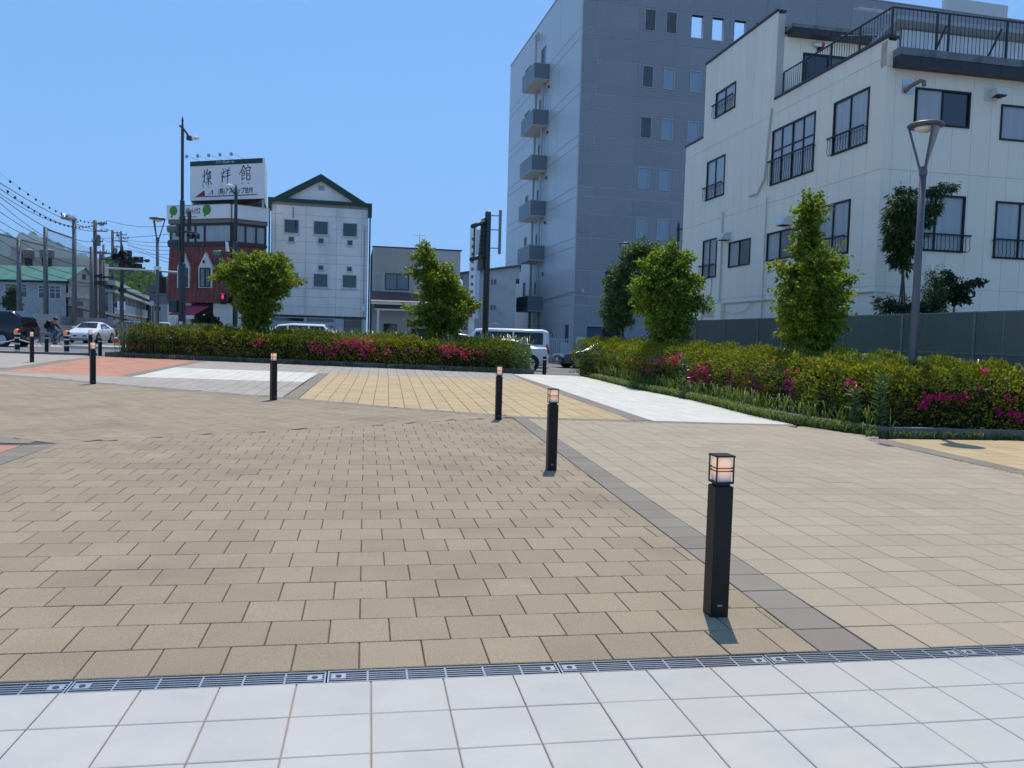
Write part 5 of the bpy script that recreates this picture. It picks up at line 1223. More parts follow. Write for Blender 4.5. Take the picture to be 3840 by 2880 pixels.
T1 = [(900,965,18),(935,975,28),(975,975,28),(1010,985,30),(1045,965,18),(1065,975,14),(1000,955,14),(860,1010,25),(900,1010,40),(960,1010,45),(1020,1010,40),(1065,1010,25),(815,1040,16),(850,1035,28),(890,1050,40),(950,1060,60),(1010,1050,50),(1060,1045,35),(1100,1055,20),(1122,1062,10),(905,1090,30),(960,1110,55),(1020,1095,36),(1060,1085,20),(960,1160,50),(915,1150,20),(1010,1150,28),(960,1205,42),(1020,1180,16),(928,1200,20),(955,1240,28)]
T2 = [(1590,925,12),(1595,940,20),(1600,960,25),(1560,958,15),(1580,965,15),(1600,985,25),(1620,995,20),(1545,1022,14),(1575,1025,18),(1600,1035,30),(1650,1010,12),(1685,1005,14),(1680,1030,22),(1640,1050,35),(1690,1050,20),(1620,1080,40),(1670,1085,40),(1715,1090,25),(1580,1110,14),(1650,1120,50),(1710,1120,35),(1750,1135,25),(1780,1150,16),(1530,1150,10),(1555,1165,14),(1600,1165,30),(1660,1170,50),(1720,1170,35),(1540,1210,10),(1565,1210,14),(1610,1205,25),(1650,1220,50),(1720,1215,25),(1640,1250,35),(1690,1250,25)]
T3 = [(2527,918,12),(2543,946,18),(2493,946,25),(2472,963,30),(2556,967,22),(2590,971,12),(2518,980,35),(2438,992,30),(2535,1005,45),(2472,1022,45),(2543,1047,45),(2408,1055,25),(2442,1055,40),(2619,1047,16),(2598,1047,20),(2493,1077,55),(2387,1085,20),(2577,1085,30),(2628,1068,10),(2408,1106,30),(2472,1119,50),(2535,1127,45),(2632,1119,14),(2611,1119,14),(2649,1148,12),(2611,1157,18),(2577,1152,25),(2493,1170,50),(2430,1157,35),(2543,1190,40),(2472,1212,45),(2573,1207,20),(2518,1241,45),(2472,1258,30),(2556,1250,25),(2514,1275,40)]
T3b = [(2379,933,30),(2430,933,30),(2358,958,30),(2404,958,35),(2316,1005,18),(2303,1043,25),(2366,1001,35),(2299,1072,25),(2337,1043,35),(2286,1127,25),(2324,1106,35),(2366,1085,35),(2278,1178,30),(2316,1161,35),(2358,1148,35),(2303,1220,25),(2345,1199,30),(2420,990,40),(2400,1050,40),(2390,1130,35)]
T4 = [(3036,745,14),(3040,775,33),(3040,810,44),(3030,850,26),(3040,880,32),(3035,905,40),(3035,940,52),(3060,985,70),(2915,1005,20),(2945,1010,22),(2985,1015,36),(3040,1040,68),(3120,1010,30),(3170,1045,22),(3130,1060,40),(3050,1085,80),(2960,1080,30),(3120,1110,44),(3030,1140,85),(3100,1170,54),(2960,1150,34),(3040,1200,85),(2930,1200,22),(3120,1215,34),(3030,1255,76),(3040,1300,66)]
tree('dogwood_tree', T1, 955, 29.5, 'vase shaped dogwood tree with reddish new leaves before the brown tiled building', 'tree', dogl, 1.0, .10, group='young trees in the planters')
tree('dogwood_tree', T2, 1645, 29.5, 'ragged young tree with a leaning top before the beige house', 'tree', dogl, 1.0, .11, group='young trees in the planters')
tree('broadleaf_tree', T3b, 2345, 27.5, 'loose pale green tree behind the denser tree and the thin lamp post', 'tree', leaf_mat('pale_tree_leaf', (.035, .075, .018), (.12, .18, .05), (.3, .34, .2), trans=.4), .9, .09, group='young trees in the planters')
tree('broadleaf_tree', T3, 2500, 22.5, 'dense bushy tree with bright outer leaves left of the green fence', 'tree', dkl, 1.5, .085, group='young trees in the planters')
tree('broadleaf_tree', T4, 3040, 16.6, 'tall narrow tree tapering to a point before the cream building', 'tree', dogl, 1.7, .085, rs=.74, group='young trees in the planters', trunk_r=.045, clump=.05)
BA = [(3390,720,18),(3375,760,30),(3400,770,22),(3360,810,30),(3410,820,26),(3350,860,30),(3400,870,30),(3360,910,30),(3400,930,26),(3370,970,26),(3395,1000,12),(3480,790,20),(3500,770,16),(3525,715,18),(3490,720,10),(3550,700,8),(3470,830,14)]
tree('bamboo_clump', BA, 3388, 20.4, 'bamboo clump with staked stems at the corner of the cream building', 'bamboo', bam, 2.4, .17, droop=1.0, width=.16, zb=0., clump=.06)
tree('garden_shrub', [(3500,1030,18),(3510,1060,26),(3500,1100,36),(3490,1140,40),(3515,1130,30)], 3498, 20.2, 'feathery yellow green shrub behind the green fence beside the lamp post', 'shrub', azal2, 2.2, .07, width=.25, zb=0.)
tree('garden_shrub', [(3560,1050,18),(3580,1080,24),(3620,1075,14),(3650,1060,9),(3670,1058,5),(3570,1110,26),(3600,1120,14),(3545,1090,16),(3560,1020,6)], 3578, 20.3, 'dark round leaved shrub against the cream wall above the fence', 'shrub', dkv, 1.8, .10, zb=0., trunk_r=.06)
tree('garden_shrub', [(3310,1140,16),(3340,1152,20),(3380,1150,26),(3420,1158,20),(3470,1162,20),(3520,1160,20)], 3400, 20.1, 'low dark shrubs along the foot of the cream wall', 'shrub', dkv, 1.6, .12, zb=0., width=.3)
tree('garden_shrub', [(780,1200,22),(760,1220,24),(800,1222,20),(790,1240,24),(740,1235,18)], 778, 49., 'dark bush against the cream ground floor of the corner building', 'shrub', dkv, 1.1, .2, zb=.1)
tree('conifer_shrub', [(50,1100,14),(45,1125,18),(55,1150,18),(50,1170,16),(35,1140,14),(62,1080,8)], 50, 62., 'wispy yellow green tree behind the low concrete wall at the far left', 'tree', azal2, .8, .22, zb=.2)
for (x_, lean) in ((3345, -.5), (3425, .45)):
    a = at(x_, 1165, 20.0); c = at(3388, 1010, 20.3); st = MB().tube([(a.x, a.y, 0.2), (c.x, c.y, c.z)], .02, 5).build('bamboo_stake', bark); tag(st, 'wooden stake %s the bamboo clump' % ('leaning in from the left of' if lean < 0 else 'leaning in from the right of'), 'stake')

# ---------------------------------------------------------------- green translucent fence
fen = bpy.data.materials.new('green_fence_sheet'); fen.use_nodes = True
_n = fen.node_tree.nodes; _l = fen.node_tree.links; _b = _n['Principled BSDF']; _b.inputs['Base Color'].default_value = (.185, .215, .19, 1); _b.inputs['Roughness'].default_value = .35
_tc = _n.new('ShaderNodeTexCoord'); _w = _n.new('ShaderNodeTexWave'); _w.bands_direction = 'X'; _w.inputs['Scale'].default_value = 9.; _w.inputs['Distortion'].default_value = 0; _l.new(_tc.outputs['Object'], _w.inputs['Vector'])
_bp = _n.new('ShaderNodeBump'); _bp.inputs['Distance'].default_value = .02; _bp.inputs['Strength'].default_value = .6; _l.new(_w.outputs['Fac'], _bp.inputs['Height']); _l.new(_bp.outputs[0], _b.inputs['Normal'])
_tr = _n.new('ShaderNodeBsdfTranslucent'); _tr.inputs['Color'].default_value = (.20, .25, .2, 1); _mx = _n.new('ShaderNodeMixShader'); _mx.inputs[0].default_value = .3
_l.new(_b.outputs[0], _mx.inputs[1]); _l.new(_tr.outputs[0], _mx.inputs[2]); _l.new(_mx.outputs[0], _n['Material Output'].inputs['Surface'])
fpost = mat('green_grey_post', (.20, .23, .20), .45, .3, var=.1)
F0, F1 = Vector((5.75, 29.1)), Vector((10.6, 8.0)); fl_ = (F1-F0).length; fd = math.atan2(F1.y-F0.y, F1.x-F0.x)
FE = empty('panel_fence', (F0.x, F0.y, 0), fd, 'long green corrugated panel fence behind the right hand bed', 'fence')
zt = 2.20
k = 0; s = 0.
while s < fl_:
    MB().box(s-.03, -.03, -.2, s+.03, .03, zt+.01).build('post', fpost, FE)
    for q in range(3):
        a = s+.032+q*.646; 
        if a < fl_: MB().box(a, .0-.012, .12, a+.636, -.004, zt-.03).build('fence_panel', fen, FE)
    s += 2.0
for z in (zt-.03, 1.38, .1): MB().box(0, -.024, z, fl_, -.0125, z+.035).build('rail', fpost, FE)

# ---------------------------------------------------------------- street poles, lamps, signals
dgp = mat('dark_green_grey_paint', (.040, .062, .065), .45, .2, var=.08); gyp = mat('mid_grey_lamp_paint', (.115, .115, .125), .45, .3, var=.08)
white_d = mat('white_lamp_diffuser', (.75, .75, .72), .4)
def cone_lamp(px, D, h, label, panels=False):
    b = at(px, 1400, D); r = empty('street_lamp', (b.x, b.y, gz(b.x, b.y) if b.y > 26 else plz(b.x, b.y)), 0, label, 'street lamp', 'cone headed street lamps')
    MB().lathe([(.075, -.2), (.07, 0), (.062, h*.5), (.055, h-.78)], 14).build('pole', gyp, r, smooth=True)
    MB().lathe([(.060, h-.9), (.066, h-.88), (.066, h-.80), (.05, h-.74)], 12).build('collar', gyp, r)
    for k in range(3):
        a = k*2.0944+.5; M_ = Matrix.Rotation(a, 4, 'Z')
        MB().prism([(.03, h-.80), (.07, h-.80), (.275, h-.08), (.235, h-.08)], -.012, .012, 'y', M=M_).build('arm', gyp, r)
    s_ = MB()
    for k in (range(3) if panels else ()):
        a0 = k*2.0944+.56; a1 = a0+1.97
        vs = []
        for q in range(9):
            a = a0+(a1-a0)*q/8; vs += [(.05*math.cos(a), .05*math.sin(a), h-.76), (.225*math.cos(a), .225*math.sin(a), h-.09)]
        if k == 2: s_.add(vs, [(2*q, 2*q+2, 2*q+3, 2*q+1) for q in range(8)])
    if s_.v: s_.build('reflector_panel', mat('pale_lamp_panel', (.25, .25, .25), .4), r)
    MB().lathe([(.20, h-.085), (.28, h-.07), (.295, h-.045), (.27, h-.015), (.1, h+.012), (.02, h+.015)], 26).build('lamp_cap', gyp, r, smooth=True)
    MB().lathe([(.05, h-.16), (.14, h-.13), (.19, h-.088), (.05, h-.087)], 20).build('diffuser', white_d, r, smooth=True)
    return r
cone_lamp(3419, 13.98, 5.27, 'grey cone headed lamp post standing in the right hand bed', True)
cone_lamp(590, 30.6, 5.35, 'grey cone headed lamp post behind the left hedge beside the tall dark pole')
cone_lamp(2327, 37, 6.0, 'distant cone headed lamp post between the blue block and the dense tree')
L2 = [o for o in bpy.data.objects if o.name.startswith('street_lamp')]
def clamp_box(r, z, s=.16, x=0): MB().box(x-s/2, -s/2, z-.06, x+s/2, s/2, z+.06).build('speaker_bracket', white_d, r)
for o in L2[1:]: clamp_box(o, 3.45, .2)
def lens_row(parent, x, y, z, n, face='-y', horizontal=True, s=1., lit=None):
    """a signal head: back board, hooded lenses"""
    w = .36*s; Ln = n*w+.06
    body = MB(); 
    if horizontal: body.box(x-Ln/2, y-.11*s, z-w/2, x+Ln/2, y+.11*s, z+w/2)
    else: body.box(x-w/2, y-.11*s, z-Ln/2, x+w/2, y+.11*s, z+Ln/2)
    h = body.build('signal_head', dgp, parent, bevel=.02)
    for k in range(n):
        o = (k-(n-1)/2)*w; cx, cz = (x+o, z) if horizontal else (x, z+o)
        M_ = Matrix.Translation((cx, y-.11*s, cz))@Matrix.Rotation(math.pi/2, 4, 'X')
        MB().lathe([(.15*s, .0), (.16*s, .01), (.16*s, .02)], 14, M_).build('lens_ring', dgp, h)
        v = MB(); vs = []
        for q in range(11):
            a = math.pi*(-.1+1.2*q/10); vs += [(cx+.16*s*math.cos(a), y-.11*s, cz+.16*s*math.sin(a)), (cx+.17*s*math.cos(a), y-.42*s+.1*s*abs(math.cos(a)), cz+.17*s*math.sin(a)-.03)]
        v.add(vs, [(2*q, 2*q+2, 2*q+3, 2*q+1) for q in range(10)]); v.build('hood', dgp, h)
        cm = mat('dark_red_lens', (.12, .01, .01), .3) if k == n-1 else mat('dark_glass_lens', (.02, .05, .04), .3)
        MB().lathe([(.14*s, .0), (.14*s, .012), (.05*s, .03)], 14, M_).build('lens', cm, h)
    return h
def pole(px, D, ytop, label, secs, name='signal_pole', cat='signal pole', m=dgp, group=None):
    b = at(px, 1300, D); z0 = gz(b.x, b.y); zt = at(px, ytop, D).z
    r = empty(name, (b.x, b.y, 0), 0, label, cat, group); prof = []
    for y, rad in secs:                         # from the foot up: radius until this picture height
        z = at(px, y, D).z; prof.append((rad, z))
    lo = z0-.3
    for i, (rad, z) in enumerate(prof):
        MB().lathe([(rad, lo), (rad*.97, z-.05), (rad*.8, z)], 12).build('pole_section', m, r, smooth=True); lo = z-.02
    return r, b
def hz_(px, py, D): return at(px, py, D).z
# tall dark pole before the brown building
r, b = pole(682, 34, 440, 'tallest dark green pole, with a lamp arm and signals, before the brown tiled building', [(985, .155), (750, .10), (475, .062)])
def off(px, D, b): return at(px, 1300, D).x-b.x
D = 34
MB().lathe([(.03, hz_(682, 478, D)), (.055, hz_(682, 468, D)), (.03, hz_(682, 462, D)), (.05, hz_(682, 452, D)), (.004, hz_(682, 434, D))], 10).build('finial', dgp, r)
MB().tube([(-.12, 0, hz_(682, 472, D)), (0, 0, hz_(682, 478, D)), (.34, -.1, hz_(682, 517, D))], .045, 7).build('lamp_arm', dgp, r)
MB().box(.24, -.2, hz_(682, 527, D), .42, .0, hz_(682, 512, D)).build('lamp_joint', dgp, r)
MB().lathe([(.02, 0), (.07, .06), (.09, .2), (.05, .32)], 10, Matrix.Translation((.40, -.1, hz_(682, 520, D)))@Matrix.Rotation(math.radians(85), 4, 'Y')).build('lamp_head', white_d, r)
z = hz_(682, 865, D)
M_ = Matrix.Translation((0, 0, z)); 
MB().tube([(-.1, 0, z), (.65, -.05, z-.1)], .05, 7).build('signal_arm', dgp, r)
for (dx, yy, s_, m_) in ((-.33, 860, 1., mat('green_signal_hood', (.10, .17, .13), .4)), (-.3, 915, 1., dgp)):
    z = hz_(682, yy, D); 
    MB().lathe([(.17, 0), (.18, .12), (.16, .42), (.155, .44)], 14, Matrix.Translation((dx+.18, 0, z))@Matrix.Rotation(-math.pi/2, 4, 'Y')).build('signal_hood', m_, r, smooth=True)
    MB().box(dx+.1, -.14, z-.3, dx+.26, .14, z+.16).build('signal_head', dgp, r, bevel=.02)
lens_row(r, .50, -.05, hz_(682, 885, D), 2, s=.62)
MB().box(.235, -.02, hz_(682, 868, D), .265, .3, hz_(682, 790, D)).build('name_sign_edge', alu_black, r)
MB().tube([(.1, 0, hz_(682, 812, D)), (.25, 0, hz_(682, 808, D))], .02, 5).build('sign_bracket', dgp, r)
for yy in (818, 870): MB().lathe([(.135, hz_(682, yy+3, D)), (.135, hz_(682, yy-3, D))], 12).build('clamp_band', dgp, r)
MB().box(-.50, -.16, hz_(682, 1173, D), -.16, .14, hz_(682, 1126, D)).build('control_box', mat('dark_teal_box', (.02, .045, .05), .4), r, bevel=.02)
MB().box(-.05, -.168, hz_(682, 1218, D), .09, -.16, hz_(682, 1206, D)).build('sticker', white_d, r)
a0 = at(397, 1005, 33.2); a1 = at(664, 1022, 34)
MB().tube([(a1.x-b.x, 0, a1.z), ((a0.x+a1.x)/2-b.x+.6, -.3, a0.z*.6+a1.z*.4), (a0.x-b.x, -.8, a0.z)], [.05, .04, .035], 8).build('signal_mast_arm', steel, r)
x_ = off(607, 34, b)
MB().box(x_-.16, -.3, hz_(607, 1100, D), x_+.19, 0, hz_(607, 1040, D)).build('hanging_signal_back', blk, r, bevel=.03)
MB().tube([(x_, -.15, hz_(607, 1040, D)), (x_, -.15, hz_(607, 1018, D))], .06, 7).build('hanger', dgp, r)
# second pole with a lit red walking man
r, b = pole(881, 49.5, 690, 'slimmer dark pole with a red walking figure signal behind the dogwood tree', [(905, .155), (715, .10)])
D = 49.5
MB().lathe([(.05, hz_(881, 716, D)), (.08, hz_(881, 708, D)), (.01, hz_(881, 688, D))], 8).build('finial', dgp, r)
MB().tube([(0, 0, hz_(881, 735, D)), (-.28, -.1, hz_(881, 708, D))], .05, 6).build('lamp_arm', dgp, r)
MB().lathe([(.05, 0), (.12, .1), (.15, .28), (.02, .5)], 10, Matrix.Translation((-.15, -.1, hz_(881, 702, D)))@Matrix.Rotation(math.radians(-80), 4, 'Y')).build('lamp_head', white_d, r)
z = hz_(881, 955, D); MB().tube([(0, 0, z+.05), (-.9, -.1, z)], .05, 6).build('signal_arm', dgp, r)
MB().lathe([(.19, 0), (.20, .1), (.18, .5)], 14, Matrix.Translation((-.85, 0, z+.05))@Matrix.Rotation(-math.pi/2, 4, 'Y')).build('signal_hood', mat('green_signal_hood', (.10, .17, .13)), r, smooth=True)
MB().lathe([(.17, 0), (.18, .1), (.18, .6)], 14, Matrix.Translation((-.72, 0, z-.50))@Matrix.Rotation(-math.pi/2, 4, 'Y')).build('signal_hood', dgp, r, smooth=True)
MB().box(-.95, -.15, z-.75, -.72, .15, z+.2).build('signal_head', dgp, r, bevel=.02)
MB().prism([(-.52, hz_(881, 944, D)), (-.30, hz_(881, 946, D)), (-.38, hz_(881, 911, D)), (-.55, hz_(881, 906, D))], -.22, -.2, 'y').build('street_sign', white_d, r)
MB().box(-.88, -.2, hz_(881, 1142, D), -.54, .05, hz_(881, 1104, D)).build('walk_signal', blk, r, bevel=.02)
MB().tube([(-.7, -.05, hz_(881, 1098, D)), (0, 0, hz_(881, 1096, D))], .035, 6).build('signal_bracket', dgp, r)
redl = mat('red_signal_light', (.9, .03, .05), .4, emit=(1, .02, .06), estr=2.6)
zc = hz_(881, 1113, D); xc = -.71
mnn = MB(); 
mnn.lathe([(.01, 0), (.035, .02), (.035, .05), (.01, .07)], 10, Matrix.Translation((xc, -.205, zc+.055)))
mnn.prism([(xc-.05, zc+.05), (xc-.055, zc-.06), (xc-.03, zc-.06), (xc-.03, zc-.16), (xc+.03, zc-.16), (xc+.03, zc-.06), (xc+.055, zc-.06), (xc+.05, zc+.05)], -.215, -.205, 'y'); mnn.build('red_walking_man', redl, r)
MB().box(-.86, -.28, zc+.15, -.56, -.2, zc+.165).build('walk_signal_visor', white_d, r)
# left crossing pole
r, b = pole(457, 46, 925, 'dark green signal pole with horizontal traffic lights between the white and black cars', [(1090, .115), (930, .10)])
D = 46
MB().lathe([(.05, hz_(457, 932, D)), (.10, hz_(457, 925, D)), (.05, hz_(457, 920, D)), (.008, hz_(457, 908, D))], 10).build('finial', dgp, r)
x0 = off(390, D, b); MB().tube([(0, 0, hz_(457, 982, D)), (x0*.35, -.1, hz_(430, 975, D)), (x0, -.2, hz_(390, 971, D))], [.16, .07, .05], 8).build('arm', dgp, r)
lens_row(r, off(503, D, b), -.1, hz_(500, 974, D), 3, s=.95)
MB().tube([(0, 0, hz_(457, 975, D)), (off(565, D, b), -.1, hz_(565, 978, D))], .035, 6).build('arm', dgp, r)
lens_row(r, off(548, D, b), .1, hz_(548, 977, D), 1, s=.5)
lens_row(r, off(520, D, b), -.1, hz_(520, 1001, D), 1, s=1.0)
lens_row(r, off(447, D, b), .2, hz_(447, 968, D), 1, s=1.6); lens_row(r, off(473, D, b), .2, hz_(473, 996, D), 1, horizontal=False, s=1.6); lens_row(r, off(470, D, b), .1, hz_(470, 955, D), 1, s=1.4)
MB().box(off(440, D, b), .0, hz_(450, 1162, D), off(470, D, b), .03, hz_(450, 1130, D)).build('white_sign', white_d, r)
MB().tube([(0, 0, hz_(457, 1082, D)), (off(510, D, b), -.1, hz_(510, 1084, D))], .03, 6).build('arm', dgp, r); lens_row(r, .1, -.1, hz_(463, 1090, D), 1, s=.8)
# pole with a spiked top behind the dense tree
r, b = pole(2527, 42, 850, 'spike topped dark pole with a short arm against the blue block', [(850, .085)], name='lamp_pole', cat='lamp pole')
D = 42; MB().lathe([(.03, hz_(2527, 852, D)), (.075, hz_(2527, 845, D)), (.008, hz_(2527, 828, D))], 8).build('finial', dgp, r)
MB().tube([(-.12, 0, hz_(2527, 862, D)), (.1, 0, hz_(2527, 860, D)), (.85, 0, hz_(2560, 842, D))], .05, 6).build('lamp_arm', dgp, r)
# road sign mast seen from behind
r, b = pole(1818, 32, 793, 'thick dark mast carrying the backs of road signs before the blue block', [(793, .125)], name='road_sign_mast', cat='sign mast')
D = 32; X = lambda px: off(px, D, b)
for (pa, pb) in (((1815, 812), (1762, 864)), ((1815, 962), (1762, 980))):
    pass
ob = MB(); ob.tube([(-.05, -.0, hz_(1812, 828, D)), (X(1765), -.9, hz_(1765, 860, D))], .085, 10); ob.build('sign_beam', dgp, r, smooth=True)
ob = MB(); ob.tube([(-.05, 0, hz_(1812, 954, D)), (X(1763), -.9, hz_(1763, 981, D))], .085, 10); ob.build('sign_beam', dgp, r, smooth=True)
for px_, y0_, y1_, t_ in ((1772, 858, 972, .72), (1801, 836, 960, .25)): MB().box(X(px_)-.03, -.9*t_-.03, hz_(px_, y1_, D), X(px_)+.03, -.9*t_+.03, hz_(px_, y0_, D)).build('sign_frame', alu_black, r)
sgb = mat('sign_back_metal', (.20, .20, .19), .5, .5, var=.15)
MB().add([(X(1794), -.3, hz_(1794, 826, D)), (X(1815), .1, hz_(1812, 812, D)), (X(1815), .1, hz_(1812, 1008, D)), (X(1783), -.3, hz_(1783, 1018, D)), (X(1794)+.01, -.27, hz_(1794, 826, D)), (X(1815)+.01, .13, hz_(1812, 812, D)), (X(1815)+.01, .13, hz_(1812, 1008, D)), (X(1783)+.01, -.27, hz_(1783, 1018, D))], [(0,1,2,3), (7,6,5,4), (0,4,5,1), (1,5,6,2), (2,6,7,3), (3,7,4,0)]).build('sign_panel_back', sgb, r)
for k in range(7): z = hz_(1800, 850+k*16, D); MB().tube([(X(1790), -.32, z), (X(1813), .06, z+.04)], .018, 5).build('sign_stiffener', alu_grey, r)
MB().box(X(1858), -.05, hz_(1865, 953, D), X(1869), .05, hz_(1865, 788, D)).build('second_sign_edge', sgb, r)
for y_ in (808, 861, 930): MB().tube([(0, 0, hz_(1830, y_, D)), (X(1858), 0, hz_(1858, y_+1, D))], .02, 5).build('sign_bracket', dgp, r)
# pylon sign behind
pc = at(1776, 1100, 56); PY = empty('pylon_sign', (pc.x, pc.y, 0), 0, 'tall white pylon sign behind the road sign mast', 'sign')
MB().box(-.32, -.3, hz_(1776, 1195, 56), .12, .3, hz_(1776, 850, 56)).build('sign_box', bandm, PY); MB().box(.125, -.24, hz_(1790, 1195, 56), .38, .28, hz_(1790, 862, 56)).build('sign_side', mat('blue_white_sign_side', (.55, .60, .72), .4), PY)
MB().box(-.3, -.1, -.5, .1, .1, hz_(1776, 1195, 56)-.01).build('post', white_d, PY)
MB().box(-.33, -.32, hz_(1776, 1192, 56), -.02, -.302, hz_(1776, 1158, 56)).build('red_panel', mat('salmon_print', (.5, .12, .08), .5), PY)
for k in range(9): MB().box(-.2, -.306, hz_(1776, 905+k*28, 56), -.02, -.3015, hz_(1776, 893+k*28, 56)).build('grey_lettering', greyink, PY)

# ---------------------------------------------------------------- kerbside bollards on the left
amber = mat('amber_lamp_lens', (.75, .20, .03), .3, emit=(1, .25, .03), estr=.25)
wband = mat('white_reflective_band', (.7, .7, .68), .5)
def stripe_post(px, D, label):
    b = at(px, 1330, D); z = gz(b.x, b.y); r = empty('marker_post', (b.x, b.y, z), 0, label, 'bollard', 'amber topped marker posts at the kerb')
    MB().lathe([(.085, 0), (.085, .74), (.08, .76)], 14).build('post', blk, r, smooth=False)
    for zz in (.16, .40, .62): MB().lathe([(.088, zz), (.088, zz+.05)], 14).build('reflective_band', wband, r)
    MB().lathe([(.10, .77), (.10, .80), (.09, .82)], 14).build('collar', wband, r)
    MB().box(-.09, -.07, .82, .09, .07, .93).build('lamp_housing', blk, r, bevel=.02)
    MB().lathe([(.01, -.07), (.07, -.07), (.07, -.10), (.02, -.115)], 14, Matrix.Translation((0, 0, .875))@Matrix.Rotation(math.pi/2, 4, 'X')@Matrix.Diagonal((1, 1, -1, 1))).build('amber_lamp', amber, r)
    MB().lathe([(.085, .925), (.07, .95), (.03, .975)], 12).build('dome', amber, r, smooth=True)
    return b
m1 = stripe_post(65, 29.2, 'black and white banded marker post with an amber light at the far left'); m2 = stripe_post(250, 29.2, 'banded amber topped marker post in front of the cyclist front wheel')
def plain_post(px, D, h, label, band=True):
    b = at(px, 1330, D); z = gz(b.x, b.y); r = empty('black_post', (b.x, b.y, z), 0, label, 'bollard', 'plain black posts at the plaza edge')
    MB().lathe([(.065, -.1), (.065, h-.04), (.06, h)], 14).build('post', blk, r)
    MB().lathe([(.068, h-.12), (.068, h-.09)], 14).build('reflective_band', wband, r)
plain_post(175, 29.0, .78, 'plain black post in front of the cyclist rear wheel'); plain_post(375, 28.7, .74, 'plain black post in front of the white car'); plain_post(2043, 27.3, .72, 'plain black post in the gap between the two hedges, behind the white van')
ch = MB(); 
for (pa, pb) in ((-80, 65), (65, 250)):
    a = at(pa, 1280, 29.2); c = at(pb, 1280, 29.2); a.z = c.z = gz(c.x, c.y)+.62
    pts = [a.lerp(c, k/16)+Vector((0, 0, -.16*(1-((k-8)/8)**2))) for k in range(17)]
    if pa < 0: ch.tube(pts, .022, 6)
    else: ch.tube(pts[:7]+[Vector((pts[6].x+.1, pts[6].y, pts[6].z-.15))], .022, 6)
tag(ch.build('plastic_chain', wband), 'pale plastic chain slung between the kerbside posts', 'chain')
b = at(436, 1290, 45); z = gz(b.x, b.y); RY = empty('lane_marker', (b.x, b.y, z), 0, 'red and yellow lane marker post left of the dark signal pole', 'marker')
MB().lathe([(.12, 0), (.12, .28)], 12).build('base', mat('yellow_plastic', (.7, .4, .03), .5), RY); MB().lathe([(.118, .281), (.118, .5)], 12).build('red_band', mat('red_plastic', (.5, .03, .02), .5), RY); MB().lathe([(.12, .501), (.09, .58), (.03, .6)], 12).build('white_top', wband, RY)

# ---------------------------------------------------------------- road markings, far kerbs
mk = mat('road_paint', (.72, .71, .68), .8, var=.15, scale=2)
def flat(name, pts, h=.006, m=mk, label=None):
    mb = MB(); q = [(x, y, gz(x, y)+h) for x, y in pts]; mb.add(q, [tuple(range(len(q)))]); return tag(mb.build(name, m), kind='structure')
def gp_(px, py, z): 
    d = ray(px, py); t = (z-EYE)/d.z; return (d.x*t, d.y*t)
def strip(name, p0, p1, w, n=12, m=mk, h=.012):
    p0, p1 = Vector(p0), Vector(p1); d = (p1-p0).normalized(); nn = Vector((-d.y, d.x))*w/2; mb = MB()
    for k in range(n):
        a, b = p0.lerp(p1, k/n), p0.lerp(p1, (k+1)/n); q = [a-nn, b-nn, b+nn, a+nn]; mb.add([(v.x, v.y, gz(v.x, v.y)+h) for v in q], [(0, 1, 2, 3)])
    return tag(mb.build(name, m), kind='structure')
for k in range(7): strip('crosswalk_stripe', (-29.5+k*1.25, 41.5+k*.25), (-26.5+k*1.25, 46.0+k*.2), .5)
strip('lane_line', (-40, 33.5), (-12, 34.3), .15); strip('lane_line', (-24, 31.2), (-14.8, 30.5), .13); strip('stop_line', (-21.5, 46), (-17, 52), .4)
strip('lane_line', (-17.5, 29.7), (-15.8, 28.8), .22); strip('lane_line', (-30, 38), (-23, 38.4), .15)
strip('edge_strip', (-.5, 28.2), (2.6, 28.0), .9, m=mat('pale_concrete_strip', (.50, .49, .45), .85)); strip('lane_line', (-1, 33), (9, 35.5), .15); strip('lane_line', (1, 42), (8, 38.5), .12)
kb = MB(); kb.prism([(-30, 26.6), (-17.5, 27.72), (-14.7, 28.15), (-14.7, 28.3), (-17.5, 27.9), (-30, 26.8)], .1, .50); tag(kb.build('plaza_kerb', kc), kind='structure')
# traffic island
il = at(405, 1290, 42); MB2 = MB().prism([(il.x-1.6, il.y-1.0), (il.x+1.5, il.y-.6), (il.x+1.8, il.y+4), (il.x-.4, il.y+4)], .1, .40); tag(MB2.build('traffic_island', mat('pale_concrete_strip', (.50, .49, .45))), kind='structure')
# utility cabinet in the left hedge's right end
cb = at(1985, 1345, 29.5); z = gz(cb.x, cb.y); cab = empty('utility_cabinet', (cb.x, cb.y, z), 0, 'pale grey metal cabinet at the right end of the left hedge', 'cabinet')
MB().box(-1.05, 0, 0, .04, .55, 1.08).build('body', mat('pale_grey_cabinet', (.48, .49, .50), .5), cab, bevel=.01); MB().box(-1.08, -.02, 1.085, .07, .6, 1.12).build('lid', mat('pale_grey_cabinet', (.48, .49, .50)), cab)

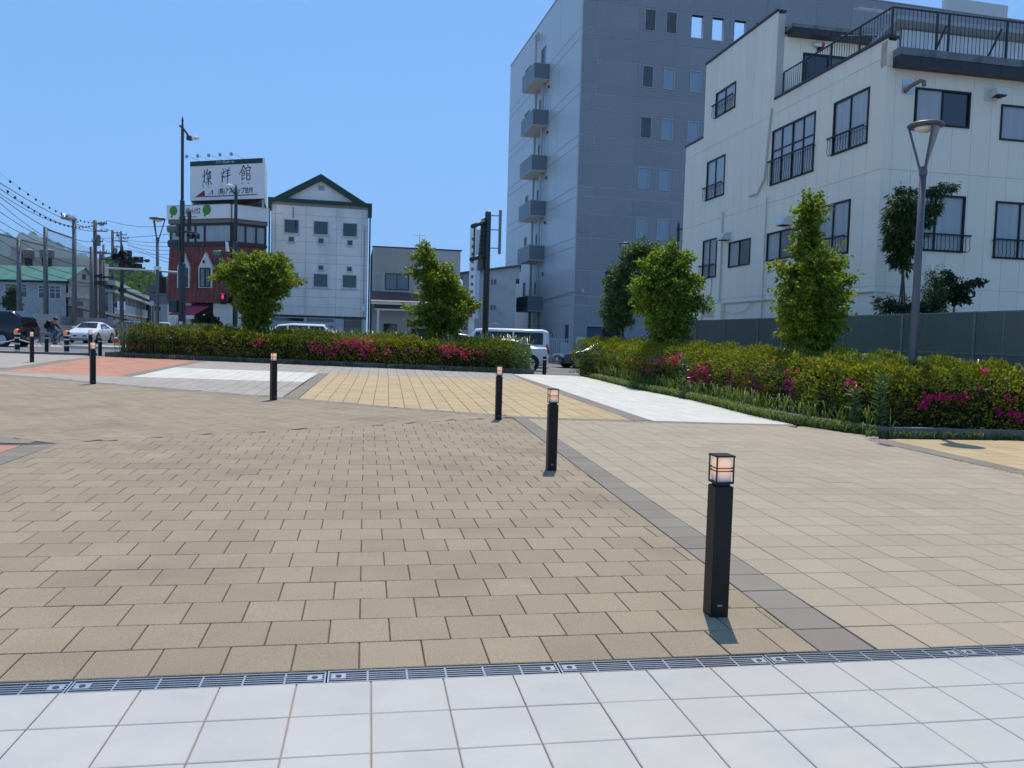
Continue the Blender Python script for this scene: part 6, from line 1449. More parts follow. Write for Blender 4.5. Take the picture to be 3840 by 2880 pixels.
# ---------------------------------------------------------------- vehicles
tyre = mat('tyre_rubber', (.015, .015, .016), .8); rim = mat('alloy_rim', (.45, .46, .48), .3, .9); chrome = mat('chrome_trim', (.6, .6, .62), .15, 1.)
headl = mat('headlight_lens', (.55, .58, .62), .1, spec=.9); taill = mat('red_tail_lens', (.22, .01, .012), .2); plate_m = mat('number_plate', (.65, .67, .66), .5)
def car_glass(): return mat('car_glass', (.012, .015, .018), .12, spec=.5)
def vehicle(name, label, cat, st, paint, pos, head, glass=(), wheels=(.85, 3.6), wr=.33, group=None, front=None, lights=True, extras=None, W=None):
    """st: stations (x from the nose, z sill, z belt, z roof, half width, half roof width); nose towards +x of the heading"""
    r = empty(name, pos, head, label, cat, group); L_ = st[-1][0]
    ring = lambda s: [(-s[4]*.93, s[1]), (-s[4], s[1]+(s[2]-s[1])*.35), (-s[4], s[1]+(s[2]-s[1])*.8), (-s[4]*.965, s[2]), (-s[5], s[3]-.05*(s[3]-s[2] > .2)), (-s[5]*.82, s[3]), (0, s[3]+.015), (s[5]*.82, s[3]), (s[5], s[3]-.05*(s[3]-s[2] > .2)), (s[4]*.965, s[2]), (s[4], s[1]+(s[2]-s[1])*.8), (s[4], s[1]+(s[2]-s[1])*.35), (s[4]*.93, s[1])]
    vs = []; n = 13
    for s in st: vs += [(-s[0]+L_/2, y, z) for y, z in ring(s)]
    fs = [(i*n+j, (i+1)*n+j, (i+1)*n+(j+1) % n, i*n+(j+1) % n) for i in range(len(st)-1) for j in range(n)]
    fs += [tuple(range(n)), tuple(range((len(st)-1)*n, len(st)*n))[::-1]]
    bo = MB().add(vs, fs).build('body', paint, r, smooth=True)
    bo.modifiers.new('bevel', 'BEVEL').width = .03; bo.modifiers['bevel'].limit_method = 'ANGLE'; bo.modifiers['bevel'].segments = 2
    def S(x):
        for a, b in zip(st[:-1], st[1:]):
            if a[0] <= x <= b[0]:
                t = (x-a[0])/max(b[0]-a[0], 1e-6); return [a[i]+(b[i]-a[i])*t for i in range(6)]
        return st[-1]
    def side_pt(x, f, sgn, off=.012):
        s = S(x); zt = s[3]-.05*(s[3]-s[2] > .2); y = s[4]*.965+(s[5]-s[4]*.965)*f; z = s[2]+(zt-s[2])*f; return (-x+L_/2, sgn*(y+off), z)
    for g in glass:
        if g[0] == 'side':
            for sgn in (-1, 1):
                _, xa, xb, fa, fb, xa2, xb2 = g; k = 6; v = []
                for i in range(k+1):
                    t = i/k; v += [side_pt(xa+(xb-xa)*t, fa, sgn), side_pt(xa2+(xb2-xa2)*t, fb, sgn)]
                    v[-1] = (v[-1][0], v[-1][1], v[-1][2])
                MB().add(v, [(2*i, 2*i+2, 2*i+3, 2*i+1) for i in range(k)]).build('side_window', car_glass(), r)
        else:
            _, xa, xb, fa, fb, off = g; sa, sb_ = S(xa), S(xb); v = []
            za = sa[2]+(sa[3]-sa[2])*fa; zb = sb_[2]+(sb_[3]-sb_[2])*fb
            za = sa[3]; zb = sb_[3]
            for t in (-1, -.5, 0, .5, 1): v += [(-xa+L_/2+off*(1 if g[0] == 'front' else -1), t*sa[5]*.9, za+.018), (-xb+L_/2+off*(1 if g[0] == 'front' else -1), t*sb_[5]*.84, zb+.012)]
            MB().add(v, [(2*i, 2*i+2, 2*i+3, 2*i+1) for i in range(4)]).build('windscreen' if g[0] == 'front' else 'rear_window', car_glass(), r)
    hw = max(s[4] for s in st)
    for x in wheels:
        for sgn in (-1, 1):
            M_ = Matrix.Translation((-x+L_/2, sgn*(hw-.09), wr))@Matrix.Rotation(math.pi/2*sgn, 4, 'X')@Matrix.Diagonal((1, 1, -1, 1))
            MB().lathe([(wr+.06, .0), (wr+.065, .092)], 22, Matrix.Translation((-x+L_/2, sgn*(hw-.09), wr+.01))@Matrix.Rotation(math.pi/2*sgn, 4, 'X')@Matrix.Diagonal((1, 1, -1, 1))).build('wheel_arch', dark_in, r)
            w = MB().lathe([(wr*.6, -.12), (wr*.97, -.11), (wr, -.06), (wr, .06), (wr*.95, .105), (wr*.62, .11)], 24, M_).build('wheel', tyre, r, smooth=False)
            rm = MB(); 
            for k in range(5): rm.prism([(-.028, .03), (.028, .03), (.036, wr*.6), (-.036, wr*.6)], .10, .118, M=M_@Matrix.Rotation(k*1.2566, 4, 'Z'))
            rm.lathe([(.06, .1), (.06, .122)], 10, M_); rm.lathe([(wr*.56, .108), (wr*.64, .108), (wr*.64, .118), (wr*.56, .118)], 22, M_)
            rm.build('rim', rim, w)
    if lights:
        f = st[1]; 
        for sgn in (-1, 1):
            MB().box(L_/2-st[1][0]-.13, min(sgn*f[4]*.55, sgn*f[4]*.97), f[2]-.16, L_/2-st[0][0]+.0, max(sgn*f[4]*.55, sgn*f[4]*.97), f[2]-.05).build('headlight', headl, r, bevel=.015)
            b_ = st[-2]; MB().box(-L_/2-.012, min(sgn*b_[4]*.68, sgn*b_[4]*.96), b_[2]-.25, -L_/2+.1, max(sgn*b_[4]*.68, sgn*b_[4]*.96), b_[2]-.04).build('tail_light', taill, r, bevel=.015)
            if extras is None or 'nomirror' not in extras:
                q = next((g for g in glass if g[0] == 'side'), None); xm = q[1] if q else 1.2; pm = side_pt(xm+.12, .12, sgn)
                MB().box(pm[0]-.06, min(pm[1], pm[1]+sgn*.2), pm[2], pm[0]+.07, max(pm[1], pm[1]+sgn*.2), pm[2]+.13).build('mirror', paint, r, bevel=.03)
        MB().box(L_/2-.05, -f[4]*.5, st[0][1]+.10, L_/2+.012, f[4]*.5, st[0][2]-.08).build('grille', blk, r, bevel=.01)
        MB().box(L_/2+.013, -.17, st[0][1]+.02, L_/2+.022, .17, st[0][1]+.18).build('number_plate', plate_m, r)
        MB().box(-L_/2-.022, -.17, st[-1][1]+.12, -L_/2-.013, .17, st[-1][1]+.28).build('number_plate', plate_m, r)
        MB().box(L_/2-.2, -f[4]*.95, st[0][1]-.06, L_/2-.02, f[4]*.95, st[0][1]+.03).build('front_lip', blk, r)
    return r
def sedan(H=1.44, L=4.7, hwid=.9, estate=False):
    k = L/4.7; e = H-1.44
    st = [(0, .36, .62, .63, hwid*.78, hwid*.6), (.12, .22, .74, .76, hwid*.93, hwid*.75), (.95, .2, .90+e*.3, .92+e*.3, hwid, hwid*.8), (1.30*k, .2, .96+e*.4, 1.0+e*.4, hwid, hwid*.78), (2.05*k, .2, .97+e*.4, 1.40+e, hwid, hwid*.66), (2.9*k, .2, .98+e*.4, 1.44+e, hwid, hwid*.66)]
    if estate: st += [(3.9*k, .2, 1.0+e*.4, 1.42+e, hwid, hwid*.64), (4.5*k, .22, .98+e*.4, 1.05+e*.4, hwid*.95, hwid*.7), (L, .36, .8, .82, hwid*.88, hwid*.6)]
    else: st += [(3.45*k, .2, 1.0+e*.4, 1.38+e, hwid, hwid*.64), (4.1*k, .2, 1.02+e*.4, 1.06+e*.4, hwid*.98, hwid*.74), (4.6*k, .24, 1.0, 1.02, hwid*.93, hwid*.72), (L, .38, .82, .84, hwid*.86, hwid*.6)]
    g = [('front', 1.34*k, 2.02*k, .1, .9, .01), ('side', 1.62*k, 2.5*k, .1, .88, 2.02*k, 2.5*k), ('side', 2.56*k, 3.4*k, .1, .88, 2.56*k, 3.3*k)]
    g += [('rear', 3.95*k if estate else 3.5*k, 4.4*k if estate else 4.05*k, .9, .1, .01)]
    return st, g
def tall(H=1.85, L=4.75, hwid=.92, nose=.95):
    st = [(0, .4, .75, .76, hwid*.8, hwid*.62), (.1, .25, .92, .94, hwid*.95, hwid*.78), (nose, .24, 1.06, 1.1, hwid, hwid*.8), (nose+.7, .24, 1.08, H-.08, hwid, hwid*.74), (nose+1.4, .24, 1.08, H, hwid, hwid*.74), (L-.55, .24, 1.08, H-.02, hwid, hwid*.74), (L-.12, .26, 1.06, H-.35, hwid*.97, hwid*.8), (L, .38, 1.0, 1.04, hwid*.93, hwid*.8)]
    g = [('front', nose+.04, nose+.68, .1, .9, .01), ('side', nose+.35, nose+1.2, .08, .9, nose+.72, nose+1.2), ('side', nose+1.27, nose+2.3, .08, .9, nose+1.27, nose+2.3), ('side', nose+2.37, L-.3, .08, .9, nose+2.37, L-.55), ('rear', L-.5, L-.14, .9, .1, .02)]
    return st, g
wpt = mat('white_car_paint', (.72, .73, .74), .22, var=.01, spec=.6); bpt = mat('black_car_paint', (.008, .009, .012), .12, var=.01, spec=.7); gpt = mat('dark_grey_car_paint', (.07, .09, .10), .2, .3, var=.01); spt = mat('silver_car_paint', (.45, .46, .47), .25, .5, var=.01); blpt = mat('blue_grey_car_paint', (.10, .15, .22), .2, .3, var=.01)
def rp(px, D): 
    b = at(px, 1300, D); return (b.x, b.y, road_z(b.x, b.y))
cg = 'cars on the street'
st, g = sedan(); vehicle('parked_car', 'white saloon car with its nose to the crossing behind the cyclist', 'car', st, wpt, rp(345, 55), math.radians(-80), g, group=cg)
st, g = tall(1.62, 4.7, .94, 1.05); vehicle('parked_car', 'black sport utility car queueing right of the white saloon', 'car', st, bpt, rp(484, 61), math.radians(-79), g, group=cg)
st, g = sedan(1.5); vehicle('parked_car', 'dark grey car in the queue behind the black one', 'car', st, gpt, rp(562, 72), math.radians(-76), g, group=cg)
st, g = tall(1.7); vehicle('parked_car', 'small white car far back in the queue left of the tall dark pole', 'car', st, wpt, rp(612, 79), math.radians(-70), g, group=cg)
st, g = sedan(1.5); vehicle('parked_car', 'blue grey car farthest back, mostly behind the tall dark pole', 'car', st, blpt, rp(658, 92), math.radians(-70), g, group=cg)
st, g = tall(1.86, 4.7, .95, 1.0); vehicle('parked_car', 'black boxy minivan cut by the left picture edge', 'minivan', st, bpt, rp(-58, 41.5), math.radians(183), g, group=cg, wheels=(.9, 3.75), wr=.37)
st, g = tall(1.66, 4.6); vehicle('parked_car', 'white wagon roof behind the hedge right of the dogwood tree', 'car', st, wpt, rp(1095, 44), math.radians(187), g, group=cg)
st, g = sedan(1.33, 4.6); vehicle('parked_car', 'silver car roof just showing over the hedge left of the dogwood tree', 'car', st, spt, rp(925, 40), math.radians(4), g, group=cg)
st, g = tall(1.6, 4.6); v = vehicle('parked_car', 'pale wagon with a roof rack behind the ragged middle tree', 'car', st, spt, rp(1722, 48), math.radians(8), g, group=cg)
rk = MB(); rk.box(-1.2, -.5, 1.66, .9, -.46, 1.69); rk.box(-1.2, .46, 1.66, .9, .5, 1.69)
for x in (-1., -.3, .4, .8): rk.box(x, -.46, 1.662, x+.04, .46, 1.685)
rk.build('roof_rack', alu_grey, v)
st, g = sedan(1.38, 4.4); vehicle('parked_car', 'small white car roof in front of the white van with coloured stripes', 'car', st, wpt, rp(1872, 36), math.radians(180), g, group=cg)
st, g = sedan(1.44, 4.6); vehicle('parked_car', 'dark car with its nose showing left of the right hand hedge', 'car', st, gpt, rp(2240, 44), math.radians(196), g, group=cg)
# the striped van
H = 1.98; hw_ = .85
st = [(0, .38, .80, .82, hw_*.82, hw_*.7), (.10, .28, .98, 1.02, hw_*.95, hw_*.8), (.30, .25, 1.10, 1.14, hw_, hw_*.86), (1.02, .25, 1.12, H-.05, hw_, hw_*.80), (1.6, .25, 1.12, H, hw_, hw_*.80), (4.5, .25, 1.12, H-.01, hw_, hw_*.80), (4.78, .27, 1.10, H-.10, hw_*.97, hw_*.8), (4.84, .38, 1.05, 1.5, hw_*.96, hw_*.86)]
g = [('front', .34, 1.0, .1, .9, .01), ('side', .85, 1.35, .05, .86, 1.06, 1.35), ('side', 1.62, 2.95, .08, .86, 1.62, 2.95), ('side', 3.05, 4.55, .08, .86, 3.05, 4.55)]
pv = rp(1893, 42.3); v = vehicle('white_van', 'white van with red and blue stripes seen side on in the gap between the hedges', 'van', st, wpt, (pv[0]-.1, pv[1], pv[2]-.02), math.radians(176), g, wheels=(.95, 3.55), wr=.33, extras=['nomirror'], group=cg)
for z0_, z1_, m_, nm in ((.86, .92, mat('red_stripe', (.5, .02, .03), .4), 'red_stripe'), (.74, .83, mat('blue_stripe', (.012, .02, .16), .4), 'blue_stripe'), (1.02, 1.05, blk, 'door_rail')):
    for s_ in (-1, 1): MB().box(-2.30, min(s_*(hw_-.01), s_*(hw_+.008)), z0_, .7 if nm != 'door_rail' else -.4, max(s_*(hw_-.01), s_*(hw_+.008)), z1_).build(nm, m_, v)
MB().box(-2.40, hw_-.06, .75, -2.30, hw_+.012, 1.2).build('tail_lamp', taill, v); MB().box(-2.44, -hw_*.9, .3, -2.28, hw_*.9, .42).build('rear_bumper', blk, v)
text(v, '4178', -1.95, hw_+.012, .52, .13, greyink, M=Matrix.Rotation(math.pi, 4, 'Z'))
MB().tube([(-2.43, .5, 1.9), (-2.62, .5, 1.78), (-2.6, .5, 1.62)], .02, 5).build('rear_mirror', blk, v)
# gate and bits at the foot of the blue block
ga = at(2095, 1330, 58); gt = empty('metal_gate', (ga.x, ga.y, -.15), .23, 'pale blue barred gate at the foot of the blue block beside the van', 'gate')
for k in range(11): MB().box(-.85+k*.155, -.02, 0, -.80+k*.155, .02, 1.62).build('gate_bar', pipe_m, gt)
MB().box(-.9, -.03, 1.5, .8, -.021, 1.55).build('gate_rail', pipe_m, gt); MB().box(-.9, -.03, .2, .8, -.021, .26).build('gate_rail', pipe_m, gt); MB().box(.1, -.06, .1, .8, -.031, 1.3).build('gate_panel', pipe_m, gt)
nb_ = at(2175, 1300, 57.5); no = empty('notice_board', (nb_.x, nb_.y, -.15), .2, 'white notice board at the corner of the blue block', 'notice board')
MB().box(-.3, 0, .9, .3, .05, 1.75).build('board', white_d, no); MB().box(-.27, -.01, .95, .27, -.001, 1.4).build('print', mat('green_grey_print', (.25, .33, .27), .6), no)
for x in (-.25, .22): MB().box(x, .01, 0, x+.04, .04, .899).build('leg', alu_grey, no)

# ---------------------------------------------------------------- cyclist and bicycle
O = at(172, 1297, 44); O.z = road_z(O.x, O.y); BY = empty('bicycle', tuple(O), .0, 'black city bicycle with a front basket being ridden over the crossing', 'bicycle')
wc = (.0, 1.073); R_ = .337
for x, nm in ((0, 'rear'), (1.073, 'front')):
    M_ = Matrix.Translation((x, 0, R_))@Matrix.Rotation(math.pi/2, 4, 'X')
    w = MB(); pts = [(R_*math.cos(2*math.pi*k/30), R_*math.sin(2*math.pi*k/30), 0) for k in range(31)]; w.tube([M_@Vector(p) for p in pts], .017, 6, cap=False); w = w.build('wheel', tyre, BY)
    sp = MB()
    for k in range(16): a = 2*math.pi*k/16; sp.tube([(x, 0, R_), (x+R_*math.cos(a), 0, R_+R_*math.sin(a))], .003, 3, cap=False)
    sp.build('spokes', rim, w); MB().lathe([(.03, -.04), (.03, .04)], 10, M_).build('hub', rim, w)
fr = MB(); bbk = (.44, 0, .29); st_ = (.28, 0, .80); hd = (.86, 0, .84); hd2 = (.90, 0, .68)
for a, b, rr in ((bbk, st_, .016), (bbk, hd2, .02), ((.33, 0, .62), hd, .016), (bbk, (0, .05, R_), .01), (bbk, (0, -.05, R_), .01), ((.31, 0, .68), (0, .05, R_), .009), ((.31, 0, .68), (0, -.05, R_), .009), (hd2, (1.073, .05, R_), .013), (hd2, (1.073, -.05, R_), .013), (hd, hd2, .02), (hd, (.84, 0, 1.0), .014)): fr.tube([a, b], rr, 7)
fr.build('frame', blk, BY)
MB().tube([(.72, -.26, .98), (.80, -.2, 1.0), (.86, -.08, 1.0), (.86, .08, 1.0), (.80, .2, 1.0), (.72, .26, .98)], .012, 6).build('handlebar', blk, BY)
MB().prism([(.14, -.09), (.14, .09), (.40, .03), (.42, -.03)], .79, .84).build('saddle', blk, BY, bevel=.02)
bk_ = MB(); 
for z in (.80, .88, .96): bk_.tube([(.93, -.15, z), (1.2, -.15, z), (1.2, .15, z), (.93, .15, z), (.93, -.15, z)], .005, 4)
for x, y in ((.93, -.15), (1.07, -.15), (1.2, -.15), (1.2, 0), (1.2, .15), (1.07, .15), (.93, .15), (.93, 0)): bk_.tube([(x, y, .78), (x, y, .97)], .004, 4)
bk_.build('basket', alu_grey, BY)
for s_, aa in ((-1, 1.45), (1, -1.69)): 
    p = (.44+.17*math.cos(aa)*0+.07*s_*-1*0+.07, -.10*s_*-1*-1, .29); 
MB().tube([(.44, -.09, .29), (.50, -.09, .16)], .01, 5).build('crank', rim, BY); MB().tube([(.44, .09, .29), (.38, .09, .42)], .01, 5).build('crank', rim, BY)
MB().lathe([(.09, -.06), (.09, -.055)], 18, Matrix.Translation((.44, 0, .29))@Matrix.Rotation(math.pi/2, 4, 'X')).build('chainwheel', rim, BY)
MB().tube([(-.33, 0, .62), (-.28, 0, .70), (-.1, 0, .73)], .014, 4).build('mudguard', blk, BY)
PE = empty('person', tuple(O), 0, 'cyclist leaning forward in a black helmet, dark jacket and blue jeans', 'person')
def skin(name, pts, edges, radii, m, parent, sub=1, root=0):
    me = bpy.data.meshes.new(name); me.from_pydata(pts, edges, []);
    o = link(name, me, m, parent); o.modifiers.new('skin', 'SKIN').use_smooth_shade = True
    for i, rr in enumerate(radii):
        me.skin_vertices[0].data[i].radius = rr if isinstance(rr, tuple) else (rr, rr)
        me.skin_vertices[0].data[i].use_root = (i == root)
    s_ = o.modifiers.new('sub', 'SUBSURF'); s_.levels = sub; s_.render_levels = sub
    return o
skn = mat('skin_tone', (.42, .24, .17), .6); jkt = mat('dark_brown_jacket', (.028, .024, .024), .8); jean = mat('blue_jeans', (.035, .075, .15), .85)
hip, sh = (.26, 0, .93), (.42, 0, 1.27)
pts = [hip, (.31, 0, 1.05), (.37, 0, 1.17), sh, (.47, 0, 1.34), (.52, 0, 1.40), (.545, 0, 1.47),          # 0-6 trunk, neck, head
       (.43, -.17, 1.25), (.53, -.24, 1.08), (.70, -.25, .99), (.77, -.24, 1.0),
       (.43, .17, 1.25), (.53, .24, 1.08), (.70, .25, .99), (.77, .24, 1.0),
       (.26, -.09, .90), (.56, -.11, .76), (.50, -.10, .40), (.47, -.10, .22), (.60, -.10, .16),
       (.26, .09, .90), (.60, .11, .86), (.46, .10, .56), (.36, .10, .44), (.48, .10, .41)]
ed = [(0,1),(1,2),(2,3),(3,4),(4,5),(5,6),(3,7),(7,8),(8,9),(9,10),(3,11),(11,12),(12,13),(13,14),(0,15),(15,16),(16,17),(17,18),(18,19),(0,20),(20,21),(21,22),(22,23),(23,24)]
rad = [(.13,.11),(.13,.10),(.14,.11),(.12,.10),.05,.085,.08,.065,.048,.038,.035,.065,.048,.038,.035,.09,.07,.055,.042,.04,.09,.07,.055,.042,.04]
skin('body', pts, ed, rad, skn, PE)
skin('jacket', pts[:4]+pts[7:10]+pts[11:14], [(0,1),(1,2),(2,3),(3,4),(4,5),(5,6),(3,7),(7,8),(8,9)], [(.15,.13),(.155,.125),(.16,.13),(.13,.115),.08,.062,.05,.08,.062,.05], jkt, PE)
skin('jeans', [pts[0]]+pts[15:19]+pts[20:24], [(0,1),(1,2),(2,3),(3,4),(0,5),(5,6),(6,7),(7,8)], [(.145,.125),.10,.082,.07,.058,.10,.082,.07,.058], jean, PE)
for a, b in ((18, 19), (23, 24)):
    q = pts[b]; MB().cbox((q[0]-.04, q[1], q[2]-.01), (.27, .09, .09)).build('shoe', blk, PE, bevel=.03)
for q, s_ in ((pts[10], -1), (pts[14], 1)):
    for k in range(4): MB().tube([(q[0]-.01, q[1]+(-.03+.02*k), q[2]+.01), (q[0]+.04, q[1]+(-.03+.02*k), q[2]+.015), (q[0]+.055, q[1]+(-.03+.02*k), q[2]-.02)], .008, 5).build('finger', skn, PE)
    MB().tube([(q[0]-.01, q[1]-.035*s_, q[2]), (q[0]+.03, q[1]-.04*s_, q[2]-.015)], .009, 5).build('thumb', skn, PE)
hc = Vector((.545, 0, 1.455)); 
MB().lathe([(.0, .12), (.07, .105), (.115, .06), (.125, .0), (.10, -.02)], 16, Matrix.Translation(hc+Vector((-.01, 0, .03)))@Matrix.Rotation(.25, 4, 'Y')@Matrix.Diagonal((1.15, .9, 1, 1))).build('helmet', blk, PE, smooth=True)
MB().tube([(hc.x+.06, 0, hc.z-.0), (hc.x+.10, 0, hc.z-.035), (hc.x+.08, 0, hc.z-.05)], .014, 5).build('nose', skn, PE)
MB().tube([(hc.x+.078, -.025, hc.z-.075), (hc.x+.082, .025, hc.z-.075)], .008, 5).build('mouth', mat('lip_tone', (.3, .1, .09), .6), PE)
for s_ in (-1, 1): MB().lathe([(.003, 0), (.008, .004), (.003, .008)], 6, Matrix.Translation((hc.x+.078, s_*.033, hc.z-.005))).build('eye', blk, PE); MB().lathe([(.006, -.02), (.018, 0), (.006, .02)], 8, Matrix.Translation((hc.x-.005, s_*.085, hc.z-.03))).build('ear', skn, PE)
Mb = Matrix.Translation((.165, 0, 1.17))@Matrix.Rotation(math.radians(22), 4, 'Y')
bpk = empty('backpack', tuple(O), 0, 'large boxy black backpack on the cyclist', 'backpack')
b_ = MB().box(-.13, -.18, -.24, .13, .18, .26, M=Mb).build('bag', blk, bpk, bevel=.06); MB().box(-.17, -.14, -.18, -.131, .14, .02, M=Mb).build('pocket', blk, bpk, bevel=.02)
MB().tube([Mb@Vector((.12, -.12, .2)), (.46, -.14, 1.30), (.40, -.17, 1.1)], .015, 5).build('strap', blk, bpk)

# ---------------------------------------------------------------- far left: walls, school, poles, wires
conc = mat('grey_concrete_wall', (.42, .40, .37), .85, var=.12, scale=.6, dirt=(.30, .29, .27), dscale=.8)
def slab(name, label, cat, pa, pb, y0, y1, D0, D1, m, th=.2, kind=None, pieces=0, pm=None):
    a = at(pa, 1200, D0); b = at(pb, 1200, D1); L_ = math.hypot(b.x-a.x, b.y-a.y); zt = at(pa, y0, D0).z
    r = empty(name, (a.x, a.y, 0), math.atan2(b.y-a.y, b.x-a.x), label, cat); zb = at(pa, y1, D0).z if y1 else 0
    MB().box(0, 0, zb, L_, th, zt).build('wall', m, r)
    for k in range(pieces): MB().box(L_*k/pieces+.02, -.05, zb+.02, L_*(k+1)/pieces-.05, -.003, zt-.02).build('sheet', pm, r)
    return r
slab('concrete_wall', 'low pale concrete wall end behind the black minivan at the left edge', 'wall', -140, 45, 1170, None, 52, 52, conc)
slab('concrete_wall', 'square concrete wall panel right behind the cyclist', 'wall', 132, 223, 1177, None, 52, 53, conc, .5)
slab('concrete_wall', 'long low concrete wall behind the white saloon car', 'wall', 223, 432, 1219, None, 58, 64, conc, .25)
slab('sheet_fence', 'grey corrugated sheet fence above the low wall behind the white saloon', 'fence', 224, 425, 1187, 1217, 59, 65, mat('grey_fence_post', (.25, .25, .26), .6), .05, pieces=34, pm=mat('grey_fence_sheet', (.34, .34, .36), .55, tint=.12))
# school building with a green ribbed roof
sa, sb_ = at(-180, 1051, 76), at(250, 1051, 76); SC = empty('school_building', (sb_.x, sb_.y, 0), math.atan2(sb_.y-sa.y, sb_.x-sa.x), 'pale grey two storey building with a green ribbed roof behind the net poles', 'building')
grw = mat('pale_grey_school_wall', (.46, .48, .48), .8, var=.08, scale=.4, dirt=(.36, .38, .38)); groof = mat('verdigris_roof_sheet', (.11, .32, .24), .55, var=.1, scale=1, tint=.14); tanw = mat('tan_gable_wall', (.52, .44, .36), .8, var=.05)
Ls_ = math.hypot(sb_.x-sa.x, sb_.y-sa.y); ze = sb_.z; Dm = 75.
def sx(px): return -(250-px)/F*76
wz = lambda y: at(120, y, 75.5).z
hs = [(sx(18), sx(104), wz(1117), wz(1063)), (sx(143), sx(229), wz(1119), wz(1067)), (sx(-80), sx(-20), wz(1115), wz(1060))]
w = MB(); cell_boxes(w, -Ls_, 0, -.3, ze-.1, hs, 0, .25); w.build('front_wall', grw, SC)
for h in hs: window(SC, *h, 0, frame=.09, mull=(.28, .5, .75), trans=(.5, .75), fm=mat('pale_school_frame', (.6, .62, .62), .5), gm=glass_d)
MB().box(-Ls_, -.15, ze-.28, .1, .3, ze-.02).build('eave_beam', dark_in, SC)
MB().box(-Ls_, .3, 0, -.1, 5.7, ze-.1).build('inner_block', dark_in, SC)
zr = at(313, 1000, 78).z
nn_ = 60
for k in range(nn_):
    x0, x1 = -Ls_+(Ls_+.3)*k/nn_, -Ls_+(Ls_+.3)*(k+1)/nn_-.05
    MB().add([(x0, -.5, ze-.08), (x1, -.5, ze-.08), (x1, 2.9, zr), (x0, 2.9, zr), (x0, -.5, ze-.14), (x1, -.5, ze-.14), (x1, 2.9, zr-.06), (x0, 2.9, zr-.06)], [(0,1,2,3), (4,7,6,5), (0,4,5,1), (1,5,6,2), (3,2,6,7), (0,3,7,4)]).build('roof_sheet', groof, SC)
MB().add([(-Ls_, 2.9, zr), (.3, 2.9, zr), (.3, 6.3, ze-.08), (-Ls_, 6.3, ze-.08), (-Ls_, 2.9, zr-.1), (.3, 2.9, zr-.1), (.3, 6.3, ze-.2), (-Ls_, 6.3, ze-.2)], [(0,1,2,3), (4,7,6,5), (2,6,7,3), (1,5,6,2)]).build('rear_roof', groof, SC)
gp3 = [(0., ze-.1), (5.8, ze-.1), (2.9, zr-.12)]
MB().prism(gp3, -.05, .05, 'x').build('gable', tanw, SC); MB().box(-.06, 0, -.3, .0, 5.8, ze-.12).build('end_wall', tanw, SC)
MB().box(.0, -.2, ze-1.6, .25, 5.9, ze-1.2).build('gable_canopy', grw, SC)
MB().box(.06, 2.6, ze+.3, .1, 3.2, ze+.8).build('gable_vent', dark_in, SC)
for y0_, y1_ in ((1.5, 2.8), (4.0, 5.2)): MB().box(.01, y0_, 1.0, .05, y1_, ze-1.9).build('dark_doorway', brn, SC)
pr_ = MB(); pr_.add([(.3, -.6, 3.15), (6.0, .2, 1.9), (6.0, 3.0, 1.9), (.3, 3., 3.15), (.3, -.6, 3.3), (6.0, .2, 2.05), (6.0, 3., 2.05), (.3, 3., 3.3)], [(0,3,2,1), (4,5,6,7), (0,1,5,4), (1,2,6,5)]); pr_.build('lean_to_roof', dark_in, SC)
MB().box(.3, .0, -.3, 5.8, .2, 2.0).build('lean_to_wall', grw, SC)
for x in (1.2, 2.4): MB().box(x, -.02, 1.1, x+.7, -.001, 1.6).build('small_window', glass_d, SC)
# big pale block with water tanks behind
r_, W_, zt_ = block('tank_building', 'tan flat roofed block with two water tanks behind the green roof', 'building', -120, 285, 957, 150, 12, mat('tan_render', (.50, .43, .35), .8, var=.05), [], 0, None)
tank = mat('brown_tank_cladding', (.22, .18, .14), .7, var=.15)
for pa, pb, y0_, y1_ in ((40, 75, 924, 956), (76, 115, 930, 966), (140, 190, 930, 966)):
    a, b = at(pa, y1_, 149), at(pb, y0_, 149); wd_ = b.x-a.x; tk = empty('water_tank', ((a.x+b.x)/2, 149, a.z), 0, {40: 'square tan water tank housing at the far left above the roofs', 76: 'round brown rooftop water tank left of another', 140: 'round brown rooftop water tank, the right one of two'}[pa], 'water tank')
    if pa == 40: MB().box(-wd_/2, 0, -1.5, wd_/2, 2, b.z-a.z).build('tank_body', mat('tan_render', (.5, .43, .35)), tk)
    else:
        MB().lathe([(wd_/2, 0), (wd_/2, (b.z-a.z)*.8), (wd_/2*.8, (b.z-a.z)*.86), (.2, b.z-a.z)], 20, Matrix.Translation((0, 1, 0))).build('tank_body', tank, tk)
        MB().lathe([(wd_/2*.7, -2), (wd_/2*.7, -.01)], 12, Matrix.Translation((0, 1, 0))).build('tank_stand', dark_in, tk)
# long building with balconies running away up the street
a0, a1 = at(372, 1100, 85), at(563, 1100, 150); LB = empty('balcony_building', (a0.x, a0.y, 0), math.atan2(a1.y-a0.y, a1.x-a0.x), 'long pale green two storey building with covered balconies up the street', 'building')
Lb = math.hypot(a1.x-a0.x, a1.y-a0.y); gwl = mat('pale_green_wall', (.48, .50, .46), .8, var=.05); z1_ = at(372, 1035, 85).z-.4; z2_ = at(372, 1075, 85).z; z3_ = at(372, 1132, 85).z
MB().box(0, 0, -.3, Lb, .3, z1_-.2).build('wall', gwl, LB)
for zz, tt in ((z1_, .5), (z2_-.2, .35)): MB().box(-.5, -1.6, zz-tt, Lb+1, .6, zz).build('eave_slab', mat('pale_green_slab', (.40, .46, .40), .7), LB)
MB().box(0, -1.2, z3_-.9, Lb, -1.1, z3_+.1).build('balcony_parapet', gwl, LB); MB().box(0, -1.2, z3_-1.1, Lb, 0, z3_-.91).build('balcony_floor', gwl, LB)
nb2 = 13
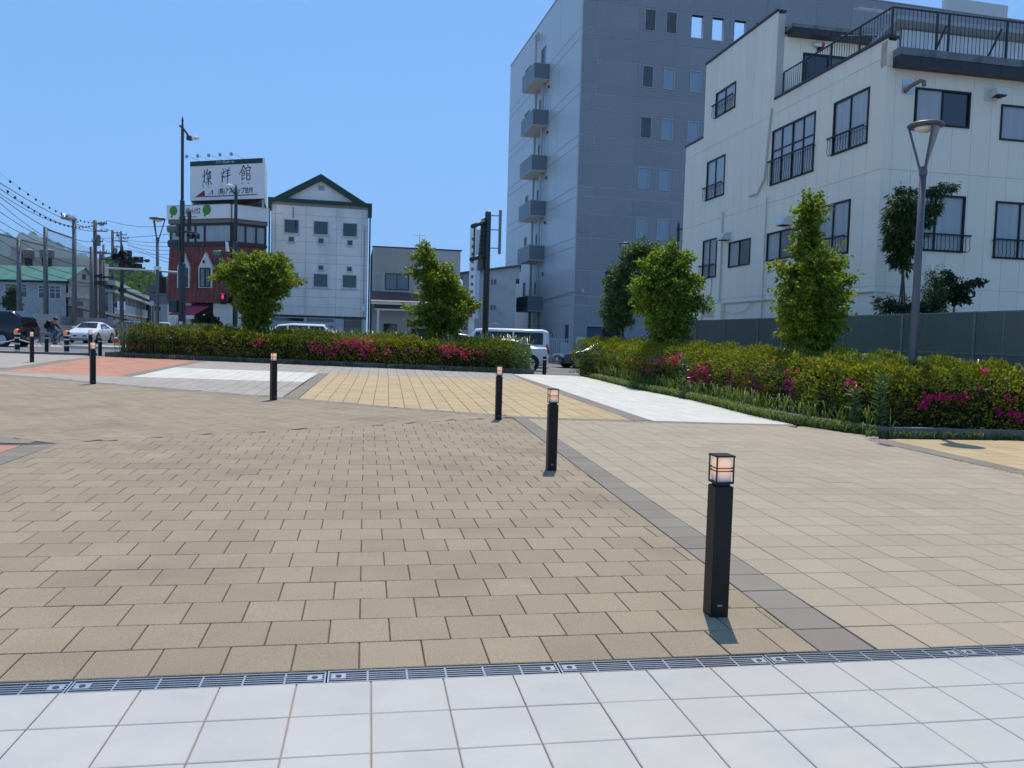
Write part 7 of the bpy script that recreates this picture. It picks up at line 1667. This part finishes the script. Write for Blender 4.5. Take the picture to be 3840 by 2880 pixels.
for k in range(nb2+1):
    x = Lb*k/nb2; MB().box(x-.2, -1.25, -.3, x+.2, -.85, z2_-.6).build('column', gwl, LB)
    if k < nb2:
        MB().box(x+.7, -.02, z3_+.3, x+Lb/nb2-.7, -.001, z2_-.9).build('window_pane', mat('tan_shutter', (.34, .29, .23), .7) if k % 2 else glass_m, LB)
        MB().box(x+.7, -.02, z2_+.5, x+Lb/nb2-.7, -.001, z1_-.8).build('window_pane', mat('tan_shutter', (.34, .29, .23)), LB); MB().box(x+.5, -.03, -.2, x+Lb/nb2-.5, -.001, z3_-1.4).build('ground_opening', dark_in, LB)
LB2 = slab('roadside_house', 'dim grey house at the end of the street between the poles', 'house', 560, 665, 1098, None, 120, 118, mat('dim_grey_wall', (.26, .27, .28), .8), 6)
LB3 = slab('roadside_house', 'small white walled house at the end of the street', 'house', 575, 628, 1140, None, 112, 112, grw, 4); MB().box(.2, -.03, at(590, 1165, 112).z, 1.0, -.001, at(590, 1150, 112).z).build('window_pane', glass_d, LB3)
RH2 = MB().prism([(-.6, 0), (5.2, 0), (4.4, 1.1), (.2, 1.1)], -.6, 4.5, 'y'); o = RH2.build('hipped_roof', mat('dark_slate_roof', (.07, .075, .085), .6), LB2); o.location = (.3, 0, at(600, 1098, 120).z)
slab('small_house', 'long dim roofs low behind the lamp post and pole', 'house', 520, 575, 1128, None, 130, 130, mat('dark_slate_roof', (.07, .075, .085)), 5)
# round signs
for px_, py_, D_, lb in ((438, 1144, 84, 'blue round road sign by the balcony building'), (568, 1138, 95, 'white round pole sign up the street')):
    q = at(px_, py_, D_); sg = empty('round_sign', (q.x, q.y, 0), 0, lb, 'sign'); MB().lathe([(.3, 0), (.3, .03)], 18, Matrix.Translation((0, 0, q.z))@Matrix.Rotation(math.pi/2, 4, 'X')).build('sign_face', mat('blue_sign', (.03, .12, .35), .5) if px_ == 438 else white_d, sg); MB().tube([(0, .03, 0), (0, .03, q.z+.3)], .04, 6).build('post', alu_grey, sg)
# net poles, top beam and netting
npm = mat('weathered_pole_steel', (.15, .16, .16), .6, .2, var=.15)
NP = [(70, 897, 60), (170, 853, 60), (278, 825, 60), (343, 925, 66)]
tops = []
for i, (px_, yt_, D_) in enumerate(NP):
    q = at(px_, yt_, D_); tops.append(q); lb = ['leftmost grey net pole behind the minivan', 'grey net pole behind the cyclist', 'grey net pole with floodlights on top', 'short net pole beside the first utility pole'][i]
    r = empty('net_pole', (q.x, q.y, 0), 0, lb, 'pole', 'poles of the ball net'); MB().lathe([(.19, -.3), (.17, q.z*.5), (.14, q.z)], 12).build('pole', npm, r, smooth=True)
    if i == 2:
        for dx, dz in ((-.55, .05), (-.25, -.05), (.1, -.15)): MB().lathe([(.02, 0), (.2, .1), (.23, .28)], 12, Matrix.Translation((dx, -.1, q.z+dz+.1))@Matrix.Rotation(math.radians(-70+30*(dx > -.4)), 4, 'Y')).build('floodlight', steel, r)
        MB().tube([(-.8, 0, q.z+.1), (.3, 0, q.z-.15)], .04, 6).build('floodlight_arm', npm, r)
q0 = at(-120, 830, 60)
bm = MB(); z_ = lambda y: at(100, y, 60).z
pts_ = [(at(-100, 860, 60)), (at(0, 878, 60)), (at(68, 897, 60)), (at(170, 922, 60))]
bm.tube([(p.x, p.y+.1, p.z) for p in pts_], .07, 6); bm.tube([(tops[1].x, tops[1].y+.1, at(176, 858, 60).z), (tops[2].x, tops[2].y+.1, at(278, 896, 60).z)], .07, 6)
tag(bm.build('net_beam', npm), 'dark steel beams joining the tops of the net poles', 'beam')
netm = bpy.data.materials.new('ball_net'); netm.use_nodes = True; _n = netm.node_tree.nodes; _b = _n['Principled BSDF']; _b.inputs['Base Color'].default_value = (.03, .05, .06, 1); _b.inputs['Alpha'].default_value = .22
nt_ = MB(); P_ = [at(176, 858, 60), at(278, 896, 60), at(282, 905, 60.5), at(345, 935, 66)]; gnd = .3
for a, b in ((P_[0], P_[1]), (P_[2], P_[3])): nt_.add([(a.x, a.y+.12, gnd), (b.x, b.y+.12, gnd), (b.x, b.y+.12, b.z), (a.x, a.y+.12, a.z)], [(0, 1, 2, 3)])
a, b = pts_[0], pts_[3]; nt_.add([(a.x, a.y+.12, gnd), (b.x, b.y+.12, gnd), (b.x, b.y+.12, b.z), (pts_[2].x, b.y+.12, pts_[2].z), (a.x, a.y+.12, a.z)], [(0, 1, 2, 3, 4)])
tag(nt_.build('ball_net', netm), 'fine dark ball net hung between the grey poles', 'net')
# utility poles
upm = mat('utility_pole_concrete', (.12, .115, .11), .8, var=.15); trm = mat('transformer_grey', (.16, .18, .18), .5)
def utility(px, ytop, D, label, rad=.17, arms=(), trans=(), junk=0):
    q = at(px, ytop, D); r = empty('utility_pole', (q.x, q.y, 0), 0, label, 'utility pole', 'utility poles along the street')
    MB().lathe([(rad, -.3), (rad*.9, q.z*.5), (rad*.7, q.z)], 10).build('pole', upm, r, smooth=True)
    for xa, xb, y_ in arms:
        a, b = at(xa, y_, D), at(xb, y_, D); c = MB().box(a.x-q.x, -.05, a.z-.05, b.x-q.x, .05, a.z+.05).build('crossarm', npm, r)
        k = max(2, int(abs(b.x-a.x)/.5))
        for i in range(k+1): x = a.x-q.x+(b.x-a.x)*i/k; MB().lathe([(.02, 0), (.05, .04), (.035, .08), (.05, .12), (.02, .17)], 8, Matrix.Translation((x, 0, a.z+.05))).build('insulator', wj, c)
    for xc, yc, w_, h_ in trans:
        c = at(xc, yc, D); hh = h_/F*D; ww = w_/F*D/2; MB().lathe([(ww*.9, -hh/2), (ww, -hh*.45), (ww, hh*.4), (ww*.7, hh/2)], 12, Matrix.Translation((c.x-q.x, -.1, c.z))).build('transformer', trm, r)
    for k in range(junk):
        yy = 1030+nrs.rand()*45; c = at(px, yy, D); MB().tube([(nrs.uniform(-.2, .2), -.2, c.z), (nrs.uniform(.2, 1.2), -.3, c.z+nrs.uniform(-.4, .4))], .05, 5).build('cable_splice', blk, r)
    return q
u1 = utility(356, 826, 68, 'tallest dark utility pole with a transformer left of the street', .2, [(358, 400, 838), (358, 402, 866), (352, 400, 945), (345, 385, 905)], [(372, 902, 14, 40), (384, 840, 16, 12)], 5)
u2 = utility(378, 948, 70, 'pale slim utility pole just right of the tallest one', .2, [(365, 430, 950)], [], 4)
u3 = utility(388, 917, 72, 'second slim utility pole hugging the pale one', .13, [], [], 3)
u4 = utility(422, 863, 86, 'utility pole with a grey transformer right of the pair', .19, [(424, 455, 873), (424, 468, 903), (418, 460, 925)], [(436, 945, 12, 30), (444, 883, 12, 8)], 3)
u5 = utility(454, 866, 98, 'farthest utility pole with many insulators above the signal pole', .14, [(440, 475, 880), (445, 482, 892), (444, 478, 905)], [], 2)
def wire(name, pts, r=.02, sag=0., label=None):
    P_ = []
    for (a, b) in zip(pts[:-1], pts[1:]):
        for k in range(12): t = k/12; p = a.lerp(b, t); P_.append(Vector((p.x, p.y, p.z-sag*4*t*(1-t))))
    P_.append(pts[-1]); o = MB().tube(P_, r, 4, cap=False).build(name, mat('black_cable', (.03, .03, .035), .6)); return tag(o, label, 'cable', 'overhead cables at the left')
wl_ = [((0, 685, 40), (356, 862, 68), .3, .022), ((0, 708, 42), (356, 868, 68), .5, .022), ((0, 727, 44), (402, 828, 80), 1.1, .02), ((0, 738, 40), (356, 907, 68), .6, .022), ((0, 762, 42), (352, 945, 68), .7, .02), ((0, 795, 42), (352, 948, 68), .5, .02), ((0, 830, 45), (365, 950, 70), .6, .02), ((0, 860, 45), (350, 1000, 68), .5, .02), ((0, 900, 46), (348, 1030, 68), .6, .02),
       ((402, 826, 80), (640, 846, 60), .3, .02), ((356, 893, 68), (640, 877, 60), .1, .018), ((460, 895, 95), (640, 907, 60), .2, .018), ((470, 905, 95), (640, 925, 60), .2, .018), ((475, 918, 95), (640, 940, 60), .2, .018), ((478, 930, 96), (640, 952, 60), .3, .018), ((470, 905, 95), (650, 975, 56), .2, .016), ((478, 915, 95), (650, 990, 56), .2, .016),
       ((356, 1075, 68), (470, 1084, 60), .1, .03), ((386, 1080, 70), (640, 1110, 60), .1, .025), ((0, 955, 46), (356, 1065, 68), .3, .025), ((0, 1000, 47), (350, 1075, 68), .3, .022), ((422, 865, 86), (356, 830, 68), .2, .018), ((422, 905, 86), (356, 868, 68), .3, .018)]
wlab = ['highest', 'second', 'flat crossing', 'third', 'fourth', 'fifth', 'sixth', 'seventh', 'eighth', 'upper right', 'nearly level', 'upper of the right fan', 'second of the right fan', 'third of the right fan', 'fourth of the right fan', 'steep right', 'steepest right', 'short low', 'low right', 'lower left', 'lowest left', 'pole to pole upper', 'pole to pole lower']
for (a, b, sg, rr), n_ in zip(wl_, wlab): wire('overhead_cable', [at(*a), at(*b)], rr, sg, '%s black cable of those strung over the street at the left' % n_)
# cable with marker bobs
for (a, b, lb) in (((0, 648, 40), (402, 830, 80), 'upper cable strung with small dark bobs at the top left'), ((0, 690, 40), (356, 842, 68), 'lower cable strung with small dark bobs at the top left')):
    r = empty('bobbed_cable', (0, 0, 0), 0, lb, 'cable'); A, B = at(*a), at(*b); P_ = [A.lerp(B, k/20)-Vector((0, 0, .9*4*(k/20)*(1-k/20))) for k in range(21)]
    MB().tube(P_, .008, 4, cap=False).build('cable', mat('grey_cable', (.2, .22, .25), .6), r)
    for k in range(1, 20, 1): MB().lathe([(.02, -.12), (.06, -.06), (.05, 0), (.01, .04)], 7, Matrix.Translation(P_[k])).build('bob', blk, r)

# ---------------------------------------------------------------- hills
def hill(name, prof, D, depth, m, seed=0, amp=.03):
    """ridge line given in the picture at distance D, falling away to the ground on both sides"""
    xs_ = np.linspace(prof[0][0], prof[-1][0], 90); ys_ = np.interp(xs_, [p[0] for p in prof], [p[1] for p in prof]); vs = []; K = 14
    for x_, y_ in zip(xs_, ys_):
        q = at(x_, y_, D); h = q.z
        for k in range(K):
            t = k/(K-1)*2-1; hh = h*(1-abs(t)**1.3)*(1+amp*math.sin(x_*.13+k*1.7)+amp*.6*math.sin(x_*.41+k*2.9)) if abs(t) > .02 else h*(1+amp*.3*math.sin(x_*.5))
            vs.append((q.x*(1+t*depth/D), D+t*depth, max(hh, 0)-1.5))
    fs = [(i*K+k, (i+1)*K+k, (i+1)*K+k+1, i*K+k+1) for i in range(len(xs_)-1) for k in range(K-1)]
    return tag(MB().add(vs, fs).build(name, m, smooth=True), kind='structure')
hm = mat('wooded_hill', (.075, .125, .035), .95, var=.5, scale=.09, fine=.35, fscale=.5)
hill('wooded_hill', [(150, 1010), (230, 1000), (420, 982), (470, 985), (520, 1018), (560, 1040), (600, 1050), (640, 1068), (700, 1095), (900, 1150)], 420, 120, hm)
# crowns of the trees along the hill crest
n = 9000; hx = nrs.uniform(380, 700, n); hy = np.interp(hx, [380, 420, 470, 520, 560, 600, 640, 700], [988, 982, 985, 1018, 1040, 1050, 1068, 1095]); tt = nrs.rand(n)**1.5
Ph = np.array([tuple(at(a, b, 418-t*100)*1.0) for a, b, t in zip(hx, hy, tt)]); Ph[:, 2] = Ph[:, 2]*(1-(tt*.83)**1.3)*(418/(418-tt*100))*1.0-.8+nrs.uniform(-1, 1.2, n)
tag(leaves('hill_woods', Ph, 3.2, np.tile([[0, 0, 1.]], (n, 1)), leaf_mat('hill_foliage', (.05, .10, .03), (.15, .20, .05), trans=.3), width=.9, spread=.8), kind='stuff')
hill('distant_mountain', [(-600, 1000), (-300, 940), (-100, 900), (0, 862), (60, 878), (110, 868), (150, 885), (200, 900), (270, 930), (330, 955), (420, 985), (520, 1030), (700, 1120)], 5200, 1500, mat('mountain_forest', (.05, .085, .045), .95, var=.2, scale=.002))

# ---------------------------------------------------------------- the air
hzm = bpy.data.materials.new('thin_haze'); hzm.use_nodes = True; _n = hzm.node_tree.nodes; _n.clear(); _o = _n.new('ShaderNodeOutputMaterial'); _v = _n.new('ShaderNodeVolumePrincipled')
_v.inputs['Color'].default_value = (.45, .66, 1, 1); _v.inputs['Density'].default_value = .00006; _v.inputs['Anisotropy'].default_value = .3
hzm.node_tree.links.new(_v.outputs[0], _o.inputs['Volume'])
tag(MB().box(-7000, -700, -40, 7000, 8000, 900).build('haze', hzm), kind='stuff')
